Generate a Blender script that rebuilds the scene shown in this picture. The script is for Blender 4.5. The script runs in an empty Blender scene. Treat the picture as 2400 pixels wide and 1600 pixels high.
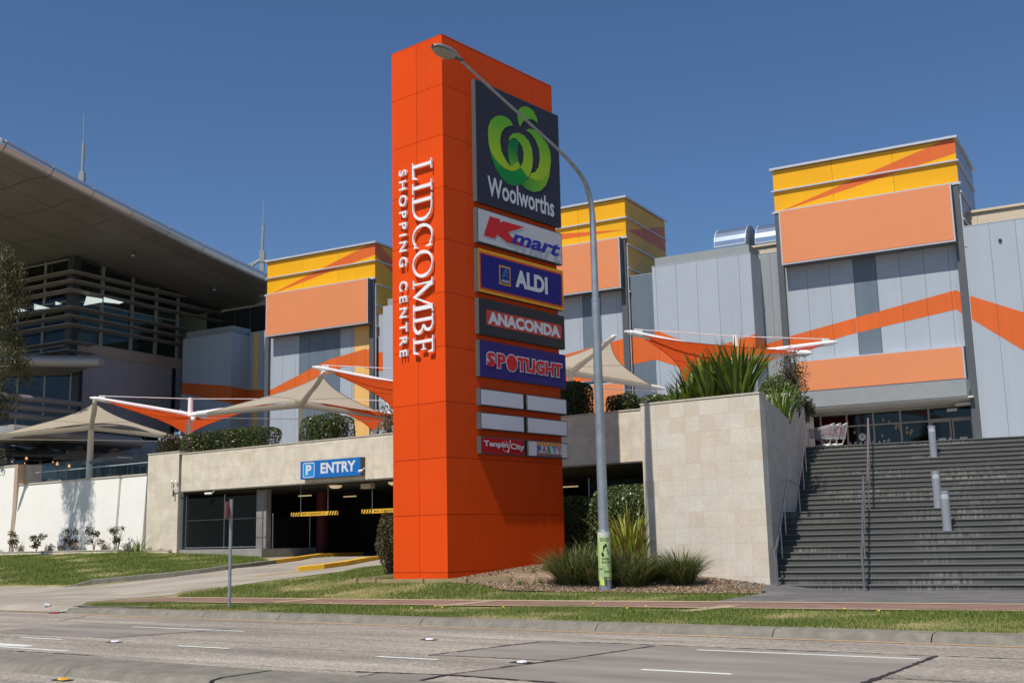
import bpy, math, random
import numpy as np
from mathutils import Matrix, Vector
R = math.radians
rnd = random.Random(7)
npr = np.random.default_rng(11)
scene = bpy.context.scene
COL = scene.collection

# ------------------------------------------------------------------ camera
EYE = 1.8
FPX = 2626.16
def cam_axes():
    p, r = R(9.93538), R(-1.25782)
    sp, cp = math.sin(p), math.cos(p)
    cr, sr = math.cos(r), math.sin(r)
    M0 = np.array([[1, 0, 0], [0, sp, -cp], [0, cp, sp]])
    return np.array([[cr, -sr, 0], [sr, cr, 0], [0, 0, 1]]) @ M0
CM = cam_axes()
cam_data = bpy.data.cameras.new('camera')
cam = bpy.data.objects.new('camera', cam_data)
COL.objects.link(cam)
cam_data.sensor_width = 36.0
cam_data.sensor_fit = 'HORIZONTAL'
cam_data.lens = FPX / 2400 * 36.0
cam_data.clip_end = 2000
m = Matrix(((CM[0][0], -CM[1][0], -CM[2][0], 0), (CM[0][1], -CM[1][1], -CM[2][1], 0), (CM[0][2], -CM[1][2], -CM[2][2], EYE), (0, 0, 0, 1)))
cam.matrix_world = m
scene.camera = cam

# ------------------------------------------------------------------ light
SUN_EL, SUN_AZ = 58.5, 212.0          # azimuth clockwise from the view's forward axis
world = bpy.data.worlds.new('World'); scene.world = world; world.use_nodes = True
wn = world.node_tree
bg = wn.nodes['Background']
sky = wn.nodes.new('ShaderNodeTexSky'); sky.sky_type = 'NISHITA'; sky.sun_disc = False
sky.sun_elevation = R(SUN_EL); sky.sun_rotation = R(SUN_AZ)
sky.altitude = 300; sky.air_density = 1.15; sky.dust_density = 0.3; sky.ozone_density = 4.0
tint = wn.nodes.new('ShaderNodeVectorMath'); tint.operation = 'MULTIPLY'; tint.inputs[1].default_value = (0.79, 0.97, 1.19)
wn.links.new(sky.outputs[0], tint.inputs[0]); wn.links.new(tint.outputs[0], bg.inputs[0]); bg.inputs[1].default_value = 0.068
sl = bpy.data.lights.new('sun', 'SUN'); sl.energy = 4.6; sl.angle = R(0.5); sl.color = (1.0, 0.95, 0.87)
so = bpy.data.objects.new('sun', sl); COL.objects.link(so)
sd = Vector((math.sin(R(SUN_AZ)) * math.cos(R(SUN_EL)), math.cos(R(SUN_AZ)) * math.cos(R(SUN_EL)), math.sin(R(SUN_EL))))
so.rotation_euler = sd.to_track_quat('Z', 'Y').to_euler(); so.location = (-20, -30, 60)
scene.view_settings.view_transform = 'Standard'
scene.view_settings.look = 'None'
scene.view_settings.exposure = 0.10
scene.view_settings.gamma = 1.0
scene.cycles.max_bounces = 6

# ------------------------------------------------------------------ frames and rays
class Frame:
    def __init__(s, a):
        s.a = R(a); s.u = np.array([math.cos(s.a), math.sin(s.a)]); s.v = np.array([-math.sin(s.a), math.cos(s.a)])
    def xy(s, u, v): return s.u * u + s.v * v
    def w(s, u, v, z): q = s.xy(u, v); return (float(q[0]), float(q[1]), float(z))
    def uv(s, x, y): q = np.array([x, y]); return float(q @ s.u), float(q @ s.v)
KF = Frame(-35.24)    # road
PF = Frame(-39.57)    # sign tower
BF = Frame(-29.46)    # shopping centre facades
SF = Frame(-36.34)    # stone wall of the podium
TF = Frame(-24.0)     # staircase
WF = Frame(0.0)
def ray(x, y):
    return CM.T @ np.array([x - 1200.0, y - 800.0, FPX])
def on_v(x, y, F, v):          # vertical plane v = const of a frame -> (u, z)
    d = ray(x, y); t = v / (d[:2] @ F.v); p = d * t
    return float(p[:2] @ F.u), float(p[2] + EYE)
def on_u(x, y, F, u):          # vertical plane u = const -> (v, z)
    d = ray(x, y); t = u / (d[:2] @ F.u); p = d * t
    return float(p[:2] @ F.v), float(p[2] + EYE)
def at(x, y, Y):               # point at depth Y
    d = ray(x, y); t = Y / d[1]; return (float(d[0] * t), float(Y), float(d[2] * t + EYE))

# ------------------------------------------------------------------ terrain heights (road frame)
TU = [-130, -70, -50, -40, -30, -25, -21, -17, -14, -11, 60]
TV = [-60, 19.2, 19.6, 24, 26.6, 30, 36, 80]
TZ = np.array([
 [0]*11, [0]*11,
 [.13]*11,
 [.2, .2, .2, .2, .2, .2, .2, .2, .2, .2, .2],
 [.4, .42, .45, .5, .52, .55, .6, .38, .26, .2, .2],
 [.75, .85, .9, .88, .85, .85, .85, .78, .55, .2, .2],
 [1.2, 1.4, 1.55, 1.12, 1.1, 1.1, 1.1, 1.1, .9, .2, .2],
 [1.2, 1.4, 1.55, 1.12, 1.1, 1.15, 1.1, 1.1, .9, .2, .2]])
def tz(x, y):
    u, v = KF.uv(x, y)
    i = int(np.clip(np.searchsorted(TU, u) - 1, 0, len(TU) - 2)); j = int(np.clip(np.searchsorted(TV, v) - 1, 0, len(TV) - 2))
    fu = min(max((u - TU[i]) / (TU[i + 1] - TU[i]), 0), 1); fv = min(max((v - TV[j]) / (TV[j + 1] - TV[j]), 0), 1)
    return float((TZ[j][i] * (1 - fu) + TZ[j][i + 1] * fu) * (1 - fv) + (TZ[j + 1][i] * (1 - fu) + TZ[j + 1][i + 1] * fu) * fv)
def G(x, y):                   # where a sight line meets the ground
    d = ray(x, y); d = d / math.hypot(d[0], d[1]); t = 8.0
    while t < 150:
        if d[2] * t + EYE < tz(d[0] * t, d[1] * t): break
        t += 0.05
    return (float(d[0] * t), float(d[1] * t), tz(d[0] * t, d[1] * t))

# ------------------------------------------------------------------ mesh building
class MB:
    def __init__(s): s.v = []; s.f = []; s.m = []
    def add(s, vs, fs, m=0):
        o = len(s.v); s.v.extend([tuple(map(float, q)) for q in vs]); s.f.extend([tuple(i + o for i in f) for f in fs]); s.m.extend([m] * len(fs)); return s
    def box(s, x0, x1, y0, y1, z0, z1, m=0):
        vs = [(x0, y0, z0), (x1, y0, z0), (x1, y1, z0), (x0, y1, z0), (x0, y0, z1), (x1, y0, z1), (x1, y1, z1), (x0, y1, z1)]
        return s.add(vs, [(3, 2, 1, 0), (4, 5, 6, 7), (0, 1, 5, 4), (1, 2, 6, 5), (2, 3, 7, 6), (3, 0, 4, 7)], m)
    def hexa(s, b, t, m=0):        # four bottom, four top points
        return s.add(list(b) + list(t), [(3, 2, 1, 0), (4, 5, 6, 7), (0, 1, 5, 4), (1, 2, 6, 5), (2, 3, 7, 6), (3, 0, 4, 7)], m)
    def prism(s, pts, d, m=0):     # polygon points (3d), extruded by vector d
        n = len(pts); q = [(p[0] + d[0], p[1] + d[1], p[2] + d[2]) for p in pts]
        fs = [tuple(range(n - 1, -1, -1)), tuple(range(n, 2 * n))] + [(i, (i + 1) % n, n + (i + 1) % n, n + i) for i in range(n)]
        return s.add(list(pts) + q, fs, m)
    def poly(s, pts, m=0): return s.add(pts, [tuple(range(len(pts)))], m)
    def tube(s, pts, r, n=8, m=0, caps=True):
        pts = [Vector(p) for p in pts]; rs = r if isinstance(r, (list, tuple)) else [r] * len(pts)
        vs = []; prev = None
        for i, p in enumerate(pts):
            t = (pts[min(i + 1, len(pts) - 1)] - pts[max(i - 1, 0)]).normalized()
            if prev is None:
                a = Vector((0, 0, 1)) if abs(t.z) < 0.9 else Vector((1, 0, 0))
                x = t.cross(a).normalized()
            else:
                x = (prev - t * prev.dot(t)).normalized()
            prev = x; y = t.cross(x)
            for k in range(n):
                c = 2 * math.pi * k / n
                vs.append(p + (x * math.cos(c) + y * math.sin(c)) * rs[i])
        fs = []
        for i in range(len(pts) - 1):
            for k in range(n):
                fs.append((i * n + k, i * n + (k + 1) % n, (i + 1) * n + (k + 1) % n, (i + 1) * n + k))
        if caps:
            fs.append(tuple(range(n - 1, -1, -1))); fs.append(tuple(range((len(pts) - 1) * n, len(pts) * n)))
        return s.add(vs, fs, m)
    def lathe(s, prof, c=(0, 0, 0), n=16, m=0):    # profile of (r, z)
        vs = []
        for r, z in prof:
            for k in range(n):
                a = 2 * math.pi * k / n; vs.append((c[0] + r * math.cos(a), c[1] + r * math.sin(a), c[2] + z))
        fs = []
        for i in range(len(prof) - 1):
            for k in range(n):
                fs.append((i * n + k, i * n + (k + 1) % n, (i + 1) * n + (k + 1) % n, (i + 1) * n + k))
        fs.append(tuple(range(n - 1, -1, -1))); fs.append(tuple(range((len(prof) - 1) * n, len(prof) * n)))
        return s.add(vs, fs, m)
    def merge(s, vs, fs, m=0): return s.add(vs, fs, m)

def props(o, label=None, cat=None, group=None, kind=None):
    if label: o['label'] = label
    if cat: o['category'] = cat
    if group: o['group'] = group
    if kind: o['kind'] = kind
    return o
GS = 1.0      # scale factor about the camera eye point (set while the glass building is built)
def gsc(p):
    return (p[0] * GS, p[1] * GS, p[2] if p[2] <= 4.97 else EYE + (p[2] - EYE) * GS) if GS != 1.0 else p
def thing(name, label, cat, F, base, group=None):
    base = gsc(base)
    o = bpy.data.objects.new(name, None); COL.objects.link(o)
    o.location = F.w(*base); o.rotation_euler = (0, 0, F.a); o.empty_display_size = 0.3
    o['_b'] = list(map(float, base))
    return props(o, label, cat, group)
def base_of(p):
    while p is not None:
        if '_b' in p: return p['_b']
        p = p.parent
    return [0, 0, 0]
def part(name, mb, mats, parent, smooth=False, label=None):
    b = base_of(parent)
    me = bpy.data.meshes.new(name)
    me.from_pydata([(x - b[0], y - b[1], z - b[2]) for x, y, z in (map(gsc, mb.v) if GS != 1.0 else mb.v)], [], mb.f)
    if not isinstance(mats, (list, tuple)): mats = [mats]
    for q in mats: me.materials.append(q)
    if len(mats) > 1: me.polygons.foreach_set('material_index', mb.m)
    if smooth: me.shade_smooth() if hasattr(me, 'shade_smooth') else None
    me.update()
    o = bpy.data.objects.new(name, me); COL.objects.link(o); o.parent = parent
    if label: o['label'] = label
    return o
def solo(name, mb, mats, label=None, cat=None, F=WF, base=(0, 0, 0), group=None, kind=None, smooth=False):
    me = bpy.data.meshes.new(name)
    me.from_pydata([(x - base[0], y - base[1], z - base[2]) for x, y, z in mb.v], [], mb.f)
    if not isinstance(mats, (list, tuple)): mats = [mats]
    for q in mats: me.materials.append(q)
    if len(mats) > 1: me.polygons.foreach_set('material_index', mb.m)
    if smooth: me.shade_smooth()
    me.update()
    o = bpy.data.objects.new(name, me); COL.objects.link(o)
    o.location = F.w(*base); o.rotation_euler = (0, 0, F.a)
    return props(o, label, cat, group, kind)
def np_mesh(name, V, nper, mat, parent=None, base=(0, 0, 0)):
    """V: (n, nper, 3) polygons of equal size"""
    V = np.asarray(V, dtype=np.float32); n = V.shape[0]
    co = V.reshape(-1, 3) - np.array(base, dtype=np.float32)
    me = bpy.data.meshes.new(name)
    me.vertices.add(n * nper); me.vertices.foreach_set('co', co.ravel())
    me.loops.add(n * nper); me.loops.foreach_set('vertex_index', np.arange(n * nper, dtype=np.int32))
    me.polygons.add(n); me.polygons.foreach_set('loop_start', np.arange(0, n * nper, nper, dtype=np.int32))
    me.materials.append(mat); me.update(calc_edges=True); me.validate()
    o = bpy.data.objects.new(name, me); COL.objects.link(o); o.parent = parent
    return o
def copy_tree(o, parent=None):
    c = o.copy(); COL.objects.link(c); c.parent = parent
    for ch in [q for q in bpy.data.objects if q.parent == o]: copy_tree(ch, c)
    return c

# text -> flat polygons in (x, y), fitted to a box
def glyphs(body, w, h, bold=0.0, shear=0.0, space=1.0, word=1.0, extrude=0.0):
    cu = bpy.data.curves.new('t', 'FONT'); cu.body = body; cu.size = 1; cu.offset = bold; cu.shear = shear
    cu.space_character = space; cu.space_word = word; cu.extrude = extrude; cu.resolution_u = 3
    ob = bpy.data.objects.new('t', cu); COL.objects.link(ob)
    dg = bpy.context.evaluated_depsgraph_get(); me = bpy.data.meshes.new_from_object(ob.evaluated_get(dg))
    V = np.array([v.co[:] for v in me.vertices]); Fc = [tuple(p.vertices) for p in me.polygons]
    bpy.data.objects.remove(ob); bpy.data.curves.remove(cu); bpy.data.meshes.remove(me)
    mn, mx = V[:, :2].min(0), V[:, :2].max(0)
    V[:, 0] = (V[:, 0] - mn[0]) / (mx[0] - mn[0]) * w; V[:, 1] = (V[:, 1] - mn[1]) / (mx[1] - mn[1]) * h
    return V, Fc

# ------------------------------------------------------------------ materials
def new_mat(name):
    mt = bpy.data.materials.new(name); mt.use_nodes = True
    nt = mt.node_tree; b = nt.nodes['Principled BSDF']; return mt, nt, b
def N(nt, t, **k):
    n = nt.nodes.new(t)
    for a, v in k.items(): setattr(n, a, v)
    return n
def mat(name, col, rough=0.6, metal=0.0, spec=0.5, var=0.06, scale=3.0, stretch=(1, 1, 1), fine=0.0, bump=0.0, streak=0.0, emit=None, es=1.0, coat=0.0, isl=0.0):
    mt, nt, b = new_mat(name)
    b.inputs['Roughness'].default_value = rough; b.inputs['Metallic'].default_value = metal
    b.inputs['Specular IOR Level'].default_value = spec
    if coat: b.inputs['Coat Weight'].default_value = coat; b.inputs['Coat Roughness'].default_value = 0.12
    tc = N(nt, 'ShaderNodeTexCoord'); mp = N(nt, 'ShaderNodeMapping'); mp.inputs['Scale'].default_value = stretch
    nt.links.new(tc.outputs['Object'], mp.inputs[0])
    no = N(nt, 'ShaderNodeTexNoise'); no.inputs['Scale'].default_value = scale; no.inputs['Detail'].default_value = 6; no.inputs['Roughness'].default_value = 0.65
    nt.links.new(mp.outputs[0], no.inputs[0])
    r = N(nt, 'ShaderNodeMapRange'); r.inputs[1].default_value = 0.3; r.inputs[2].default_value = 0.7; r.inputs[3].default_value = 1 - var; r.inputs[4].default_value = 1 + var
    nt.links.new(no.outputs[0], r.inputs[0])
    fac = r.outputs[0]
    def mul(a, bb):
        x = N(nt, 'ShaderNodeMath', operation='MULTIPLY'); nt.links.new(a, x.inputs[0]); nt.links.new(bb, x.inputs[1]); return x.outputs[0]
    if streak:
        m2 = N(nt, 'ShaderNodeMapping'); m2.inputs['Scale'].default_value = (6, 6, 0.25); nt.links.new(tc.outputs['Object'], m2.inputs[0])
        n2 = N(nt, 'ShaderNodeTexNoise'); n2.inputs['Scale'].default_value = 1.0; n2.inputs['Detail'].default_value = 5; nt.links.new(m2.outputs[0], n2.inputs[0])
        r2 = N(nt, 'ShaderNodeMapRange'); r2.inputs[1].default_value = 0.35; r2.inputs[2].default_value = 0.65; r2.inputs[3].default_value = 1 - streak; r2.inputs[4].default_value = 1
        nt.links.new(n2.outputs[0], r2.inputs[0]); fac = mul(fac, r2.outputs[0])
    if isl:
        gg = N(nt, 'ShaderNodeNewGeometry'); r5 = N(nt, 'ShaderNodeMapRange'); r5.inputs[3].default_value = 1 - isl; r5.inputs[4].default_value = 1 + isl
        nt.links.new(gg.outputs['Random Per Island'], r5.inputs[0]); fac = mul(fac, r5.outputs[0])
    if fine:
        n3 = N(nt, 'ShaderNodeTexNoise'); n3.inputs['Scale'].default_value = 60; n3.inputs['Detail'].default_value = 3; nt.links.new(tc.outputs['Object'], n3.inputs[0])
        r3 = N(nt, 'ShaderNodeMapRange'); r3.inputs[1].default_value = 0.3; r3.inputs[2].default_value = 0.7; r3.inputs[3].default_value = 1 - fine; r3.inputs[4].default_value = 1 + fine
        nt.links.new(n3.outputs[0], r3.inputs[0]); fac = mul(fac, r3.outputs[0])
    mx = N(nt, 'ShaderNodeVectorMath', operation='SCALE'); mx.inputs[0].default_value = col[:3]
    nt.links.new(fac, mx.inputs['Scale']); nt.links.new(mx.outputs[0], b.inputs['Base Color'])
    if bump:
        bp = N(nt, 'ShaderNodeBump'); bp.inputs['Strength'].default_value = bump; bp.inputs['Distance'].default_value = 0.02
        nt.links.new(no.outputs[0], bp.inputs['Height']); nt.links.new(bp.outputs[0], b.inputs['Normal'])
    if emit:
        b.inputs['Emission Color'].default_value = (*emit, 1); b.inputs['Emission Strength'].default_value = es
    return mt
def ramp_mat(name, stops, rough=0.85, scale=1.0, stretch=(1, 1, 1), fine=0.15, fscale=80, bump=0.3, extra=None):
    mt, nt, b = new_mat(name); b.inputs['Roughness'].default_value = rough; b.inputs['Specular IOR Level'].default_value = 0.25
    tc = N(nt, 'ShaderNodeTexCoord'); mp = N(nt, 'ShaderNodeMapping'); mp.inputs['Scale'].default_value = stretch
    nt.links.new(tc.outputs['Object'], mp.inputs[0])
    no = N(nt, 'ShaderNodeTexNoise'); no.inputs['Scale'].default_value = scale; no.inputs['Detail'].default_value = 8; no.inputs['Roughness'].default_value = 0.6
    nt.links.new(mp.outputs[0], no.inputs[0])
    cr = N(nt, 'ShaderNodeValToRGB'); el = cr.color_ramp.elements
    while len(el) < len(stops): el.new(0.5)
    for e, (p, c) in zip(el, stops): e.position = p; e.color = (*c, 1)
    nt.links.new(no.outputs[0], cr.inputs[0])
    n3 = N(nt, 'ShaderNodeTexNoise'); n3.inputs['Scale'].default_value = fscale; n3.inputs['Detail'].default_value = 2; nt.links.new(tc.outputs['Object'], n3.inputs[0])
    r3 = N(nt, 'ShaderNodeMapRange'); r3.inputs[1].default_value = 0.3; r3.inputs[2].default_value = 0.7; r3.inputs[3].default_value = 1 - fine; r3.inputs[4].default_value = 1 + fine
    nt.links.new(n3.outputs[0], r3.inputs[0])
    mx = N(nt, 'ShaderNodeVectorMath', operation='SCALE'); nt.links.new(cr.outputs[0], mx.inputs[0]); nt.links.new(r3.outputs[0], mx.inputs['Scale'])
    nt.links.new(mx.outputs[0], b.inputs['Base Color'])
    if bump:
        bp = N(nt, 'ShaderNodeBump'); bp.inputs['Strength'].default_value = bump; bp.inputs['Distance'].default_value = 0.01
        nt.links.new(n3.outputs[0], bp.inputs['Height']); nt.links.new(bp.outputs[0], b.inputs['Normal'])
    return mt
def tile_mat(name, cols, mortar, tw, th, axes='XZ', off=0.5, msize=0.006, rough=0.75, stain=0.12, fine=0.1, offset=(0, 0, 0)):
    """stone slabs: brick texture in the object's own axes, each slab its own tone"""
    mt, nt, b = new_mat(name); b.inputs['Roughness'].default_value = rough; b.inputs['Specular IOR Level'].default_value = 0.3
    tc = N(nt, 'ShaderNodeTexCoord'); sp = N(nt, 'ShaderNodeSeparateXYZ'); nt.links.new(tc.outputs['Object'], sp.inputs[0])
    cb = N(nt, 'ShaderNodeCombineXYZ'); nt.links.new(sp.outputs[axes[0]], cb.inputs[0]); nt.links.new(sp.outputs[axes[1]], cb.inputs[1])
    ad = N(nt, 'ShaderNodeVectorMath', operation='ADD'); ad.inputs[1].default_value = offset; nt.links.new(cb.outputs[0], ad.inputs[0])
    br = N(nt, 'ShaderNodeTexBrick'); br.offset = off; br.inputs['Scale'].default_value = 1
    br.inputs['Brick Width'].default_value = tw; br.inputs['Row Height'].default_value = th; br.inputs['Mortar Size'].default_value = msize; br.inputs['Mortar Smooth'].default_value = 0.1
    br.inputs['Color1'].default_value = (0, 0, 0, 1); br.inputs['Color2'].default_value = (1, 1, 1, 1); br.inputs['Mortar'].default_value = (0.5, 0.5, 0.5, 1)
    nt.links.new(ad.outputs[0], br.inputs[0])
    cr = N(nt, 'ShaderNodeValToRGB'); el = cr.color_ramp.elements
    while len(el) < len(cols): el.new(0.5)
    for i, (e, c) in enumerate(zip(el, cols)): e.position = i / (len(cols) - 1); e.color = (*c, 1)
    nt.links.new(br.outputs['Color'], cr.inputs[0])
    mxm = N(nt, 'ShaderNodeMix', data_type='RGBA'); nt.links.new(br.outputs['Fac'], mxm.inputs['Factor']); nt.links.new(cr.outputs[0], mxm.inputs['A']); mxm.inputs['B'].default_value = (*mortar, 1)
    n2 = N(nt, 'ShaderNodeTexNoise'); n2.inputs['Scale'].default_value = 1.3; n2.inputs['Detail'].default_value = 8; n2.inputs['Distortion'].default_value = 1.2; nt.links.new(tc.outputs['Object'], n2.inputs[0])
    r2 = N(nt, 'ShaderNodeMapRange'); r2.inputs[1].default_value = 0.3; r2.inputs[2].default_value = 0.7; r2.inputs[3].default_value = 1 - stain; r2.inputs[4].default_value = 1 + stain * 0.5
    nt.links.new(n2.outputs[0], r2.inputs[0])
    n3 = N(nt, 'ShaderNodeTexNoise'); n3.inputs['Scale'].default_value = 35; n3.inputs['Detail'].default_value = 4; nt.links.new(tc.outputs['Object'], n3.inputs[0])
    r3 = N(nt, 'ShaderNodeMapRange'); r3.inputs[1].default_value = 0.3; r3.inputs[2].default_value = 0.7; r3.inputs[3].default_value = 1 - fine; r3.inputs[4].default_value = 1 + fine
    nt.links.new(n3.outputs[0], r3.inputs[0])
    mm = N(nt, 'ShaderNodeMath', operation='MULTIPLY'); nt.links.new(r2.outputs[0], mm.inputs[0]); nt.links.new(r3.outputs[0], mm.inputs[1])
    mx = N(nt, 'ShaderNodeVectorMath', operation='SCALE'); nt.links.new(mxm.outputs['Result'], mx.inputs[0]); nt.links.new(mm.outputs[0], mx.inputs['Scale'])
    nt.links.new(mx.outputs[0], b.inputs['Base Color'])
    return mt
def leaf_mat(name, cols, rough=0.5, trans=0.25):
    mt, nt, b = new_mat(name)
    g = N(nt, 'ShaderNodeNewGeometry'); cr = N(nt, 'ShaderNodeValToRGB'); el = cr.color_ramp.elements
    while len(el) < len(cols): el.new(0.5)
    for i, (e, c) in enumerate(zip(el, cols)): e.position = i / (len(cols) - 1); e.color = (*c, 1)
    nt.links.new(g.outputs['Random Per Island'], cr.inputs[0])
    nt.links.new(cr.outputs[0], b.inputs['Base Color']); b.inputs['Roughness'].default_value = rough; b.inputs['Specular IOR Level'].default_value = 0.35
    tr = N(nt, 'ShaderNodeBsdfTranslucent'); nt.links.new(cr.outputs[0], tr.inputs[0])
    mx = N(nt, 'ShaderNodeMixShader'); mx.inputs[0].default_value = trans
    nt.links.new(b.outputs[0], mx.inputs[1]); nt.links.new(tr.outputs[0], mx.inputs[2]); nt.links.new(mx.outputs[0], nt.nodes['Material Output'].inputs[0])
    return mt
def glass_mat(name, tint=(0.25, 0.3, 0.33), refl=0.25, rough=0.03, ior=1.5):
    mt, nt, b = new_mat(name); nt.nodes.remove(b)
    tr = N(nt, 'ShaderNodeBsdfTransparent'); tr.inputs[0].default_value = (*tint, 1)
    gl = N(nt, 'ShaderNodeBsdfGlossy'); gl.inputs['Roughness'].default_value = rough; gl.inputs[0].default_value = (0.9, 0.95, 1, 1)
    fr = N(nt, 'ShaderNodeFresnel'); fr.inputs[0].default_value = ior
    ma = N(nt, 'ShaderNodeMath', operation='MULTIPLY_ADD'); ma.inputs[1].default_value = 1.0; ma.inputs[2].default_value = refl; ma.use_clamp = True
    nt.links.new(fr.outputs[0], ma.inputs[0])
    mx = N(nt, 'ShaderNodeMixShader'); nt.links.new(ma.outputs[0], mx.inputs[0]); nt.links.new(tr.outputs[0], mx.inputs[1]); nt.links.new(gl.outputs[0], mx.inputs[2])
    nt.links.new(mx.outputs[0], nt.nodes['Material Output'].inputs[0]); return mt

M = {}
M['orange'] = mat('pylon_orange', (0.73, 0.072, 0.007), 0.5, var=0.04, scale=0.6, spec=0.1, streak=0.02, isl=0.045)
M['dark_gap'] = mat('dark_gap', (0.03, 0.012, 0.01), 0.9)
M['white_letter'] = mat('white_letter', (0.82, 0.82, 0.84), 0.4, var=0.02)
M['sign_frame'] = mat('sign_frame_grey', (0.07, 0.077, 0.08), 0.6, var=0.08)
M['sign_dark'] = mat('sign_dark', (0.012, 0.012, 0.014), 0.5)
M['pale_print'] = mat('pale_print', (0.62, 0.63, 0.66), 0.45, var=0.02)
M['lightbox'] = mat('blank_lightbox', (0.58, 0.58, 0.64), 0.25, var=0.04, scale=1.2)
M['blue_grey'] = mat('pale_blue_grey_panel', (0.375, 0.42, 0.47), 0.42, var=0.03, scale=0.8, streak=0.035, isl=0.03)
M['blue_grey2'] = mat('grey_panel', (0.30, 0.325, 0.345), 0.45, var=0.035, scale=0.8, streak=0.10, isl=.04)
M['slate'] = mat('slate_panel', (0.135, 0.175, 0.215), 0.4, var=0.06, scale=1.0, streak=0.08)
M['band'] = mat('orange_band', (0.68, 0.125, 0.014), 0.42, var=0.03, scale=0.8, streak=.06, isl=.06)
M['peach'] = mat('peach_board', (0.70, 0.245, 0.098), 0.5, var=0.03, scale=0.5)
M['yellow'] = mat('yellow_cladding', (0.80, 0.395, 0.008), 0.35, var=0.04, scale=0.6, spec=.3, streak=.015, isl=.04)
M['lemon'] = mat('pale_yellow_panel', (0.80, 0.47, 0.15), 0.45, var=0.02)
M['trim'] = mat('pale_metal_trim', (0.55, 0.57, 0.60), 0.4, metal=0.3, var=0.04)
M['pier'] = mat('pier_grey', (0.085, 0.095, 0.105), 0.5, var=0.08)
M['cream'] = mat('cream_parapet', (0.60, 0.50, 0.36), 0.6, var=0.03)
M['cap'] = mat('grey_capping', (0.27, 0.29, 0.29), 0.5, var=0.05)
M['duct'] = mat('galvanised_duct', (0.62, 0.70, 0.74), 0.22, metal=0.9, var=0.12, scale=2.5)
M['white_paint'] = mat('white_rendered_wall', (0.80, 0.785, 0.73), 0.85, var=0.04, scale=0.6, streak=0.012, fine=0.02)
M['stone'] = tile_mat('sandstone_slabs', [(0.66, 0.565, 0.42), (0.64, 0.58, 0.47), (0.69, 0.61, 0.48), (0.62, 0.55, 0.445), (0.67, 0.595, 0.49)], (0.46, 0.40, 0.31), 0.62, 0.62, off=0.0, msize=0.005, stain=0.16)
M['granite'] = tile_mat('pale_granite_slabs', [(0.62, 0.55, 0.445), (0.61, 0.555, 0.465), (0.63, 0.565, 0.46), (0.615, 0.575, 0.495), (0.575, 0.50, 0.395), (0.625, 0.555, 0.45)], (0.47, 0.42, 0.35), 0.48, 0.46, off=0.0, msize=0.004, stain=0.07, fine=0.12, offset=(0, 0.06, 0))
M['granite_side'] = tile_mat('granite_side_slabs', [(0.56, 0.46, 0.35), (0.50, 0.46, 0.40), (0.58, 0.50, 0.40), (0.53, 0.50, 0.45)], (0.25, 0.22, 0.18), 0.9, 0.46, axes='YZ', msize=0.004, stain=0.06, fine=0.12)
M['coping'] = mat('stone_coping', (0.50, 0.44, 0.36), 0.7, var=0.08, scale=4)
M['concrete'] = mat('concrete', (0.30, 0.285, 0.26), 0.85, var=0.14, scale=1.6, fine=0.08, streak=0.1)
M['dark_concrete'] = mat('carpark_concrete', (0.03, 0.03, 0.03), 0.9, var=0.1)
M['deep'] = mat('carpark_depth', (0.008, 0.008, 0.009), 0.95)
M['galv'] = mat('galvanised_steel', (0.36, 0.40, 0.43), 0.45, metal=0.6, var=0.16, scale=3, streak=0.15)
M['stainless'] = mat('stainless_rail', (0.42, 0.40, 0.40), 0.3, metal=0.85, var=0.05)
M['white_steel'] = mat('white_painted_steel', (0.80, 0.78, 0.77), 0.35, var=0.02)
M['cream_steel'] = mat('offwhite_painted_steel', (0.62, 0.61, 0.58), 0.4, var=0.02)
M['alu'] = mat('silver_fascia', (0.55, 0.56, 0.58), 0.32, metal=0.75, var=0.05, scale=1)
M['soffit'] = mat('grey_soffit_panel', (0.165, 0.16, 0.15), 0.42, var=0.05, scale=0.4)
M['louvre'] = mat('bronze_louvre', (0.24, 0.215, 0.20), 0.45, var=0.05)
M['dark_frame'] = mat('dark_frame', (0.03, 0.035, 0.04), 0.5)
M['mullion'] = mat('grey_mullion', (0.30, 0.29, 0.27), 0.5, var=0.05)
M['purple_panel'] = mat('mauve_grey_panel', (0.40, 0.345, 0.345), 0.35, var=0.05, scale=0.4)
M['brown_panel'] = mat('tan_fascia_panel', (0.45, 0.33, 0.25), 0.4, var=0.04)
M['black_cloth'] = mat('black_canvas', (0.075, 0.075, 0.08), 0.8, var=0.1)
M['room'] = mat('dim_interior', (0.05, 0.045, 0.04), 0.9)
M['room_olive'] = mat('olive_interior', (0.50, 0.50, 0.38), 0.9)
M['room_light'] = mat('pale_interior', (0.55, 0.53, 0.42), 0.9)
M['lamp'] = mat('lit_bulb', (.8, 0.55, 0.25), 0.5, emit=(1.0, 0.5, 0.17), es=.9)
M['tube_lamp'] = mat('lit_tube', (1, 0.9, 0.6), 0.5, emit=(1.0, 0.75, 0.42), es=.38)
M['glass'] = glass_mat('dark_glass', (0.30, 0.34, 0.36), 0.0)
M['glass_hi'] = glass_mat('upper_glass', (0.55, 0.60, 0.55), 0.0, ior=1.35)
M['window_glow'] = mat('window_glow_patch', (.8, .85, .8), .6, emit=(.85, .95, .9), es=.55)  # emissive stand-in for bright daylight patches behind the upper glass
M['balustrade'] = glass_mat('clear_balustrade', (0.95, 0.97, 0.96), 0.0, ior=1.12)
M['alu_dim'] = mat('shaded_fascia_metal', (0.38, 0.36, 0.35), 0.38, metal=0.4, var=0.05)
M['road'] = None
M['basalt'] = mat('basalt_paver', (0.105, 0.105, 0.105), 0.75, var=0.12, scale=2, fine=0.12)
M['nosing'] = mat('basalt_tread', (0.130, 0.130, 0.122), 0.7, var=0.1, scale=3, fine=0.1)
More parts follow.
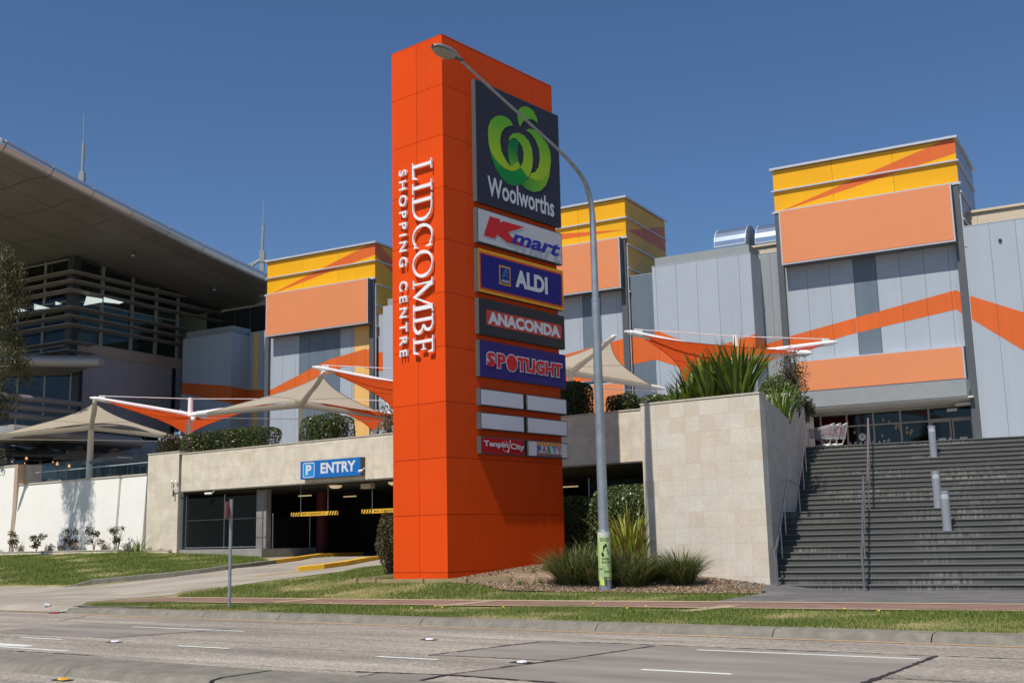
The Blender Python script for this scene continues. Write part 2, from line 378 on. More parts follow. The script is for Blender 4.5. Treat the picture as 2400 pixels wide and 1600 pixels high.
M['timber'] = mat('treated_timber', (0.30, 0.235, 0.12), 0.8, var=0.15, scale=4)
M['yellow_paint'] = mat('yellow_kerb_paint', (0.72, 0.40, 0.02), 0.6, var=0.1, scale=4, fine=0.08)
M['line_white'] = mat('road_line_white', (0.62, 0.64, 0.58), 0.8, var=0.1, scale=5, fine=0.15)
M['line_yellow'] = mat('road_line_yellow', (0.50, 0.30, 0.13), 0.8, var=0.2, scale=5, fine=0.25)
M['tar'] = mat('tar_seam', (0.025, 0.02, 0.022), 0.7, var=0.2)
M['black'] = mat('black_paint', (0.012, 0.012, 0.012), 0.5)
M['entry_blue'] = mat('entry_sign_blue', (0.004, 0.13, 0.44), 0.4, var=0.01)
M['entry_blue2'] = mat('entry_sign_light_blue', (0.01, 0.24, 0.62), 0.4)
M['red_sign'] = mat('faded_red_sign', (0.42, 0.12, 0.11), 0.6)
M['red_col'] = mat('red_column', (0.13, 0.008, 0.008), 0.6)

# ================================================================== SETTING
def densify(pts, step):
    out = []
    for a, b in zip(pts, pts[1:] + pts[:1]):
        n = max(1, int(math.hypot(b[0] - a[0], b[1] - a[1]) / step))
        for i in range(n): out.append((a[0] + (b[0] - a[0]) * i / n, a[1] + (b[1] - a[1]) * i / n))
    return out
def inside(poly, x, y):
    c = False; n = len(poly); j = n - 1
    for i in range(n):
        xi, yi = poly[i][:2]; xj, yj = poly[j][:2]
        if (yi > y) != (yj > y) and x < (xj - xi) * (y - yi) / (yj - yi) + xi: c = not c
        j = i
    return c
def inside_np(poly, X, Y):
    c = np.zeros(X.shape, bool); n = len(poly); j = n - 1
    for i in range(n):
        xi, yi = poly[i][:2]; xj, yj = poly[j][:2]
        if yi != yj:
            c ^= ((yi > Y) != (yj > Y)) & (X < (xj - xi) * (Y - yi) / (yj - yi) + xi)
        j = i
    return c
def tz_np(X, Y):
    U = X * KF.u[0] + Y * KF.u[1]; V = X * KF.v[0] + Y * KF.v[1]
    tu = np.array(TU, float); tv = np.array(TV, float)
    i = np.clip(np.searchsorted(tu, U) - 1, 0, len(tu) - 2); j = np.clip(np.searchsorted(tv, V) - 1, 0, len(tv) - 2)
    fu = np.clip((U - tu[i]) / (tu[i + 1] - tu[i]), 0, 1); fv = np.clip((V - tv[j]) / (tv[j + 1] - tv[j]), 0, 1)
    return (TZ[j, i] * (1 - fu) + TZ[j, i + 1] * fu) * (1 - fv) + (TZ[j + 1, i] * (1 - fu) + TZ[j + 1, i + 1] * fu) * fv
def drape(poly, lift, step=0.6):
    """sheet following the ground inside a polygon (grid cells clipped against it with bmesh)"""
    import bmesh
    bm = bmesh.new()
    vs = [bm.verts.new((p[0], p[1], 0)) for p in poly]
    bm.faces.new(vs)
    us = [KF.uv(p[0], p[1]) for p in poly]
    cuts_u = sorted(set([u for u in TU if min(q[0] for q in us) < u < max(q[0] for q in us)]))
    cuts_v = sorted(set([v for v in TV if min(q[1] for q in us) < v < max(q[1] for q in us)]))
    for u in cuts_u:
        p = KF.xy(u, 0); bmesh.ops.bisect_plane(bm, geom=bm.verts[:] + bm.edges[:] + bm.faces[:], plane_co=(p[0], p[1], 0), plane_no=(KF.u[0], KF.u[1], 0), dist=1e-5)
    for v in cuts_v:
        p = KF.xy(0, v); bmesh.ops.bisect_plane(bm, geom=bm.verts[:] + bm.edges[:] + bm.faces[:], plane_co=(p[0], p[1], 0), plane_no=(KF.v[0], KF.v[1], 0), dist=1e-5)
    bmesh.ops.triangulate(bm, faces=bm.faces[:])
    bmesh.ops.recalc_face_normals(bm, faces=bm.faces[:])
    mb = MB()
    for v in bm.verts: v.index = -1
    bm.verts.index_update()
    vv = [(v.co.x, v.co.y, tz(v.co.x, v.co.y) + lift) for v in bm.verts]
    ff = []
    for f in bm.faces:
        idx = [v.index for v in f.verts]
        if f.normal.z < 0: idx.reverse()
        ff.append(tuple(idx))
    bm.free(); return mb.add(vv, ff)
def P2(*px): return [G(*p)[:2] for p in px]

# --- the ground: one sheet to the horizon
g = MB(); us = sorted(set([-600, -300, -200] + TU + [120, 300, 600])); vs_ = [-400, -200, -60, 0, 19.19, 19.2, 19.6, 24, 26.6, 30, 36, 80, 200, 500, 900]
ids = {}
for j, v in enumerate(vs_):
    for i, u in enumerate(us):
        p = KF.xy(u, v); z = tz(p[0], p[1]) - (0.03 if v < 19.5 else 0.0); ids[i, j] = len(g.v); g.v.append((p[0], p[1], z))
for j in range(len(vs_) - 1):
    for i in range(len(us) - 1): g.f.append((ids[i, j], ids[i + 1, j], ids[i + 1, j + 1], ids[i, j + 1])); g.m.append(0)
M['soil'] = ramp_mat('lawn_soil', [(0.38, (0.16, 0.16, 0.05)), (0.5, (0.22, 0.20, 0.075)), (0.62, (0.34, 0.26, 0.13))], scale=0.9, fine=0.25, fscale=25, rough=0.95)
solo('ground', g, M['soil'], kind='structure')

# --- road
def band_k(u0, u1, v0, v1, z): a = KF.w(u0, v0, z); b = KF.w(u1, v0, z); c = KF.w(u1, v1, z); d = KF.w(u0, v1, z); return [a, b, c, d]
def road_material():
    mt, nt, b = new_mat('worn_concrete_road'); b.inputs['Roughness'].default_value = 0.85; b.inputs['Specular IOR Level'].default_value = 0.3
    tc = N(nt, 'ShaderNodeTexCoord')
    def noise(scale, stretch=(1, 1, 1), det=6, src=None):
        mp = N(nt, 'ShaderNodeMapping'); mp.inputs['Scale'].default_value = stretch; nt.links.new(tc.outputs['Object'], mp.inputs[0])
        n = N(nt, 'ShaderNodeTexNoise'); n.inputs['Scale'].default_value = scale; n.inputs['Detail'].default_value = det; n.inputs['Roughness'].default_value = 0.65
        nt.links.new(mp.outputs[0], n.inputs[0]); return n.outputs[0]
    cr = N(nt, 'ShaderNodeValToRGB'); el = cr.color_ramp.elements; el.new(0.5)
    for e, (p, c) in zip(el, [(0.34, (0.215, 0.188, 0.158)), (0.5, (0.305, 0.268, 0.225)), (0.68, (0.42, 0.372, 0.305))]): e.position = p; e.color = (*c, 1)
    nt.links.new(noise(0.5, (0.25, 1.6, 1)), cr.inputs[0])
    def mr(src, lo, hi, a=0.35, bb=0.65):
        r = N(nt, 'ShaderNodeMapRange'); r.inputs[1].default_value = a; r.inputs[2].default_value = bb; r.inputs[3].default_value = lo; r.inputs[4].default_value = hi
        nt.links.new(src, r.inputs[0]); return r.outputs[0]
    def mul(a, c):
        x = N(nt, 'ShaderNodeMath', operation='MULTIPLY'); nt.links.new(a, x.inputs[0]); nt.links.new(c, x.inputs[1]); return x.outputs[0]
    f = mul(mr(noise(9, (0.5, 1, 1), 5), 0.80, 1.18), mr(noise(30, (0.45, 1, 1), 4), 0.50, 1.42))
    # tyre-blackened wheel tracks along each lane (stains in the slab itself)
    sp = N(nt, 'ShaderNodeSeparateXYZ'); nt.links.new(tc.outputs['Object'], sp.inputs[0])
    wv = N(nt, 'ShaderNodeMath', operation='MULTIPLY_ADD'); wv.inputs[1].default_value = 2 * math.pi / 2.75; wv.inputs[2].default_value = 0.6; nt.links.new(sp.outputs['Y'], wv.inputs[0])
    co = N(nt, 'ShaderNodeMath', operation='COSINE'); nt.links.new(wv.outputs[0], co.inputs[0])
    t1 = mul(mr(co.outputs[0], 0.0, 1.0, 0.1, 1.0), mr(noise(0.6, (0.2, 1.5, 1)), 0.0, 1.0, 0.3, 0.7))
    t2 = N(nt, 'ShaderNodeMath', operation='MULTIPLY_ADD'); t2.inputs[1].default_value = -0.28; t2.inputs[2].default_value = 1.0; nt.links.new(t1, t2.inputs[0])
    f = mul(f, t2.outputs[0])
    mx = N(nt, 'ShaderNodeVectorMath', operation='SCALE'); nt.links.new(cr.outputs[0], mx.inputs[0]); nt.links.new(f, mx.inputs['Scale']); nt.links.new(mx.outputs[0], b.inputs['Base Color'])
    bp = N(nt, 'ShaderNodeBump'); bp.inputs['Strength'].default_value = 0.4; bp.inputs['Distance'].default_value = 0.01; nt.links.new(noise(55, (0.5, 1, 1), 3), bp.inputs['Height']); nt.links.new(bp.outputs[0], b.inputs['Normal'])
    return mt
M['road'] = road_material()
rd = MB(); rd.poly([(-140, -12, 0), (80, -12, 0), (80, 19.05, 0), (-140, 19.05, 0)])
road = solo('road', rd, M['road'], F=KF, kind='structure')
def on_road(name, pts, mt, z=0.004):
    o = part(name, MB().poly([(u, v, z) for u, v in pts]), mt, road); return o
M['road_patch'] = ramp_mat('smooth_concrete_patch', [(0.35, (0.185, 0.163, 0.142)), (0.5, (0.235, 0.208, 0.182)), (0.68, (0.29, 0.258, 0.225))], scale=0.8, stretch=(0.3, 1.4, 1), fine=0.1, fscale=60)
for pts in [[(-11.3, 16.86), (-11.75, 14.14), (-9.4, 14.3), (-9.15, 16.85)], [(-9.15, 16.85), (-9.4, 14.3), (-9.8, 12.3), (-4.66, 12.1), (-4.66, 14.4), (-4.71, 17.0)], [(-24.5, 16.7), (-24.5, 14.0), (-20.0, 14.2), (-19.4, 16.75)], [(-10.8, 12.0), (-10.8, 11.3), (-9.8, 11.3), (-9.84, 12.2)]]:
    on_road('slab_patch', pts, M['road_patch'], 0.004)
def seam(pts, w0):
    mb = MB(); n = []
    q = []
    for a, b in zip(pts, pts[1:]):
        k = max(2, int(math.hypot(b[0] - a[0], b[1] - a[1]) / 0.12))
        for i in range(k): q.append((a[0] + (b[0] - a[0]) * i / k, a[1] + (b[1] - a[1]) * i / k))
    q.append(pts[-1]); L = []; Rr = []
    for i, p in enumerate(q):
        a = q[max(i - 1, 0)]; b = q[min(i + 1, len(q) - 1)]; dx, dy = b[0] - a[0], b[1] - a[1]; l = math.hypot(dx, dy); nx, ny = -dy / l, dx / l
        w = w0 * rnd.uniform(0.35, 1.3); j = rnd.uniform(-.01, .01)
        L.append((p[0] + nx * (w + j), p[1] + ny * (w + j), 0.009)); Rr.append((p[0] - nx * (w - j), p[1] - ny * (w - j), 0.009))
    vs = L + Rr; k = len(L)
    mb.add(vs, [(k + i, k + i + 1, i + 1, i) for i in range(k - 1)]); part('tar_seam', mb, M['tar'], road)
seam([(-70, 16.7), (-25, 16.75), (-18.8, 16.85), (-11.6, 16.86)], 0.012); seam([(-11.6, 16.86), (-10.35, 16.95), (-3.5, 17.08), (10, 17.1)], 0.03)
seam([(-60, 13.9), (-23.6, 13.95), (-20, 14.12), (-15, 14.1), (-9, 14.3)], 0.012); seam([(-20, 14.15), (-19.4, 16.75)], 0.022); seam([(-27, 18.3), (-26, 16.9)], 0.02)
seam([(-11.75, 14.14), (-11.37, 16.76)], 0.04); seam([(-9.84, 12.24), (-9.4, 14.6), (-9.15, 16.82)], 0.035); seam([(-4.66, 12.0), (-4.66, 14.4)], 0.06); seam([(-4.66, 14.4), (-4.71, 17.04)], 0.04)
seam([(-4.66, 14.3), (-1, 14.5)], 0.02); seam([(-40, 11.6), (-19.7, 11.65), (-17.2, 11.77)], 0.03); seam([(-17.2, 11.77), (-11.2, 11.95)], 0.008); seam([(-11.25, 11.95), (-9.82, 12.22), (-8.1, 12.15), (-7.2, 11.8)], 0.035)
seam([(-10.8, 11.36), (-10.82, 12.0)], 0.02); seam([(-9.75, 11.45), (-9.84, 12.24)], 0.045)
for u0, u1, v, w in [(-22.27, -18.56, 16.32, .05), (-8.24, -4.8, 16.53, .05), (-36.3, -32.6, 16.2, .05), (5.6, 9, 16.7, .05), (-22.1, -20.68, 13.5, .055), (-17.22, -15.82, 13.58, .055), (-12.4, -11.16, 13.65, .055), (-7.75, -6.44, 13.85, .06), (-3, -1.7, 13.95, .06), (-27, -25.6, 13.4, .055), (-24, -18.27, 12.05, .06)]:
    on_road('lane_marking', [(u0, v - w), (u1, v - w + .03), (u1, v + w + .03), (u0, v + w)], M['line_white'], 0.0065)
ar = [(-22.4, 12.28)] + [(-20.6 + .75 * math.cos(a), 12.36 + .17 * math.sin(a)) for a in np.linspace(-1.3, 1.3, 9)] + [(-22.4, 12.46)]
on_road('turn_arrow_marking', ar, M['line_white'], 0.0065)
for u0, u1 in [(-70, -29.5), (-28.0, 12)]:
    on_road('edge_line', [(u0, 18.55), (u1, 18.82), (u1, 18.94), (u0, 18.67)], M['line_yellow'], 0.0065)
# kerb along the far side of the road, with joints
M['kerb'] = mat('old_kerb_concrete', (0.20, 0.182, 0.147), 0.9, var=0.2, scale=2.2, fine=0.1, streak=0.2)
M['kerb_black'] = mat('tyre_marked_kerb', (0.10, 0.095, 0.085), 0.9, var=0.5, scale=2.5)
def kerb_run(mb, u0, u1):
    prof = [(18.98, 0.0), (19.08, 0.11), (19.14, 0.135), (19.42, 0.15), (19.42, -0.05), (18.98, -0.05)]
    mb.prism([(u0, v, z) for v, z in prof][::-1], (u1 - u0, 0, 0))
kb = MB(); u = -27.5; 
while u < 14:
    L = rnd.choice([2.7, 3.6, 4.4]); kerb_run(kb, u, u + L - 0.018); u += L
# curved return into the driveway
pr = [(-27.52, 0), (-28.4, .05), (-29.3, .22), (-29.9, .6), (-30.2, 1.15), (-30.1, 1.6)]
for (a, da), (b, db) in zip(pr, pr[1:]):
    h = lambda q: max(0.02, 0.15 - 0.03 * max(0, -28.6 - q))
    kb.hexa([(a, 18.98 + da, -.05), (b, 18.98 + db, -.05), (b + .3, 19.4 + db, -.05), (a + .1, 19.42 + da, -.05)], [(a + .03, 19.08 + da, h(a) - .02), (b + .03, 19.08 + db, h(b) - .02), (b + .3, 19.4 + db, h(b)), (a + .1, 19.42 + da, h(a))])
kb.poly([(-29.6, 19.6, .155), (-27.2, 19.42, .155), (-26.0, 19.95, .165), (-27.5, 20.3, .165), (-29.5, 20.2, .16)])
solo('kerb', kb, M['kerb'], F=KF, kind='structure')
# median strip on the near side
md = MB(); u = -60
cuts = [-31, -24, -18.6, -14.78, -11.68, -7.6, -3.4, 1, 6]
prev = -60
for c in cuts:
    prof = [(11.0, 0), (10.93, .10), (10.85, .12), (9.98, .12), (9.83, .10), (9.72, 0)]
    gap = 0.09 if abs(c + 11.68) < .1 else 0.015
    md.prism([(prev, v, z - .002) for v, z in prof], (c - gap - prev, 0, 0)); prev = c
md.box(-60, 6, 11.0, 11.32, -0.02, 0.006)
solo('median_strip', md, M['kerb'], F=KF, kind='structure')

# --- driveway into the car park, footpath, forecourt
M['driveway'] = ramp_mat('driveway_concrete', [(0.35, (0.25, 0.222, 0.178)), (0.5, (0.315, 0.28, 0.225)), (0.65, (0.38, 0.34, 0.275))], scale=0.7, stretch=(0.5, 1.5, 1), fine=0.08, fscale=40)
dw_px = [(-140, 1440), (100, 1438), (180, 1430), (205, 1411), (405, 1394), (430, 1386), (470, 1381), (560, 1371), (700, 1352), (800, 1339), (900, 1323)]
dw_top = [(612, 1319), (560, 1326), (410, 1352), (300, 1364), (190, 1374), (0, 1374), (-140, 1376)]
drive = P2(*dw_px[2:]) + [SF.xy(-33.2, 36.4), SF.xy(-33.2, 58), SF.xy(-41.1, 58), SF.xy(-41.1, 36.4)] + P2(*dw_top)
drive = [tuple(map(float, p)) for p in drive] + [tuple(KF.xy(-75, 24.5)), tuple(KF.xy(-75, 19.05)), tuple(KF.xy(-29.9, 19.05))]
solo('driveway', drape(drive, 0.012), M['driveway'], kind='structure')
M['path'] = tile_mat('red_brick_path', [(0.25, 0.15, 0.11), (0.22, 0.125, 0.10), (0.28, 0.175, 0.13)], (0.20, 0.15, 0.12), 0.23, 0.115, axes='XY', stain=0.15)
M['path_edge'] = mat('tan_path_border', (0.40, 0.30, 0.19), 0.8, var=0.12, scale=5)
far = P2((250, 1411), (405, 1400), (600, 1402), (1000, 1406), (1400, 1409), (1700, 1411), (2400, 1417)); far.append(tuple(KF.xy(8, 25.6)))
near = P2((250, 1413), (400, 1412), (600, 1415), (1000, 1420), (1400, 1424), (2400, 1435)); near.append(tuple(KF.xy(8, 23.4)))
solo('footpath', drape(far + near[::-1], 0.022), M['path'], kind='structure')
def strip(line, off0, off1, lift, mt, name, parent=None):
    mb = MB(); q = []
    for i, p in enumerate(line):
        a = line[max(i - 1, 0)]; b = line[min(i + 1, len(line) - 1)]; dx, dy = b[0] - a[0], b[1] - a[1]; l = math.hypot(dx, dy); n = (-dy / l, dx / l)
        q.append(((p[0] + n[0] * off0, p[1] + n[1] * off0), (p[0] + n[0] * off1, p[1] + n[1] * off1)))
    for (a, b), (c, d) in zip(q, q[1:]):
        mb.poly([(*a, tz(*a) + lift), (*c, tz(*c) + lift), (*d, tz(*d) + lift), (*b, tz(*b) + lift)])
    return mb
bd = strip(far[1:], -.02, -.34, 0.03, None, '')
bd2 = strip(near[1:], .02, .2, 0.03, None, ''); bd.add(bd2.v, bd2.f)
for ux in (-24.2, -18.3, -11.6):
    a0 = KF.xy(ux + .2, 21.9); a1 = KF.xy(ux + .6, 21.9); b0 = KF.xy(ux + 1.0, 23.6); b1 = KF.xy(ux + .6, 23.6)
    bd.poly([(p[0], p[1], tz(p[0], p[1]) + .032) for p in (a0, a1, b0, b1)])
solo('path_border', bd, M['path_edge'], kind='structure')
fc = P2((1668, 1411), (1800, 1388)) + [tuple(TF.xy(-9.5, 32.1)), tuple(TF.xy(12, 32.1)), tuple(KF.xy(12, 25.2))] + P2((2400, 1416))
M['forecourt'] = tile_mat('basalt_forecourt', [(0.14, 0.135, 0.13), (0.12, 0.116, 0.112), (0.16, 0.152, 0.145)], (0.09, 0.09, 0.09), 0.9, 0.6, axes='XY', stain=0.15)
solo('forecourt', drape(fc, 0.018), M['forecourt'], kind='structure')

# --- driveway kerbs (grey, then painted yellow)
def free_kerb(mb, line, w, h, side=1, m=0, taper=False):
    q = []
    for i, p in enumerate(line):
        a = line[max(i - 1, 0)]; b = line[min(i + 1, len(line) - 1)]; dx, dy = b[0] - a[0], b[1] - a[1]; l = math.hypot(dx, dy); n = (-dy / l * side, dx / l * side)
        q.append((p, (p[0] + n[0] * w, p[1] + n[1] * w)))
    for i, ((a, b), (c, d)) in enumerate(zip(q, q[1:])):
        ha = h * (0.1 if taper and i == 0 else 1)
        za, zb, zc, zd = tz(*a), tz(*b), tz(*c), tz(*d)
        mb.hexa([(*a, za - .1), (*c, zc - .1), (*d, zd - .1), (*b, zb - .1)], [(*a, za + ha), (*c, zc + h), (*d, zd + h), (*b, zb + ha)], m)
k1 = MB(); ln = P2((150, 1377), (215, 1369), (300, 1361), (410, 1351), (470, 1344), (530, 1336), (600, 1327), (648, 1321))
free_kerb(k1, ln, 0.35, 0.16, taper=True)
solo('driveway_kerb', k1, [M['kerb']], kind='structure')
k2 = MB(); ln2 = P2((648, 1321), (700, 1314), (760, 1305)); ln2 += [tuple(map(float, SF.xy(-38.6, 40)))]
free_kerb(k2, ln2, 0.35, 0.17)
solo('yellow_kerb', k2, M['yellow_paint'], 'yellow painted kerb on the left of the driveway where it enters the car park', 'kerb')
k3 = MB(); ln3 = P2((700, 1340), (760, 1333), (810, 1326), (868, 1315)); ln3 += [tuple(map(float, SF.xy(-33.9, 39)))]
free_kerb(k3, ln3, 0.35, 0.17)
solo('yellow_kerb', k3, M['yellow_paint'], 'yellow painted splitter kerb in the middle of the driveway beside the orange sign tower', 'kerb')
yl = MB(); yy = P2((600, 1352), (640, 1347), (700, 1339)); s_ = strip(yy, -.05, .05, .02, None, ''); solo('driveway_line', s_, M['yellow_paint'], kind='structure')

# ================================================================== PODIUM AND STONE WALLS
VS = 36.0; DECK = 4.96
def stonewall():
    t = thing('stone_podium_wall', 'long sandstone faced wall over the dark car park entry with a hedge growing above it', 'wall', SF, (-50.3, VS, 1.2))
    mb = MB()
    mb.box(-50.3, -47.72, VS, VS + .5, 1.0, 6.5)                      # left solid bay
    mb.box(-47.5, -20.4, VS, VS + .5, 4.48, 6.36)                       # long lintel band
    part('stone_cladding', mb, M['stone'], t)
    part('recess', MB().box(-47.72, -47.5, VS + .16, VS + .5, 1.0, 6.42), M['pier'], t)
    c = MB(); c.box(-50.34, -47.7, VS - .03, VS + .5, 6.5, 6.55); c.box(-47.72, -20.38, VS - .03, VS + .5, 6.362, 6.41)
    part('coping', c, M['coping'], t)
    part('lintel_soffit', MB().box(-47.5, -20.6, VS + .02, VS + .5, 4.44, 4.479), M['concrete'], t)
stonewall()
deck = MB()
dp = [SF.xy(-110, VS + .45), SF.xy(-20.4, VS + .45), (4.6, 34.6), (6.9, 32.9), (10.6, 42.9), tuple(TF.xy(-7.2, 43.86))]
dp += [tuple(TF.xy(-7.9 + 14 + 20, 43.86)), (60, 120), (-90, 170)]
deck.prism([(float(a), float(b), DECK) for a, b in dp][::-1], (0, 0, -.48))
M['paving'] = mat('plaza_paving', (0.28, 0.27, 0.25), 0.85, var=0.1)
solo('plaza_deck', deck, M['paving'], kind='structure')
def white_wall(name, label, u0, u1, z1, v=VS, cop=True, group=None):
    t = thing(name, label, 'wall', SF, (u0, v, 1.2))
    mb = MB(); mb.hexa([(u0, v - .25, .6), (u1, v - .25, .6), (u1, v + .3, .6), (u0, v + .3, .6)], [(u0, v, z1), (u1, v, z1), (u1, v + .3, z1), (u0, v + .3, z1)])
    part('rendered_face', mb, M['white_paint'], t)
    part('coping', MB().box(u0 - .01, u1 + .01, v - .05, v + .32, z1, z1 + .07), M['coping'], t)
    return t
white_wall('white_garden_wall', 'lower white rendered terrace wall with the tree shadow on it', -62.6, -52.75, 5.47)
white_wall('white_garden_wall', 'short white rendered wall panel next to the sandstone bay', -52.45, -50.35, 5.47)
pt = thing('wall_pilaster', 'narrow white pilaster strip between two white terrace wall panels', 'pilaster', SF, (-52.6, VS, 1.2)); part('shaft', MB().hexa([(-52.74, VS - .1, .6), (-52.46, VS - .1, .6), (-52.46, VS + .3, .6), (-52.74, VS + .3, .6)], [(-52.74, VS + .12, 5.47), (-52.46, VS + .12, 5.47), (-52.46, VS + .3, 5.47), (-52.74, VS + .3, 5.47)]), M['white_paint'], pt)
part('coping', MB().box(-52.74, -52.46, VS + .05, VS + .32, 5.47, 5.54), M['coping'], pt)
tw = white_wall('white_garden_wall', 'taller white rendered wall at the far left of the terrace', -100, -63.0, 6.62)
part('end_pier', MB().box(-62.98, -62.62, VS - .12, VS + 1.4, .6, 6.69), M['brown_panel'], tw)
# car park inside
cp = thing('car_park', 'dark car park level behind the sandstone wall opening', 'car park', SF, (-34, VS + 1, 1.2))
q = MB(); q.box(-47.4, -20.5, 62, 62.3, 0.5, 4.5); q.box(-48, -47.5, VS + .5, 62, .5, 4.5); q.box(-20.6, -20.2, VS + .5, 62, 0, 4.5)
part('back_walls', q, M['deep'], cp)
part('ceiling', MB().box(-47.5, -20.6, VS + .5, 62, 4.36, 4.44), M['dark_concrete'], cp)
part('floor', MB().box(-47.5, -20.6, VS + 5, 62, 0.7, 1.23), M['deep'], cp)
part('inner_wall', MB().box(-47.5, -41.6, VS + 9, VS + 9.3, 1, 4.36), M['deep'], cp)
for (u, v_) in [(-44, 44), (-40.3, 47), (-36, 49), (-31, 46), (-44.3, 41)]:
    part('strip_light', MB().box(u, u + .9, v_, v_ + .1, 4.18, 4.24), M['tube_lamp'], cp)
M['ceil_lamp'] = mat('ceiling_lamp_lens', (0.6, 0.5, 0.35), 0.5, emit=(1, .75, .45), es=.35)
for u, v_ in [(-37.4, 36.9), (-34.0, 37.2)]:
    lp = thing('bulkhead_lamp', 'round ceiling lamp under the car park lintel, ' + ('left of the two by the entry sign' if u < -36 else 'close to the orange sign tower'), 'lamp', SF, (u, v_, 4.4))
    part('lens', MB().lathe([(.30, 4.36), (.28, 4.28), (.16, 4.22), (.02, 4.21)], (u, v_, 0), 16), M['ceil_lamp'], lp)
bx = solo('junction_box', MB().box(-35.9, -35.3, 37.0, 37.3, 4.14, 4.35), M['cream'], 'cream plastic box on the car park ceiling between two round lamps', 'junction box', F=SF, base=(-35.6, 37, 4.2))
cu0, cu1 = on_v(601, 1200, SF, 36.7)[0], on_v(624, 1200, SF, 36.7)[0]
solo('concrete_column', MB().box(cu0, cu1, 36.7, 37.0, 1.0, 4.44), M['concrete'], 'grey concrete column beside the chain link fence at the car park entry', 'column', F=SF, base=(-41.5, 37, 1.2))
rcu = on_v(757, 1200, SF, 41)[0]
solo('red_column', MB().tube([(rcu, 41, 1.0), (rcu, 41, 4.4)], .34, 16), M['red_col'], 'dark red round column inside the car park entry', 'column', F=SF, base=(rcu, 41, 1.2), smooth=False)
up = MB(); up.box(-47.5, -41.35, VS, VS + .3, .6, 1.58); up.box(-41.65, -41.35, VS + .3, VS + 3.5, .6, 1.55)
solo('concrete_upstand', up, M['concrete'], 'low stained concrete wall under the chain link fence', 'low wall', F=SF, base=(-47.4, VS, 1))
# chain link fence panels
def chain_panel(mb, u0, u1, z0, z1, v, s=0.085, r=0.0024, along='u'):
    def pt(a, z): return (a, v, z) if along == 'u' else (v, a, z)
    w, h_ = u1 - u0, z1 - z0
    n = int((w + h_) / s)
    for i in range(n):
        c = i * s
        for sg in (1, -1):
            a0 = max(0, c - h_); a1 = min(w, c)
            if a1 <= a0: continue
            if sg == 1: p = (u0 + a0, z0 + (c - a0)); q_ = (u0 + a1, z0 + (c - a1))
            else: p = (u1 - a0, z0 + (c - a0)); q_ = (u1 - a1, z0 + (c - a1))
            A, B = pt(*p), pt(*q_)
            dx, dz = (q_[0] - p[0]), (q_[1] - p[1]); l = math.hypot(dx, dz); nx, nz = -dz / l * r, dx / l * r
            o = 0.002 * sg
            P = [pt(p[0] + nx, p[1] + nz), pt(q_[0] + nx, q_[1] + nz), pt(q_[0] - nx, q_[1] - nz), pt(p[0] - nx, p[1] - nz)]
            P = [(a, b + o, c2) if along == 'u' else (a + o, b, c2) for a, b, c2 in P]
            mb.poly(P)
M['wire'] = mat('fence_wire', (0.07, 0.08, 0.08), 0.5, metal=0.4)
fn = thing('chain_link_fence', 'dark chain link fence panel across the left bay of the car park opening', 'fence', SF, (-47.2, VS + .1, 1.6))
mb = MB(); chain_panel(mb, -47.1, -41.45, 1.7, 4.1, VS + .12); part('mesh', mb, M['wire'], fn)
for u in (-47.15, -44.2, -41.42): part('post', MB().tube([(u, VS + .1, 1.58), (u, VS + .1, 4.2)], .028, 8), M['pier'], fn)
part('bottom_rail', MB().tube([(-47.1, VS + .09, 1.66), (-41.42, VS + .09, 1.66)], .022, 6), M['galv'], fn)
part('middle_rail', MB().tube([(-47.1, VS + .14, 3.0), (-41.42, VS + .14, 3.0)], .015, 6), M['pier'], fn)
fn2 = thing('chain_link_fence', 'low chain link fence along the ramp inside the car park entry', 'fence', SF, (-41.5, VS + 1, 1.6))
mb = MB(); chain_panel(mb, VS + .8, VS + 3.2, 1.55, 3.0, -41.5, along='v'); part('mesh', mb, M['wire'], fn2)
for vv in (VS + .8, VS + 3.2): part('post', MB().tube([(-41.5, vv, 1.3), (-41.5, vv, 3.2)], .03, 8), M['galv'], fn2)
fn3 = thing('chain_link_fence', 'chain link fence glimpsed above the clipped hedge beside the granite planter', 'fence', SF, (-23, VS + .6, 1.6))
mb = MB(); chain_panel(mb, -23.4, -20.7, 2.2, 3.9, VS + .6); part('mesh', mb, M['wire'], fn3)
part('post', MB().tube([(-23.4, VS + .6, 1), (-23.4, VS + .6, 4)], .03, 8), M['galv'], fn3)
# entry sign
es = thing('entry_sign', 'blue parking sign reading P ENTRY hung on the sandstone wall above the driveway', 'sign', SF, (-38.4, VS - .3, 4.6))
part('sign_box', MB().box(-38.45, -34.65, VS - .3, VS, 4.64, 5.45), M['sign_frame'], es)
fb = MB().box(-38.44, -34.66, VS - .306, VS - .3, 4.65, 5.44); part('face', fb, M['entry_blue'], es)
def rrect(u0, u1, z0, z1, r, n=5):
    o = []
    for cx, cz, a0 in [(u1 - r, z1 - r, 0), (u0 + r, z1 - r, 90), (u0 + r, z0 + r, 180), (u1 - r, z0 + r, 270)]:
        for k in range(n + 1): a = R(a0 + 90 * k / n); o.append((cx + r * math.cos(a), cz + r * math.sin(a)))
    return o
VF = VS - .306
part('badge_border', MB().poly([(u, VF - .004, z) for u, z in rrect(-38.28, -37.52, 4.70, 5.38, .1)][::-1]), M['pale_print'], es)
part('badge', MB().poly([(u, VF - .008, z) for u, z in rrect(-38.24, -37.56, 4.74, 5.34, .08)][::-1]), M['entry_blue2'], es)
def wall_text(body, u0, z0, w, h_, v, mt, parent, name='lettering', bold=0.02, **k):
    V, Fc = glyphs(body, w, h_, bold=bold, **k); mb = MB(); mb.add([(u0 + a, v, z0 + b) for a, b, c in V], Fc); return part(name, mb, mt, parent)
wall_text('P', -38.09, 4.82, .38, .46, VF - .012, M['pale_print'], es, bold=.04)
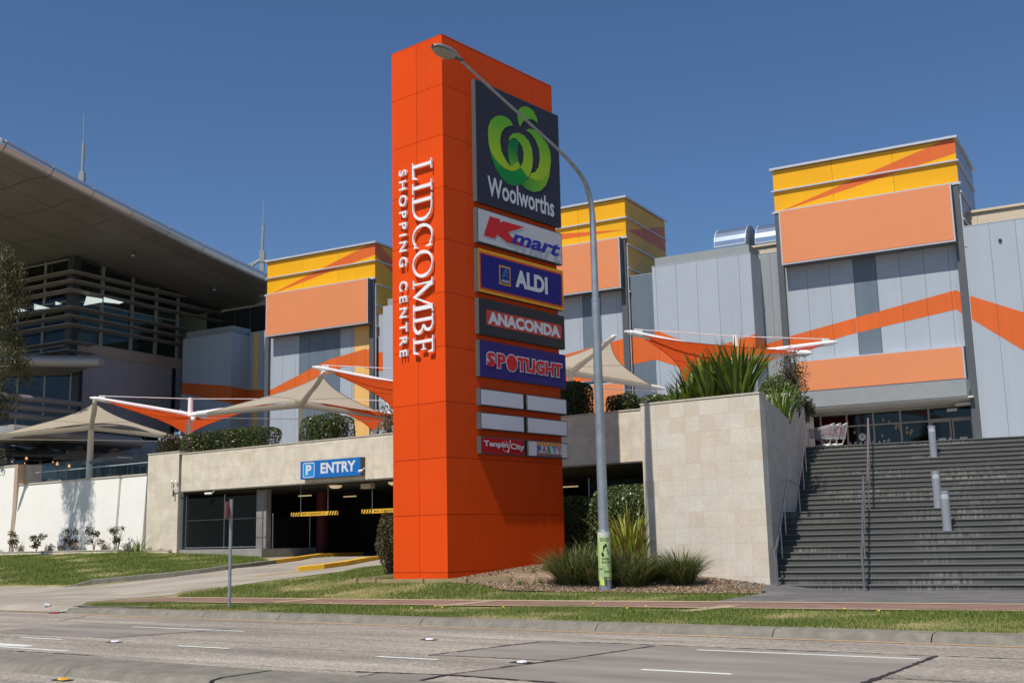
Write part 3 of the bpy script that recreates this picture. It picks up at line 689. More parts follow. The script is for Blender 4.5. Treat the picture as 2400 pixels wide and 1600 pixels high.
wall_text('ENTRY', -37.13, 4.84, 2.2, .48, VF - .006, M['pale_print'], es, bold=.035)
# clearance bars
def clearance(u0, label, vv):
    t = thing('clearance_bar', label, 'clearance bar', SF, (u0, vv, 3.0), 'height clearance bars hanging at the car park entry')
    part('bar', MB().box(u0, u0 + 3.05, vv, vv + .06, 3.0, 3.18), M['yellow_paint'], t)
    st = MB()
    for side in (0, 1):
        for k in range(4):
            a = u0 + .02 + k * .165 if side == 0 else u0 + 2.42 + k * .165
            st.poly([(a, vv - .003, 3.0), (a + .075, vv - .003, 3.0), (a + .155, vv - .003, 3.18), (a + .08, vv - .003, 3.18)])
    part('stripes', st, M['black'], t)
    wall_text('MAX. CLEARANCE 2.0', u0 + .76, 3.05, 1.5, .09, vv - .004, M['black'], t, bold=.01)
    for k in (.62, 2.4): part('chain', MB().tube([(u0 + k, vv + .03, 3.18), (u0 + k, vv + .03, 4.44)], .011, 5), M['galv'], t)
clearance(-39.65, 'yellow bar with black end stripes reading MAX. CLEARANCE 2.0, hanging clear of the bush', VS + .25)
clearance(-35.12, 'yellow bar reading MAX. CLEARANCE 2.0 partly hidden behind the bush by the orange tower', VS + .25)
# cctv and brackets
def camera_obj(p, label, F=SF, d=(-.3, -.1, -.02)):
    t = thing('security_camera', label, 'security camera', F, p)
    part('housing', MB().tube([p, (p[0] + d[0], p[1] + d[1], p[2] + d[2])], .055, 10), M['white_steel'], t)
    part('bracket', MB().tube([p, (p[0] + .08, p[1] + .08, p[2] + .12)], .02, 6), M['trim'], t)
camera_obj((-45.0, VS - .05, 4.28), 'white security camera under the lintel over the chain link fence', d=(-.35, -.15, 0))
camera_obj((-34.5, VS - .35, 4.85), 'small white camera on the right end of the blue entry sign', d=(-.12, -.12, -.05))
cm = thing('sensor_bracket', 'grey bracket with small sensors on the sandstone bay left of the fence', 'bracket', SF, (-48, VS - .1, 4.5))
part('arm', MB().tube([(-47.5, VS - .08, 4.55), (-48.1, VS - .12, 4.6), (-48.1, VS - .12, 4.95)], .025, 6), M['trim'], cm); part('sensor', MB().lathe([(.06, 4.95), (.07, 5.02), (.02, 5.08)], (-48.1, VS - .12, 0), 10), M['white_steel'], cm)
part('sensor', MB().lathe([(.05, 4.25), (.05, 4.55)], (-47.95, VS - .12, 0), 8), M['pier'], cm)
part('dome', MB().lathe([(.07, 4.98), (.02, 5.1)], (-47.8, VS - .1, 0), 10), M['white_steel'], cm)
# left low planter in front of the white wall
lp = thing('low_planter_wall', 'low stone planter edge along the foot of the white terrace wall', 'planter', SF, (-55, VS - 1.5, 1.2))
mb = MB(); mb.box(-80, -50.6, VS - 1.55, VS - 1.35, .6, 1.62); mb.box(-50.6, -50.4, VS - 1.55, VS - .01, .6, 1.62)
mb.box(-50.4, -47.7, VS - .5, VS - .28, .6, 1.55)
part('stone_edge', mb, M['stone'], lp); cc = MB(); cc.box(-80, -50.38, VS - 1.58, VS - 1.32, 1.62, 1.66); cc.box(-50.36, -47.72, VS - .52, VS - .24, 1.55, 1.58); part('coping', cc, M['coping'], lp)
M['bark'] = ramp_mat('bark_mulch', [(0.35, (0.16, 0.105, 0.065)), (0.5, (0.27, 0.185, 0.12)), (0.65, (0.40, 0.30, 0.21))], scale=6, fine=0.3, fscale=40, rough=0.95)
part('soil', MB().box(-80, -50.62, VS - 1.34, VS - .2, .7, 1.52), M['bark'], lp)

# --- granite block planter by the stairs
gb = thing('granite_planter', 'tall pale granite clad planter block with flax plants on top beside the stairs', 'planter', SF, (-16.9, 29.5, .2))
VB0 = 29.49
A = (6.95, 31.5); ua, va = SF.uv(*A)
B_ = SF.uv(11.15, 43.05)
def lerp(a, b, t): return tuple(a[i] + (b[i] - a[i]) * t for i in range(len(a)))
zt = 5.67
def block_poly(z0, z1, inset=0.0):
    pass
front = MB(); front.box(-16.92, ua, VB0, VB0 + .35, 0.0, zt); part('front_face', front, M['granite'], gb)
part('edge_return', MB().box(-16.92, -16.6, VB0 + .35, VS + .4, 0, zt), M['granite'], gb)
# side wall stepping along the stairs
side = MB()
def sidepts(t, z): q = lerp((ua, va), B_, t); return (q[0], q[1], z)
def sideslab(t0, t1, za, zb, th=.32):
    a = lerp((ua, va), B_, t0); b = lerp((ua, va), B_, t1); dx, dy = b[0] - a[0], b[1] - a[1]; l = math.hypot(dx, dy); n = (-dy / l * th, dx / l * th)
    side.hexa([(a[0], a[1], 0), (b[0], b[1], 0), (b[0] + n[0], b[1] + n[1], 0), (a[0] + n[0], a[1] + n[1], 0)], [(a[0], a[1], za), (b[0], b[1], zb), (b[0] + n[0], b[1] + n[1], zb), (a[0] + n[0], a[1] + n[1], za)])
sideslab(0.03, .35, zt, zt)
sideslab(.35, .66, zt, zt - .12)
sideslab(.66, 1.35, 6.62, 6.5)
q6 = lerp((ua, va), B_, .66); side.box(q6[0] - 1.6, q6[0] - .325, q6[1] - .02, q6[1] + .3, 0, 6.62)
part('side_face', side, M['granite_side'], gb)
# raised second pier further up
cp2 = MB(); cp2.box(-16.94, ua + .02, VB0 - .02, VB0 + .36, zt, zt + .05)
part('coping', cp2, M['coping'], gb)
sl_ = MB(); a = lerp((ua, va), B_, .03); b = lerp((ua, va), B_, .64)
sl_.poly([(-16.6, VB0 + .35, zt - .12), (ua - .2, VB0 + .35, zt - .12), (b[0] - .3, b[1], zt - .12), (-16.6, VS + 4, zt - .12)])
part('soil', sl_, M['bark'], gb)

# ================================================================== STAIRCASE
st = thing('staircase', 'wide dark basalt staircase climbing from the footpath to the shop entrance', 'staircase', TF, (-3, 31.83, .2))
c0 = TF.uv(7.02, 31.74); c1 = TF.uv(11.15, 43.1)
def wallu(v): return c0[0] + (c1[0] - c0[0]) * (v - c0[1]) / (c1[1] - c0[1])
def nose(k):      # front edge v, top z of step k (1..28)
    return (31.80 + .31 * (k - 1), .2 + .17 * k) if k <= 13 else (39.28 + .3 * (k - 14), .2 + .17 * k)
M['riser'] = None
def riser_material():
    mt, nt, b = new_mat('stained_basalt_riser'); b.inputs['Roughness'].default_value = 0.7
    tc = N(nt, 'ShaderNodeTexCoord')
    mp = N(nt, 'ShaderNodeMapping'); mp.inputs['Scale'].default_value = (14, 2, 1.2); nt.links.new(tc.outputs['Object'], mp.inputs[0])
    n1 = N(nt, 'ShaderNodeTexNoise'); n1.inputs['Scale'].default_value = 1; n1.inputs['Detail'].default_value = 5; nt.links.new(mp.outputs[0], n1.inputs[0])
    mp2 = N(nt, 'ShaderNodeMapping'); mp2.inputs['Scale'].default_value = (.35, 1.1, 1.1); mp2.inputs['Location'].default_value = (3.1, .4, .7); nt.links.new(tc.outputs['Object'], mp2.inputs[0])
    n2 = N(nt, 'ShaderNodeTexNoise'); n2.inputs['Scale'].default_value = 1; n2.inputs['Detail'].default_value = 2; nt.links.new(mp2.outputs[0], n2.inputs[0])
    r1 = N(nt, 'ShaderNodeMapRange'); r1.inputs[1].default_value = .40; r1.inputs[2].default_value = .62; nt.links.new(n1.outputs[0], r1.inputs[0])
    r2 = N(nt, 'ShaderNodeMapRange'); r2.inputs[1].default_value = .50; r2.inputs[2].default_value = .68; nt.links.new(n2.outputs[0], r2.inputs[0])
    ml = N(nt, 'ShaderNodeMath', operation='MULTIPLY'); nt.links.new(r1.outputs[0], ml.inputs[0]); nt.links.new(r2.outputs[0], ml.inputs[1])
    mx = N(nt, 'ShaderNodeMix', data_type='RGBA'); mx.inputs['A'].default_value = (.078, .078, .071, 1); mx.inputs['B'].default_value = (.25, .235, .20, 1)
    nt.links.new(ml.outputs[0], mx.inputs['Factor']); nt.links.new(mx.outputs['Result'], b.inputs['Base Color']); return mt
M['riser'] = riser_material()
ris = MB(); tr = MB()
UR = 12.0
for k in range(1, 29):
    v, z = nose(k); vn = nose(k + 1)[0] if k < 28 else v + .4
    if k == 13: vn = nose(14)[0]
    uL = wallu(v) - .25
    ris.box(uL, UR, v + .036, vn + .06, z - .17 - (.3 if k > 1 else .2), z - .034)
    # tread slabs with joints
    u = uL + rnd.uniform(.2, 1.2); a = uL
    while a < UR:
        b_ = min(UR, u); tr.box(a, b_ - .006, v, vn + .05, z - .033, z); a = b_; u = b_ + 1.5
part('risers', ris, M['riser'], st); part('treads', tr, M['nosing'], st)
# handrails
def hr(pts, r=.028): return MB().tube(pts, r, 8)
def stair_z(v):
    z = .2
    for k in range(1, 29):
        if v >= nose(k)[0] - 1e-6: z = nose(k)[1]
    return z
def rail(label, off_or_u, top_end=True):
    t = thing('handrail', label, 'handrail', TF, (off_or_u(32), 31.6, .2))
    H = .95
    v0, v1, v2, v3 = 31.45, nose(13)[0] + .1, nose(14)[0] - .5, nose(28)[0] + .1
    f = off_or_u
    def line(va, za, vb, zb): return [(f(va), va, za), (f(vb), vb, zb)]
    L1 = [(f(v0), v0, .2), (f(v0), v0, 1.32), (f(v0 + .35), v0 + .35, 1.35), (f(v1), v1, nose(13)[1] + H + .05), (f(v2), v2, nose(13)[1] + H), (f(v3), v3, nose(28)[1] + H)]
    part('top_rail', hr(L1), M['stainless'], t)
    posts = [v0 + .35, nose(5)[0] + .1, nose(9)[0] + .1, v1, v2, nose(18)[0] + .1, nose(22)[0] + .1, v3]
    for pv in posts:
        # rail height at pv
        zs = None
        for (ua_, va_, za_), (ub, vb, zb) in zip(L1[2:], L1[3:]):
            if va_ - 1e-6 <= pv <= vb + 1e-6: zs = za_ + (zb - za_) * (pv - va_) / max(vb - va_, 1e-6)
        if zs is None: zs = L1[-1][2]
        part('post', hr([(f(pv), pv, stair_z(pv)), (f(pv), pv, zs)], .022), M['stainless'], t)
    return t
mu0 = on_v(2027, 1387, TF, 31.6)[0]; mu1 = on_v(2039, 1120, TF, nose(20)[0] + .1)[0]
def mid_u(v): return mu0 + (mu1 - mu0) * (v - 31.6) / (nose(20)[0] + .1 - 31.6)
rail('stainless handrail running up the granite side wall of the stairs', lambda v: wallu(v) + .2)
rail('stainless handrail standing free in the middle of the staircase', mid_u)
# bollard lights on stairs
def bollard(u, k, label, dv=.15):
    v, z = nose(k); v += dv
    t = thing('bollard_light', label, 'bollard light', TF, (u, v, z), 'bollard lights on the stairs')
    part('base_plate', MB().lathe([(.16, z), (.16, z + .02), (.1, z + .025)], (u, v, 0), 20), M['galv'], t)
    part('post', MB().lathe([(.125, z + .02), (.125, z + .9)], (u, v, 0), 20), M['bollard'], t)
    part('louvre_head', MB().lathe([(.118, z + .9), (.118, z + 1.06)], (u, v, 0), 20), M['trim'], t)
    part('lid', MB().lathe([(.13, z + 1.06), (.13, z + 1.12), (.02, z + 1.13)], (u, v, 0), 20), M['bollard'], t)
M['bollard'] = mat('grey_bollard', (0.26, 0.28, 0.31), 0.45, var=0.04)
def step_u(px, py, k): return on_v(px, py, TF, nose(k)[0] + .15)[0]
bollard(step_u(2222, 1255, 9), 9, 'grey cylindrical bollard light lowest on the stairs')
bollard(on_v(2199, 1187, TF, nose(13)[0] + 1.3)[0], 13, 'grey cylindrical bollard light in the middle of the stairs, just behind the lowest one', 1.3)
bollard(step_u(2189, 1070, 24), 24, 'grey cylindrical bollard light near the top of the stairs')

# ================================================================== SHOPPING CENTRE
VF0 = 54.0
def panels(mb, u0, u1, z0, z1, v, joints, th=.05, gap=.012, zj=()):
    """cladding sheets with real open joints; front face at v"""
    us_ = [u0] + [j for j in joints if u0 + .05 < j < u1 - .05] + [u1]; zs_ = [z0] + [j for j in zj if z0 < j < z1] + [z1]
    for a, b in zip(us_, us_[1:]):
        for c, d in zip(zs_, zs_[1:]):
            mb.box(a + gap / 2, b - gap / 2, v, v + th, c + gap / 2, d - gap / 2)
def vband(mb, top, bot, joints, v, gap=.012):
    """coloured band between two broken lines on a wall at v, cut at the panel joints"""
    def ev(L, u):
        for (a, za), (b, zb) in zip(L, L[1:]):
            if a - 1e-9 <= u <= b + 1e-9: return za + (zb - za) * (u - a) / (b - a)
    br = sorted(set([p[0] for p in top] + [p[0] for p in bot] + [j for j in joints if top[0][0] < j < top[-1][0]]))
    js = set(joints)
    for a, b in zip(br, br[1:]):
        if b - a < .02: continue
        a2 = a + (gap / 2 if a in js else 0); b2 = b - (gap / 2 if b in js else 0)
        mb.poly([(a2, v, ev(bot, a2)), (b2, v, ev(bot, b2)), (b2, v, ev(top, b2)), (a2, v, ev(top, a2))])
M['backing'] = mat('joint_backing', (0.07, 0.075, 0.085), 0.8)
def tower(u0, u1, label, kind):
    t = thing('clad_tower', label, 'building tower', BF, (u0, VF0, DECK), 'towers of the shopping centre')
    s = (VF0 - .64) / VF0
    core = MB(); core.box(u0 + .06, u1 - .06, VF0 + .06, 59.7, 14.79, 19.78); core.box(u0 + .3, u1 - .3, VF0 + .14, 59.0, DECK - .3 if kind != 'R' else 8.2, 14.8)
    part('core', core, M['backing'], t)
    # yellow head
    y = MB(); js = [u0 + (u1 - u0) * .34, u0 + (u1 - u0) * .67]
    panels(y, u0, u1, 17.55, 19.76, VF0, js, zj=[18.66])
    part('yellow_front', y, M['yellow'], t)
    sd_ = MB(); vj = [VF0 + .004, VF0 + 2.5, 59.72]
    zsid = [13.9, 14.6, 15.9, 17.2, 18.66, 19.76]
    for a, b in zip(vj, vj[1:]):
        for c, d in zip(zsid, zsid[1:]): sd_.box(u1 - .055, u1, a + .006 + (.05 if a < VF0 + .1 else 0), b - .006, c + .006, d - .006)
    part('side_cladding', sd_, M['side_reflect'] if kind == 'R' else M['yellow'], t)
    sp = MB(); v = VF0 - .006
    if kind in 'RL':
        sp.poly([(u0 + .2, v, 17.62), (u0 + .8, v, 17.72), (u1 - 1.55, v, 19.12), (u1 - .01, v, 19.12 + .0), (u1 - .01, v, 19.72), (u1 - .62, v, 19.74)][:1] + [(u1 - .01, v, 19.08), (u1 - .01, v, 19.74), (u1 - .6, v, 19.74)])
    else:
        sp.poly([(u0 + 1.0, v, 18.45), (u0 + 3.6, v, 18.08), (u1 - .02, v, 18.02), (u0 + 3.4, v, 18.52)])
    if kind == 'L': sp.poly([(u1 + .006, VF0 + .01, 19.06), (u1 + .006, VF0 + .01, 19.74), (u1 + .006, VF0 + .5, 19.74), (u1 + .006, 59.6, 17.5), (u1 + .006, 59.6, 16.4)][::-1])
    if kind == 'M': sp.poly([(u1 + .006, VF0 + .2, 18.02), (u1 + .006, 59.6, 18.0), (u1 + .006, 59.6, 19.5)][::1])
    part('orange_flash', sp, M['band'], t)
    tr_ = MB(); tr_.box(u0 - .12, u1 + .12, VF0 - .14, 59.9, 19.79, 19.90)
    tr_.box(u0 - .1, u1 + .1, VF0 - .12, VF0 - .01, 18.66, 18.73); tr_.box(u1 + .01, u1 + .1, VF0 - .01, 59.8, 18.66, 18.73)
    tr_.box(u1 - .42, u1 + .1, VF0 - .16, VF0 - .01, 17.52, 17.64); tr_.box(u1 + .01, u1 + .1, VF0 - .01, 59.8, 17.16, 17.24); tr_.box(u1 + .01, u1 + .1, VF0 - .01, 59.8, 15.86, 15.94); tr_.box(u1 + .01, u1 + .1, VF0 - .01, 59.8, 14.56, 14.64)
    tr_.box(u0 - .1, u0 + .3, VF0 - .16, VF0 - .01, 17.52, 17.62)
    part('trim_rails', tr_, M['trim'], t)
    # upper sign board
    bu0, bu1 = (u0 + .18) * s, (u1 - .36) * s
    if kind == 'L': bu0 = (u0 - .08) * s; bu1 = (u1 - .56) * s
    if kind == 'M': bu1 = (u1 - .42) * s
    b = MB(); b.box(bu0, bu1, VF0 - .64, VF0 - .02, 14.72, 17.50); bo = part('sign_board', b, M['trim'], t)
    part('board_face', MB().box(bu0 + .06, bu1 - .06, VF0 - .652, VF0 - .64, 14.80, 17.44), M['peach'], bo)
    part('board_side', MB().box(bu1, bu1 + .012, VF0 - .62, VF0 - .03, 14.74, 17.48), M['pier'], bo)
    part('board_underside', MB().box(bu0 + .02, bu1 - .02, VF0 - .62, VF0 - .03, 14.70, 14.716), M['pier'], bo)
    # piers
    for a, b2 in ((u0, u0 + .3), (u1 - .36, u1 - .02)):
        part('pier', MB().box(a, b2, VF0 - .12, VF0 + .3, DECK, 17.5), M['pier'], t)
    part('edge_strip', MB().box(u1 - .018, u1 + .03, VF0 + .02, VF0 + .12, DECK, 17.1), M['trim'], t)
    # lower wall
    w = MB(); w2 = MB(); w3 = MB(); vw = VF0 + .09
    js = [round(u1 - .76 - 1.1 * i, 3) for i in range(8)][::-1]
    zb = DECK if kind == 'L' else 9.95
    if kind == 'R':
        panels(w, u0 + .3, -11.55, zb, 14.75, vw, js); panels(w2, -11.54, -10.48, zb, 14.75, vw, js); panels(w, -10.47, u1 - .37, zb, 14.75, vw, js)
        top = [(u0 + .3, 11.28), (-12.63, 11.66), (-7.0, 12.60), (u1 - .37, 12.46)]; bot = [(u0 + .3, 10.55), (-13.3, 10.78), (-12.0, 11.04), (-7.05, 11.70), (u1 - .37, 11.45)]
    elif kind == 'L':
        panels(w, u0 + .3, -45.98, zb, 14.75, vw, js); panels(w2, -45.97, -42.74, zb, 14.75, vw, js); panels(w, -42.73, -41.66, zb, 14.75, vw, js); panels(w3, -41.65, u1 - .37, zb, 14.75, vw, js)
        top = [(u0 + .3, 11.42), (-43.62, 12.92), (-40.87, 13.30), (u1 - .37, 13.22)]; bot = [(u0 + .3, 10.70), (-44.65, 11.74), (-42.6, 12.36), (-41.4, 12.34), (u1 - .37, 12.0)]
    else:
        panels(w, u0 + .3, -26.1, zb, 14.75, vw, js); panels(w2, -26.09, -25.0, zb, 14.75, vw, js); panels(w, -24.99, u1 - .37, zb, 14.75, vw, js)
        top = [(u0 + .3, 11.0), (-27.16, 11.62), (u1 - .37, 12.12)]; bot = [(u0 + .3, 9.97), (-27.2, 10.0), (-25.6, 10.05), (u1 - .37, 10.72)]
    part('wall_panels', w, M['blue_grey'], t); part('dark_panels', w2, M['slate'], t)
    if w3.v: part('yellow_panels', w3, M['lemon'], t)
    bd_ = MB(); vband(bd_, top, bot, js, vw - .005); part('orange_band', bd_, M['band'], t)
    return t
M['side_reflect'] = mat('side_reflection_tone', (0.30, 0.29, 0.33), 0.3, var=0.05)  # grey-lilac reflection and shade of the right tower's side, put into its colour
tR = tower(-15.15, -6.44, 'yellow and peach tower at the right above the glazed shop entrance', 'R')
tM = tower(-31.9, -23.3, 'yellow and peach tower partly hidden behind the orange sign tower, with an olive yellow side', 'M')
tL = tower(-48.65, -40.0, 'yellow and peach tower beside the silver roof edge, with a pale yellow wall strip', 'L')
# low boards
for nm, t, u0, u1, z0, z1 in [('M', tM, -31.7, -23.75, 7.2, 9.8), ('R', tR, -14.6, -6.9, 8.42, 9.98)]:
    s = (VF0 - .5) / VF0
    b = part('low_board', MB().box(u0 * s, u1 * s, VF0 - .5, VF0 + .12, z0, z1 - .05), M['trim'], t)
    part('board_face', MB().box(u0 * s + .02, u1 * s - .06, VF0 - .512, VF0 - .5, z0 + .02, z1 - .11), M['peach'], b)
# entrance canopy and shopfront of the right tower
ca = MB(); s = (VF0 - .5) / VF0
ca.hexa([(-15.3 * s, VF0 - .5, 7.64), (-6.92 * s, VF0 - .5, 7.64), (-6.60, VF0 + 1.3, 7.64), (-15.2, VF0 + 1.3, 7.64)], [(-15.3 * s, VF0 - .5, 8.40), (-6.92 * s, VF0 - .5, 8.40), (-6.60, VF0 + .2, 8.40), (-15.2, VF0 + .2, 8.40)])
part('canopy_fascia', ca, M['cap'], tR)
part('canopy_soffit', MB().box(-15.2, -6.62, VF0 - .42, VF0 + 2.2, 7.56, 7.632), M['soffit_light'] if 'soffit_light' in M else M['cream_steel'], tR)
sf = thing('shopfront', 'glazed cafe shopfront with double doors under the entrance canopy', 'shopfront', BF, (-11, 56, DECK))
GZ = 7.5; VG = 56.0
us_m = [-16.6, -15.35, -14.08, -12.8, -11.53, -10.26, -8.96]
fr_ = MB()
for u in us_m: fr_.box(u - .04, u + .04, VG - .06, VG + .06, DECK, GZ)
fr_.box(-16.6, -6.9, VG - .05, VG + .05, 7.42, 7.56); fr_.box(-16.6, -8.99, VG - .045, VG + .045, 6.80, 6.87); fr_.box(-8.93, -6.95, VG - .045, VG + .045, 6.82, 6.92)
fr_.box(-7.02, -6.92, VG - .06, VG + .06, DECK, 7.42)
part('frame', fr_, M['mullion'], sf)
for a, b in zip(us_m, us_m[1:]): part('pane', MB().box(a + .04, b - .04, VG - .008, VG + .008, DECK, 7.42), M['glass'], sf)
part('pane', MB().box(-8.92, -7.02, VG - .008, VG + .008, 6.92, 7.42), M['glass'], sf)
for a, b in ((-8.9, -7.99), (-7.95, -7.04)):
    d = part('door', MB().box(a + .08, b - .08, VG - .012, VG + .006, DECK + .1, 6.75), M['glass'], sf)
    f2 = MB(); f2.box(a, a + .08, VG - .05, VG + .05, DECK, 6.82); f2.box(b - .08, b, VG - .05, VG + .05, DECK, 6.82); f2.box(a + .08, b - .08, VG - .05, VG + .05, 6.75, 6.82); part('frame', f2, M['mullion'], d)
    part('notice', MB().box(a + .28, a + .62, VG - .02, VG - .014, 5.75, 6.0), M['pale_print'], d)
part('door_notice', MB().box(-8.15, -8.03, VG - .07, VG - .062, 5.85, 6.0), M['pale_print'], sf)
part('exit_light', MB().box(-8.1, -7.65, VG - .2, VG - .1, 7.2, 7.34), M['pale_print'], sf)
cream_t = M['cream_steel']
V, Fc = glyphs('LEAF CAFÉ', 1.95, .40, bold=0.0, space=1.25); mb = MB(); mb.add([(-12.72 + a * .98, VG - .012, 5.74 + b) for a, b, c in V], Fc); part('lettering', mb, M['pale_print'], sf)
def hexa_logo(cx, cz, r):
    mb = MB(); P = [(cx + r * math.sin(R(60 * i)), cz + r * math.cos(R(60 * i))) for i in range(6)]
    mb.poly([(a, VG - .012, c) for a, c in P]); return mb
part('logo', hexa_logo(-12.12, 6.28, .2), M['pale_print'], sf)
lw = MB()
for a, b in [((-12.12, 6.28), (-12.12, 6.47)), ((-12.12, 6.28), (-12.28, 6.19)), ((-12.12, 6.28), (-11.96, 6.19)), ((-12.24, 6.38), (-12.12, 6.32)), ((-12.0, 6.38), (-12.12, 6.32))]:
    dx, dz = b[0] - a[0], b[1] - a[1]; l = math.hypot(dx, dz); nx, nz = -dz / l * .011, dx / l * .011
    lw.poly([(a[0] + nx, VG - .016, a[1] + nz), (b[0] + nx, VG - .016, b[1] + nz), (b[0] - nx, VG - .016, b[1] - nz), (a[0] - nx, VG - .016, a[1] - nz)])
part('logo_lines', lw, M['black'], sf)
rm = MB(); rm.box(-17, -6.5, 63, 63.1, DECK, 7.6); rm.box(-17, -6.5, 56.1, 63, 7.6, 7.7); rm.box(-17.1, -17, 56.1, 63, DECK, 7.6); rm.box(-6.6, -6.5, 56.1, 63, DECK, 7.6)
part('interior', rm, M['room'], sf)
bl = MB()
for i in range(9): bl.box(-16.4, -9.1, 56.5, 56.52, 7.0 + i * .055, 7.012 + i * .055)
part('slat_blind', bl, M['room_light'], sf)
for i, (px, py) in enumerate([(2070, 984), (2084, 988), (2100, 995), (2100, 1002), (2107, 998), (2111, 1006), (2126, 1002), (2126, 1013), (2137, 1009), (2134, 1015), (2003, 1013), (2068, 1020), (2036, 1010)]):
    vv = 58 + (i % 3) * .8; u, z = on_v(px, py, BF, vv)
    b = MB().lathe([(.02, .09), (.055, .02), (.05, -.05), (.01, -.08)], (u, vv, z), 8)
    lp = solo('pendant_lamp', b, M['lamp'], 'small glowing pendant bulb hanging inside the cafe shopfront', 'pendant lamp', F=BF, base=(u, vv, z), group='pendant bulbs inside the cafe')
    w_ = part('cord', MB().tube([(u, vv, z + .09), (u, vv, 7.6)], .006, 4), M['black'], None); w_.parent = lp; w_.data.transform(Matrix.Translation((-u, -vv, -z)))
# downpipe at the right end of the canopy
solo('downpipe', MB().tube([(-7.6, 55.2, 7.45), (-6.95, 54.9, 7.45), (-6.78, 54.8, 7.25), (-6.78, 54.8, DECK)], .08, 10), M['cream_steel'], 'pale pipe bending down beside the shop doors', 'pipe', F=BF, base=(-6.8, 54.8, DECK))

def box_block(u0, u1, v0, v1, z1, label, kind):
    t = thing('clad_block', label, 'building block', BF, (u0, v0, DECK))
    core = MB(); core.box(u0 + .05, u1 - .05, v0 + .05, v1, DECK, z1 - .01); part('core', core, M['backing'], t)
    js = [round(u1 - .62 - 1.1 * i, 3) for i in range(5)][::-1]
    w = MB(); panels(w, u0, u1, DECK, z1, v0, js); part('front_panels', w, M['blue_grey'], t)
    s_ = MB()
    vj = [v0 + .052, v0 + .9, v1]
    for a, b in zip(vj, vj[1:]): s_.box(u1 - .05, u1, a, b - .01, DECK, z1)
    part('side_panels', s_, M['blue_grey'], t)
    part('roof_upstand', MB().box(u0 + .12, u1 - .1, v0 + .15, v1 + .1, z1 + .005, z1 + .48), M['cap'], t)
    part('edge_trim', MB().box(u0 - .01, u1 + .02, v0 - .012, v0 + .04, z1, z1 + .03), M['trim'], t)
    bd_ = MB(); v = v0 - .005
    if kind == 'M': top = [(u0, 12.08), (-21.27, 12.08), (-19.5, 11.2), (-18.4, 10.8), (u1, 11.3)]; bot = [(u0, 10.5), (-21.2, 10.52), (-19.9, 9.98), (-18.3, 9.5), (u1, 10.0)]
    else: top = [(u0, 12.26), (-53, 12.05), (u1, 11.66)]; bot = [(u0, 11.52), (-52.5, 11.1), (u1, 10.55)]
    vband(bd_, top, bot, js, v); 
    zt_, zb_ = top[-1][1], bot[-1][1]
    bd_.poly([(u1 + .005, v0 + .01, zb_), (u1 + .005, v1, zb_ - .25), (u1 + .005, v1, zt_ - .1), (u1 + .005, v0 + .01, zt_)])
    part('orange_band', bd_, M['band'], t); return t
box_block(-21.3, -16.08, 52.5, 54.3, 15.36, 'pale blue grey clad block between the two towers right of the sign tower', 'M')
GS = 1.12  # shaded block enlarged and pushed back from the camera eye
box_block(-54.5, -50.18, 52.5, 54.2, 15.12, 'shaded blue grey clad block under the big silver roof', 'L')
GS = 1.0
def link_wall(u0, u1, v, z1, label, cols, band=None, joints=()):
    t = thing('clad_wall', label, 'wall', BF, (u0, v, DECK))
    part('core', MB().box(u0, u1, v + .05, v + .5, DECK, z1 - .01), M['backing'], t)
    a = u0
    for b, mt_ in cols:
        w = MB(); panels(w, a, b, DECK, z1, v, joints); part('wall_panels', w, M[mt_], t); a = b + .004
    part('edge_trim', MB().box(u0, u1, v - .012, v + .3, z1, z1 + .03), M['trim'], t)
    if band: bm_ = MB(); vband(bm_, band[0], band[1], joints, v - .005); part('orange_band', bm_, M['band'], t)
    return t
link_wall(-23.24, -21.1, VF0 + .14, 15.44, 'narrow slate grey wall between the middle tower and the pale block', [(-21.1, 'slate')], ([(-23.24, 12.15), (-22.0, 12.03), (-21.1, 11.95)], [(-23.24, 10.7), (-21.1, 10.9)]), [-21.95])
link_wall(-16.2, -15.16, VF0 + .14, 15.62, 'narrow grey wall between the pale block and the right tower', [(-15.16, 'blue_grey2')], ([(-16.2, 11.0), (-15.16, 11.2)], [(-16.2, 10.1), (-15.16, 10.4)]), [-15.6])
GS = 1.12  # yellow strip wall scaled outward from the camera eye likewise
link_wall(-50.2, -48.66, VF0 + .14, 15.32, 'narrow wall with a yellow strip between the shaded block and the left tower', [(-49.9, 'blue_grey'), (-49.42, 'lemon'), (-48.98, 'blue_grey'), (-48.66, 'blue_grey')], ([(-50.2, 11.62), (-48.66, 11.45)], [(-50.2, 10.55), (-48.66, 10.5)]), [])
GS = 1.0
link_wall(-39.98, -34.0, VF0 + .3, 15.33, 'pale wall just left of the orange sign tower beside the left tower', [(-34.0, 'blue_grey')], ([(-39.98, 13.05), (-39.2, 12.95), (-34, 12.2)], [(-39.98, 11.9), (-34, 11.3)]), [-39.2, -38.1])
box_block2 = thing('clad_block', 'pale block edge seen just left of the orange sign tower', 'building block', BF, (-39, 52.6, DECK))
w = MB(); panels(w, -38.4, -33.5, DECK, 15.4, 52.6, [-37.3, -36.2, -35.1]); part('front_panels', w, M['blue_grey'], box_block2); part('core', MB().box(-38.35, -33.55, 52.66, 54.2, DECK, 15.3), M['backing'], box_block2)
part('roof_upstand', MB().box(-38.2, -33.6, 52.8, 54.2, 15.41, 15.85), M['cap'], box_block2)
link_wall(-6.42, 22, VF0 + .02, 15.50, 'large pale blue grey wing with a falling orange band at the right edge of the photo', [(22, 'blue_grey')], ([(-6.42, 12.25), (-1.5, 9.9), (3, 8.0)], [(-6.42, 11.15), (-4.35, 9.45), (-1, 7.2), (3, 4.98)]), [-5.34, -4.24, -3.14, -2.04, -.94, .16, 1.26, 2.36, 3.46, 4.56, 5.66, 6.76])
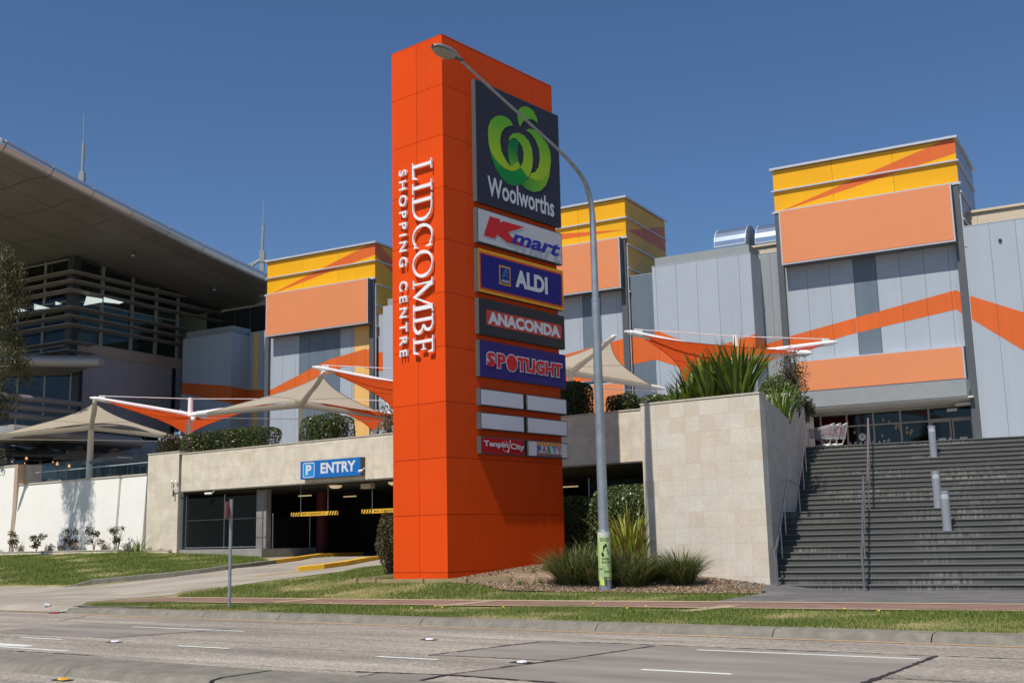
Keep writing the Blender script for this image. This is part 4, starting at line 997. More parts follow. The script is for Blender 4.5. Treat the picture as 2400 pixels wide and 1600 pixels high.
solo('wall_vent', MB().tube([(-4.92, VF0 - .04, 14.62), (-4.92, VF0 + .015, 14.62)], .075, 14), M['black'], 'small round dark vent high on the right wing wall', 'vent', F=BF, base=(-4.92, VF0, 14.6))
cpn = thing('parapet_wall', 'cream upper parapet behind the right wing', 'parapet', BF, (-6, 55.5, 15)); w = MB(); panels(w, -6.6, 22, 15.3, 16.6, 56.0, [-6 + 2.3 * i for i in range(12)]); part('panels', w, M['cream'], cpn); part('capping', MB().box(-6.6, 22, 55.9, 56.4, 16.6, 16.72), M['cream'], cpn)
cpn = thing('parapet_wall', 'cream upper parapet behind the galvanised ducts', 'parapet', BF, (-22, 57, 15)); w = MB(); panels(w, -20.2, -15.25, 15.2, 16.75, 57.0, [-18, -16.6]); part('panels', w, M['cream'], cpn); part('capping', MB().box(-20.2, -15.25, 56.9, 57.3, 16.75, 16.86), M['cream'], cpn)
# main body behind everything
mbk = MB(); mbk.box(-52, 22, 59.95, 90, DECK, 14.5); solo('shopping_hall', mbk, M['blue_grey2'], 'long low roofed hall behind the towers', 'building', F=BF, base=(-10, 60, DECK))
# galvanised ducts on the roof
def duct(u0, u1, v, z0, r, label):
    t = thing('roof_duct', label, 'duct', BF, (u0, v, z0), 'galvanised ducts on the roof')
    n = 14; vs = []; prof = [(v + 2.2, z0), (v, z0)] + [(v + r - r * math.cos(a), z0 + .55 + r * math.sin(a) ) for a in np.linspace(0, math.pi, n)] + [(v + 2 * r, z0)]
    mb = MB(); mb.prism([(u0, a, b) for a, b in prof[1:]], (u1 - u0, 0, 0)); part('casing', mb, M['duct'], t, smooth=False)
    rb = MB()
    for uu in (u0 - .02, u1 - .02): rb.prism([(uu, v - .03, z0 + .5)] + [(uu, v + r - (r + .03) * math.cos(a), z0 + .55 + (r + .03) * math.sin(a)) for a in np.linspace(0, math.pi, n)] + [(uu, v + 2 * r + .03, z0 + .5)], (.04, 0, 0))
    rb.box(u0, u1, v - .04, v - .002, z0 + .5, z0 + .58); part('flange', rb, M['trim'], t)
for px0, px1, py, vv, lb in [(1674, 1747, 571, 57.8, 'left galvanised half round duct above the pale block'), (1770, 1822, 560, 58.6, 'right galvanised half round duct next to the right tower')]:
    ua_, z_ = on_v(px0, py, BF, vv); ub_, _ = on_v(px1, py, BF, vv); duct(ua_, ub_, vv, z_ - .75 if px0 < 1700 else z_ - .8, 1.2 if px0 < 1700 else 1.25, lb)

# ================================================================== GLASS BUILDING WITH THE BIG ROOF
GS = 1.12
UC_, VC_ = -56.58, 45.35
def zroof(v): return 25.148 - .12176 * v
gbz = thing('glass_pavilion', 'dark glazed corner building with bronze louvres under the big silver edged roof', 'building', BF, (UC_, VC_, DECK))
# roof: soffit plane, tilted outer strip, rounded silver edge, panel joints as real gaps
rf = thing('roof_canopy', 'huge sweeping roof with grey panelled soffit and rounded silver edge at the upper left', 'roof', BF, (-52, 45, 20))
VR = [33.6, 36.66, 39.53, 42.46, 45.5, 48.5, 51.5, 54.5, 57.5, 60.5]
def edge(v):   # rounded edge centreline (u, z), slightly bowed
    t = (v - 36.66); return (-48.05 - .115 * t + .0015 * t * t, 21.05 - .125 * t + .0009 * t * t)
def kink(v): return -51.1 - .1 * (v - 36.66), zroof(v) - .0
sof = MB(); g_ = .07
for a, b in zip(VR, VR[1:]):
    a2, b2 = a + g_ / 2, b - g_ / 2
    ka, kb_ = kink(a), kink(b); ea, eb = edge(a), edge(b)
    def quad(pa0, pa1, pb0, pb1):
        th = .05
        bpts = [(pa0[0], a2, pa0[1]), (pa1[0], a2, pa1[1]), (pb1[0], b2, pb1[1]), (pb0[0], b2, pb0[1])]
        sof.hexa(bpts, [(x, y, z + th) for x, y, z in bpts])
    mid = lambda p, q_, t: (p[0] + (q_[0] - p[0]) * t, p[1] + (q_[1] - p[1]) * t)
    quad((ka[0] + .015, ka[1] + .002), mid(ka, ea, .48), (kb_[0] + .015, kb_[1] + .002), mid(kb_, eb, .48)); quad(mid(ka, ea, .49), mid(ka, (ea[0], ea[1] - .3), .93), mid(kb_, eb, .49), mid(kb_, (eb[0], eb[1] - .3), .93))
    uu = -51.2
    us2 = [-90, -86, -82, -78, -74, -70, -66, -62, -58.5, -55]
    for c, d in zip(us2, us2[1:] + [None]):
        c1_ = c + .035; d_a = (d - .035) if d else ka[0] - .035; d_b = (d - .035) if d else kb_[0] - .035
        quad((c1_, zroof(a)), (d_a, zroof(a)), (c1_, zroof(b)), (d_b, zroof(b)))
part('soffit_panels', sof, M['soffit'], rf)
top = MB()
for a, b in zip(VR, VR[1:]):
    ea, eb = edge(a), edge(b)
    top.hexa([(-90, a, zroof(a) + .09), (ea[0] - .25, a, ea[1] - .1), (eb[0] - .25, b, eb[1] - .1), (-90, b, zroof(b) + .09)], [(-90, a, zroof(a) + 1.0), (ea[0] - .1, a, ea[1] + .3), (eb[0] - .1, b, eb[1] + .3), (-90, b, zroof(b) + 1.0)])
part('roof_deck', top, M['pier'], rf)
for i, (a, b) in enumerate(zip(VR, VR[1:])):
    n = 5; pts = []
    for k in range(n + 1): v = a + .02 + (b - a - .04) * k / n; e = edge(v); pts.append((e[0], v, e[1]))
    part('edge_tube', MB().tube(pts, .34, 20), M['alu'], rf, smooth=False)
    for p_ in [rf.children[-1]]:
        pass
part('edge_seam', MB().tube([(edge(v)[0], v, edge(v)[1]) for v in np.linspace(VR[0], VR[-1], 30)], .325, 16), M['dark_frame'], rf)
# far end of the roof turning back along the front (prow seen at the photo's left edge)
e0 = edge(VR[0])
ea_ = edge(34.3)
part('edge_tube', MB().tube([(ea_[0], 34.3, ea_[1]), (e0[0] - .02, 33.5, e0[1] + .02), (e0[0] - .4, 32.9, e0[1]), (e0[0] - 1.6, 32.5, e0[1] - .1), (-90, 31.6, e0[1] - 1.5)], .343, 20), M['alu'], rf)
for (px, py, vv) in [(312, 588, 50), (502, 669, 52)]:
    d = ray(px, py); t_ = (25.148 - EYE) / (d[2] + .12176 * (d[:2] @ BF.v)); p = d * t_; uu, vv = BF.uv(p[0], p[1])
    o = thing('downlight', 'small downlight hanging from the soffit, ' + ('nearer the building corner' if px < 400 else 'nearer the yellow tower'), 'downlight', BF, (uu, vv, zroof(vv)))
    part('can', MB().lathe([(.11, zroof(vv) - .02), (.13, zroof(vv) - .28), (.02, zroof(vv) - .28)], (uu, vv, 0), 10), M['pier'], o); part('lens', MB().lathe([(.11, zroof(vv) - .285), (.10, zroof(vv) - .33), (.02, zroof(vv) - .34)], (uu, vv, 0), 10), M['trim'], o)
# upper storey glazing: left face (v = VC_) and right face (u = UC_)
ZB = 12.4
fm = MB()
uM = [UC_ - .05 - 2.45 * i for i in range(1, 8)]
zt_l = zroof(VC_)
for u in uM: fm.box(u - .12, u + .02, VC_ - .1, VC_ + .12, ZB, zt_l - .12)
for z in (19.42, 18.1, 16.78, 15.3, 14.0, 13.15): fm.box(-76, UC_ - .5, VC_ - .05, VC_ + .05, z - .05, z + .03)
vM = [47.55, 49.95, 52.0, 53.9]
for v in vM: fm.box(UC_ - .1, UC_ + .1, v - .13, v + .1, 14.2, zroof(v) - .05)
for z in (18.1, 16.78, 15.3): fm.box(UC_ - .05, UC_ + .05, VC_ + .5, 54.0, z - .05, z + .03)
part('window_frame', fm, M['mullion'], gbz)
part('corner_column', MB().box(UC_ - .55, UC_ + .02, VC_ - .02, VC_ + .5, DECK, zt_l - .05), M['dark_frame'], gbz)
zr = zroof(46)
ends = [UC_ - .56] + uM + [-76]
for a, b in zip(ends[1:], ends): part('pane', MB().box(a + .03, b - .12, VC_ - .01, VC_ + .01, ZB, zt_l - .12), M['glass_hi'], gbz)
vv_ = [VC_ + .5] + vM
for a, b in zip(vv_, vv_[1:]): part('pane', MB().hexa([(UC_ - .01, a + .1, 14.3), (UC_ + .01, a + .1, 14.3), (UC_ + .01, b - .13, 14.3), (UC_ - .01, b - .13, 14.3)], [(UC_ - .01, a + .1, zroof(a) - .08), (UC_ + .01, a + .1, zroof(a) - .08), (UC_ + .01, b - .13, zroof(b) - .08), (UC_ - .01, b - .13, zroof(b) - .08)]), M['glass_hi'], gbz)
hd = MB(); hd.hexa([(UC_ - .06, VC_ + .5, zroof(VC_ + .5) - .2), (UC_ + .06, VC_ + .5, zroof(VC_ + .5) - .2), (UC_ + .06, 58, zroof(58) - .2), (UC_ - .06, 58, zroof(58) - .2)], [(UC_ - .06, VC_ + .5, zroof(VC_ + .5) - .02), (UC_ + .06, VC_ + .5, zroof(VC_ + .5) - .02), (UC_ + .06, 58, zroof(58) - .02), (UC_ - .06, 58, zroof(58) - .02)])
hd.box(-76, UC_ - .56, VC_ - .06, VC_ + .06, zt_l - .12, zt_l - .02)
part('head_trim', hd, M['dark_frame'], gbz)
inn = MB(); inn.box(-80, UC_ - .3, VC_ + .3, 62, 12.1, 12.3); part('interior_back', inn, M['room_olive'], gbz)
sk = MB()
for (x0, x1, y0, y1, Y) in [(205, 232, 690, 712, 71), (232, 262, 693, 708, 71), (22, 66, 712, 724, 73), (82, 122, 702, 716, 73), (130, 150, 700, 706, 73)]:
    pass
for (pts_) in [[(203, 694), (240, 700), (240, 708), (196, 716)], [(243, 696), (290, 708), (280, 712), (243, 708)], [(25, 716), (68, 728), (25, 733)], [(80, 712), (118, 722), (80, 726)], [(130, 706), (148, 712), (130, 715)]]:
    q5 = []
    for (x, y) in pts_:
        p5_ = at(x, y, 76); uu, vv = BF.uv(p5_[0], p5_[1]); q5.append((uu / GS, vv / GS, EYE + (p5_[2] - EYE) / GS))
    part('interior_glow_patch', MB().poly(q5), M['window_glow'], gbz)  # added glowing quads that brighten the upper windows, no lamps
ib = MB(); ib.box(-74, UC_ - 3, VC_ + 4, VC_ + 4.2, 12.3, 16.6); ib.box(-74, UC_ - 1.2, VC_ + 1.2, VC_ + 4, 16.9, 17.0); ib.hexa([(UC_ - 3.4, VC_ + 1, 15.6), (UC_ - 1.2, VC_ + 1, 15.6), (UC_ - 1.2, VC_ + 8, 15.6), (UC_ - 3.4, VC_ + 8, 15.6)], [(UC_ - 3.2, VC_ + 1, 17.2), (UC_ - 1.4, VC_ + 1, 17.2), (UC_ - 1.4, VC_ + 8, 17.2), (UC_ - 3.2, VC_ + 8, 17.2)])
part('interior_ceiling', ib, M['room_light'], gbz)
# solid lower wall of the right face
pw = MB(); js = [VC_ + .52, 46.9, 48.4, 49.9, 51.4, 52.9, 54.4]
for a, b in zip(js, js[1:]): pw.box(UC_ - .25, UC_, a + .006, b - .006, 9.3, 13.55)
part('mauve_wall', pw, M['purple_panel'], gbz)
pb = MB(); js = [VC_ + .52, 46.6, 50.2, 54.4]
for a, b in zip(js, js[1:]): pb.box(UC_ - .25, UC_ + .03, a + .01, b - .01, 13.56, 14.25)
part('tan_fascia', pb, M['brown_panel'], gbz)
part('groove', MB().box(UC_ - .3, UC_ + .04, 53.6, 53.9, DECK, 13.55), M['black'], gbz)
lwr = MB(); lwr.box(UC_ - .3, UC_, 47.8, 54.4, DECK, 7.9); part('dark_lower_wall', lwr, M['dark_blue'] if 'dark_blue' in M else M['purple_panel'], gbz)
part('fascia_strip', MB().box(UC_ - .3, UC_ + .04, VC_ + .5, 53.6, 9.05, 9.3), M['brown_panel'], gbz)
# balcony band
bc = MB(); bc.box(UC_ - .1, UC_ + 1.6, 48.2, 54.6, 7.9, 8.35); part('balcony_slab', bc, M['cream_steel'], gbz)
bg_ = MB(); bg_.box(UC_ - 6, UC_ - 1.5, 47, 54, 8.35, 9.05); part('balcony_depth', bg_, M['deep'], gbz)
for v in (48.4, 49.8, 51.2, 52.6, 54.0): part('balcony_post', MB().box(UC_ + .2, UC_ + .32, v, v + .12, 5.2, 9.1), M['pier'], gbz)
# louvres wrapping the corner
def louvre(z, vend, uend=-77, full=True):
    o = .72; d = .42
    mb = MB()
    # left wing
    mb.hexa([(uend, VC_ - o - .02, z - .02), (UC_ + o, VC_ - o, z - .02), (UC_ + o - d, VC_ - o + d, z - .12), (uend, VC_ - o + d, z - .12)], [(uend, VC_ - o - .02, z + .03), (UC_ + o, VC_ - o, z + .03), (UC_ + o - d, VC_ - o + d, z - .07), (uend, VC_ - o + d, z - .07)])
    e = vend
    mb.hexa([(UC_ + o, VC_ - o, z - .02), (UC_ + o, e + .4, z - .02), (UC_ + o - d, e, z - .12), (UC_ + o - d, VC_ - o + d, z - .12)], [(UC_ + o, VC_ - o, z + .03), (UC_ + o, e + .4, z + .03), (UC_ + o - d, e, z - .07), (UC_ + o - d, VC_ - o + d, z - .07)])
    part('louvre', mb, M['louvre'], gbz)
for z, ve in [(18.45, 53.6), (17.88, 58), (17.3, 58), (16.23, 56), (15.68, 54.6), (15.15, 54), (14.1, 46.4), (13.55, 46.4), (13.01, 46.4)]: louvre(z, ve)
rods = MB()
for u in (UC_ - 1.3, UC_ - 3.8, UC_ - 6.3): rods.tube([(u, VC_ - .6, 13), (u, VC_ - .6, 19.4)], .014, 4)
for v in (46.9, 49.4, 51.8): rods.tube([(UC_ + .6, v, 15.1), (UC_ + .6, v, zroof(v))], .014, 4)
part('louvre_rods', rods, M['pier'], gbz)
# ground and middle storeys in front of the corner
pv = thing('cafe_wing', 'glazed cafe wing with two long rounded silver canopies below the louvred corner', 'building', WF, (-26, 66, DECK))
pts = [at(-90, 838, 65.2), at(100, 846, 65.0), at(236, 848, 65.0)]
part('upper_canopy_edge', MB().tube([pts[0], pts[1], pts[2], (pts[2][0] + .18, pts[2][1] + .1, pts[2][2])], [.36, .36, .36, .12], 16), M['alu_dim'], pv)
z0 = pts[1][2]
part('upper_canopy_soffit', MB().hexa([(-36, 66.6, z0 - .62), (-26.9, 66.7, z0 - .62), (-24.2, 65.1, z0 - .28), (-36, 65.1, z0 - .28)], [(-36, 66.8, z0 + .1), (-26.9, 66.8, z0 + .1), (-24.2, 65.2, z0 + .1), (-36, 65.2, z0 + .1)]), M['soffit'], pv)
YG = 66.9
fr2 = MB()
xs_ = [at(p, 900, YG)[0] for p in (-70, -20, 42, 105, 166)]
ztop = at(100, 871, YG)[2]; zlow = DECK
for x in xs_: fr2.box(x - .05, x + .05, YG - .05, YG + .05, zlow, ztop)
fr2.box(xs_[0], xs_[-1], YG - .05, YG + .05, ztop, ztop + .1); fr2.box(xs_[0], xs_[-1], YG - .045, YG + .045, 8.5, 8.6)
part('window_frame', fr2, M['mullion'], pv)
for a, b in zip(xs_, xs_[1:]): part('pane', MB().box(a + .05, b - .05, YG - .01, YG + .01, zlow, ztop), M['glass'], pv)
part('dark_corner', MB().box(xs_[-1] + .06, xs_[-1] + .5, YG - .05, YG + .5, DECK, ztop + .3), M['dark_frame'], pv)
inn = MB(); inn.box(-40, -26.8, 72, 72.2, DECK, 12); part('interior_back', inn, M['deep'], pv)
ip = MB()
for px0, px1, y0, y1 in [(45, 78, 925, 1000), (2, 10, 985, 1000)]:
    a = at(px0, y1, 70); b = at(px1, y0, 70); ip.box(a[0], b[0], 70, 70.1, a[2], b[2])
part('tan_display', ip, M['lemon2'] if 'lemon2' in M else M['brown_panel'], pv)
ir = MB(); a = at(20, 1000, 70.2); b = at(160, 935, 70.2); ir.box(a[0], b[0], 70.2, 70.3, a[2], b[2]); part('red_display', ir, M['red_col'], pv)
# three projecting blades and the long lower canopy, running back to the right
for (xa, ya, xb, yb) in [(-60, 920, 190, 947), (-60, 942, 172, 966), (-60, 964, 135, 983)]:
    pa = at(xa, ya, 58.5); q_ = ray(xb, yb); 
    # keep the blade horizontal: same height at its right end
    t_ = (pa[2] - EYE) / q_[2]; pb_ = (q_[0] * t_, q_[1] * t_, pa[2])
    part('blade', MB().tube([pa, pb_], [.2, .16], 10), M['louvre'], pv)
pa = at(-40, 1012, 52.0); pb_ = at(28, 1010, 53.3); z_ = 8.0
def hz(px, py, z): q_ = ray(px, py); t_ = (z - EYE) / q_[2]; return (q_[0] * t_, q_[1] * t_, z)
c1_ = hz(28, 1010, 7.9); c0_ = hz(-60, 1022, 7.9); c2_ = hz(326, 1037, 7.9)
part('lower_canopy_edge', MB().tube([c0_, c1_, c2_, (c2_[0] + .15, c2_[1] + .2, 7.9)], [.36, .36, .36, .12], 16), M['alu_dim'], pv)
dx, dy = c2_[0] - c1_[0], c2_[1] - c1_[1]; l_ = math.hypot(dx, dy); nx, ny = -dy / l_, dx / l_
part('lower_canopy_soffit', MB().hexa([(c0_[0], c0_[1], 7.62), (c1_[0], c1_[1], 7.62), (c2_[0], c2_[1], 7.62), (c2_[0] + nx * 2.5, c2_[1] + ny * 2.5, 7.35)][:4], [(c0_[0], c0_[1] + .1, 7.9), (c1_[0], c1_[1] + .1, 7.9), (c2_[0], c2_[1] + .1, 7.9), (c2_[0] + nx * 2.5, c2_[1] + ny * 2.5, 7.9)]), M['soffit'], pv)
# cafe glazing at terrace level
cg = MB(); YT = 69.5
xs3 = [at(p, 1070, YT)[0] for p in (-60, -10, 33, 47, 58, 125, 188, 235, 260, 300, 312, 330, 345)]
for x in xs3: cg.box(x - .04, x + .04, YT - .05, YT + .05, DECK, 7.5)
cg.box(xs3[0], xs3[7], YT - .06, YT + .06, 7.4, 7.6); cg.box(xs3[7], xs3[-1] + 2, YT - .06, YT + .06, 6.75, 6.95)
part('terrace_frame', cg, M['mullion'], pv)
for a, b in zip(xs3, xs3[1:]): part('terrace_pane', MB().box(a + .04, b - .04, YT - .01, YT + .01, DECK, 7.4 if b <= xs3[7] + .01 else 6.75), M['glass'], pv)
tcx = [at(p, 1100, 71.5)[0] for p in (62, 185, 200, 330)]
part('bar_counter', MB().box(tcx[0], tcx[1], 71.5, 71.7, DECK, 6.35), M['brown_panel'], pv); part('pale_counter', MB().box(tcx[2], tcx[3], 71.5, 71.7, DECK, 5.9), M['mullion'], pv)
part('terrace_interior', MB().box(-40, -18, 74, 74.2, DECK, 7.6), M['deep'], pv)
part('terrace_counter', MB().box(at(188, 1080, 72)[0], at(212, 1080, 72)[0], 72, 72.2, DECK, 7.4), M['lemon'], pv)
part('upper_wall', MB().box(xs3[7], xs3[-1] + 2.5, YT + .1, YT + .4, 6.96, 7.8), M['purple_panel'], pv)
bw2 = MB(); bw2.box(-86, -57.5, 57.6, 57.9, 12, 18.1); bw2.box(-62.5, -62.3, VC_ + 5, 57.6, 12.3, 17.5); part('interior_partition', bw2, M['room_olive'], gbz)
bw = MB(); bw.box(-57.5, -48.9, 57.6, 57.9, DECK, 18.0); part('back_glazing', bw, M['dark_frame'], gbz)
bt = MB()
for i in range(6): bt.box(-56.3 + i * 1.45, -56.2 + i * 1.45, 57.5, 57.6, 14, 17.9)
part('back_mullions', bt, M['pier'], gbz)
GS = 1.0
# masts above the roof
def mast(px, top, mid, low, base, Y, label, stays=False):
    t = thing('roof_mast', label, 'mast', WF, at(px[0], base, Y), 'slender grey masts above the roofs')
    a, b, c, d = at(px[0], top, Y), at(px[1], mid, Y), at(px[2], low, Y), at(px[2], base, Y)
    part('spike', MB().tube([b, a], [.05, .04], 8), M['pier2'], t); part('post', MB().tube([c, b], [.12, .11], 12), M['pier2'], t)
    part('socket', MB().box(c[0] - .2, c[0] + .2, Y - .2, Y + .2, d[2] - .3, c[2]), M['pier2'], t)
    if stays:
        for dx, dy, dz in [(-2.6, .5, -1.15), (-1.7, -.9, -1.6), (2.2, .4, -.9), (1.6, -.6, -1.3)]: part('stay', MB().tube([(c[0], Y, c[2] - .6), (c[0] + dx, Y + dy, c[2] - .6 + dz)], .1, 8), M['pier2'], t)
        part('lower_post', MB().box(c[0] - .16, c[0] + .16, Y - .16, Y + .16, d[2] - 3, d[2] - .3), M['pier2'], t)
M['pier2'] = mat('mast_grey', (0.27, 0.29, 0.29), 0.5, var=0.06)
mast((197, 196, 193), 268, 336, 404, 422, 84.0, 'tall slender mast standing on the silver roof at the upper left')
mast((618, 617, 615), 472, 530, 588, 606, 84.0, 'slender mast with splayed stays beside the left yellow tower', True)

# ================================================================== SIGN TOWER
UC, VC = -23.25, 24.9
PW, PD, PT = 2.30, 5.79, 17.89
pyl = thing('sign_tower', 'tall orange panelled shopping centre sign tower with white lettering and stacked shop signs', 'sign tower', PF, (UC - 1.1, VC + 2.9, .6))
joints_z = [0.1, 0.83, 2.54, 4.25, 5.96, 7.67, 9.38, 11.08, 12.79, 14.5, 16.2, PT]
g2 = .007
core = MB().box(UC - PW + .03, UC - .03, VC + .03, VC + PD - .03, .1, PT - .02); part('core', core, M['dark_gap'], pyl)
cl = MB()
for a, b in zip(joints_z, joints_z[1:]):
    for c, d in ((UC - PW, UC - 1.16), (UC - 1.16, UC)):
        cl.box(c + (g2 if c > UC - 2 else 0), d - (g2 if d < UC - .5 else .0), VC, VC + .028, a + g2, b - g2)
    for c, d in ((VC + .029, VC + 1.14), (VC + 1.14, VC + 4.67), (VC + 4.67, VC + PD)):
        cl.box(UC - .028, UC, c + (g2 if c > VC + .5 else 0), d - g2, a + g2, b - g2)
cl.box(UC - PW, UC - PW + .028, VC + .03, VC + PD, .1, PT); cl.box(UC - PW, UC, VC + PD - .028, VC + PD + .001, .1, PT); cl.box(UC - PW - .004, UC + .004, VC - .004, VC + PD, PT, PT + .02)
part('cladding', cl, M['orange'], pyl)
# --- serif lettering LIDCOMBE, reading downwards
class Let:
    """letter in units of cap height: strokes as convex polygons in (x, y)"""
    def __init__(s): s.p = []
    def r(s, x0, x1, y0, y1): s.p.append([(x0, y0), (x1, y0), (x1, y1), (x0, y1)]); return s
    def q(s, *pts): s.p.append(list(pts)); return s
    def ser(s, x0, x1, y, up): t = .045; return s.r(x0, x1, y if up else y - t, y + t if up else y)
    def arc(s, cx, cy, rx, ry, a0, a1, thick, thin, n=22):
        for i in range(n):
            A0, A1 = R(a0 + (a1 - a0) * i / n), R(a0 + (a1 - a0) * (i + 1) / n)
            w = lambda a: thin + (thick - thin) * abs(math.cos(a)) ** 1.6
            s.p.append([(cx + rx * math.cos(A0), cy + ry * math.sin(A0)), (cx + rx * math.cos(A1), cy + ry * math.sin(A1)),
                        (cx + (rx - w(A1)) * math.cos(A1), cy + (ry - (w(A1) * .55 + thin * .45)) * math.sin(A1)), (cx + (rx - w(A0)) * math.cos(A0), cy + (ry - (w(A0) * .55 + thin * .45)) * math.sin(A0))])
        return s
T_, t_n = .125, .045
LET = {
 'L': (Let().r(.13, .13 + T_, 0, 1).ser(.02, .42, 1, False).ser(.02, .2, 0, True).q((.2, 0), (.68, 0), (.74, .26), (.69, .26), (.6, .09), (.2, .06)), .76),
 'I': (Let().r(.13, .13 + T_, 0, 1).ser(.0, .41, 1, False).ser(.0, .41, 0, True), .41),
 'D': (Let().r(.13, .13 + T_, 0, 1).ser(.0, .5, 1, False).ser(.0, .5, 0, True).arc(.45, .5, .52, .5, -90, 90, T_, t_n), 1.0),
 'C': (Let().arc(.5, .5, .5, .51, 52, 308, T_, t_n).q((.80, .90), (.86, .97), (.90, .97), (.90, .68), (.86, .68)).q((.80, .10), (.86, .28), (.90, .28), (.88, .05)), .92),
 'O': (Let().arc(.52, .5, .52, .51, 0, 360, T_, t_n, 36), 1.04),
 'M': (Let().r(.14, .2, 0, .98).ser(.0, .32, 0, True).ser(.0, .3, 1, False).q((.08, 1), (.26, 1), (.68, .12), (.62, 0)).q((.60, .04), (.64, 0), (1.08, 1), (1.0, 1)).r(1.0, 1.15, 0, 1).ser(.9, 1.28, 0, True).ser(.98, 1.26, 1, False), 1.28),
 'B': (Let().r(.13, .13 + T_, 0, 1).ser(.0, .45, 1, False).ser(.0, .45, 0, True).arc(.38, .75, .30, .25, -90, 90, .13, .055).arc(.40, .26, .36, .265, -90, 90, .14, .06), .78),
 'E': (Let().r(.13, .13 + T_, 0, 1).ser(.0, .3, 1, False).ser(.0, .3, 0, True).r(.28, .62, .945, 1).q((.6, 1), (.66, 1), (.66, .76), (.62, .76), (.55, .95)).r(.28, .52, .48, .535).r(.49, .53, .38, .64).r(.28, .64, 0, .055).q((.56, .05), (.66, .27), (.70, .27), (.66, 0), (.6, 0)), .70)}
lett = MB(); U0L, HL = -24.50, .86
for ch, za, zb in [('L', 13.80, 13.17), ('I', 13.09, 12.73), ('D', 12.64, 11.77), ('C', 11.70, 10.90), ('O', 10.83, 9.94), ('M', 9.90, 8.79), ('B', 8.75, 8.12), ('E', 8.05, 7.50)]:
    L_, wch = LET[ch]; sc = (za - zb) / wch
    for i, pg in enumerate(L_.p):
        e = (i % 5) * .0012
        pts = [(U0L + y * HL, VC - .13 - e, za - x * sc) for x, y in pg]
        # orientation so that the front faces the viewer
        ar_ = sum(pts[k][0] * pts[(k + 1) % len(pts)][2] - pts[(k + 1) % len(pts)][0] * pts[k][2] for k in range(len(pts)))
        if ar_ < 0: pts = pts[::-1]
        lett.prism(pts, (0, .07, 0))
part('lettering', lett, M['white_letter'], pyl)
V, Fc = glyphs('SHOPPING CENTRE', 6.16, .335, bold=.006, space=1.45, word=1.3, extrude=.04)
mb = MB(); zr_ = V[:, 2].max() - V[:, 2].min()
mb.add([(-25.13 + y, VC - .075 - (z if True else 0), 13.68 - x) for x, y, z in V], Fc)
part('lettering', mb, M['white_letter'], pyl)
# --- the sign boxes on the wide face
US = UC + .175
def onS(x, y, du=0.0): v, z = on_u(x, y, PF, US + du); return (US + du, v, z)
Z1 = lambda x, y: (900 + .31888 * x, 60 + .31888 * y)
Z2 = lambda x, y: (900 + .31888 * x, 460 + .31888 * y)
Z3 = lambda x, y: (900 + .34435 * x, 860 + .34435 * y)
Z6 = lambda x, y: (1110 + 230 / 2352 * x, 1010 + 230 / 2352 * y)
def sign(v0, v1, z0, z1, frame=.04, name='shop_sign', face='sign_dark', label=None, fm_='sign_frame'):
    b = part(name, MB().box(UC + .001, US, v0, v1, z0, z1), M[fm_], pyl, label=label)
    part('face', MB().poly([(US + .004, v0 + frame, z0 + frame), (US + .004, v1 - frame, z0 + frame), (US + .004, v1 - frame, z1 - frame), (US + .004, v0 + frame, z1 - frame)]), M[face], b)
    return b
def flat(b, pts_px, Z, mt, du, name='logo'):
    part(name, MB().poly([onS(*Z(*p), du) for p in pts_px][::-1]), mt, b)
def stext(b, body, v0, v1, z0, z1, mt, du=.010, name='lettering', bold=0.0, shear=0.0, space=1.0, parts=True):
    V, Fc = glyphs(body, v1 - v0, z1 - z0, bold=bold, shear=shear, space=space)
    part(name, MB().add([(US + du, v0 + a, z0 + c) for a, c, _ in V], Fc), mt, b)
M['wool_bg'] = mat('sign_charcoal', (0.042, 0.043, 0.065), 0.55, spec=.12, var=.03)
M['wool_l'] = mat('logo_light_green', (0.33, 0.52, 0.035), 0.55, spec=.12, var=.05)
M['wool_m'] = mat('logo_mid_green', (0.13, 0.40, 0.04), 0.55, spec=.12, var=.05)
M['wool_d'] = mat('logo_dark_green', (0.015, 0.22, 0.05), 0.55, spec=.12, var=.05)
M['kred'] = mat('sign_red', (0.62, 0.03, 0.035), 0.55, spec=.12); M['kblue'] = mat('sign_blue', (0.035, 0.04, 0.36), 0.55, spec=.12)
M['navy'] = mat('sign_navy', (0.022, 0.024, 0.19), 0.55, spec=.12, var=.06, scale=.6); M['gold'] = mat('sign_gold', (0.78, 0.36, 0.03), 0.55, spec=.12); M['sred'] = mat('sign_orange_red', (0.66, 0.09, 0.03), 0.55, spec=.12)
M['spot_bg'] = mat('sign_violet', (0.04, 0.03, 0.17), 0.55, spec=.12, var=.08, scale=.5); M['anared'] = mat('sign_vermilion', (0.52, 0.07, 0.045), 0.55, spec=.12)
M['tenpin'] = mat('sign_crimson', (0.42, 0.012, 0.02), 0.55, spec=.12); M['kmart_bg'] = mat('sign_white_face', (0.56, 0.56, 0.60), 0.55, spec=.12, var=.02); M['litblue'] = mat('logo_pale_blue', (0.06, 0.20, 0.42), 0.55, spec=.12)
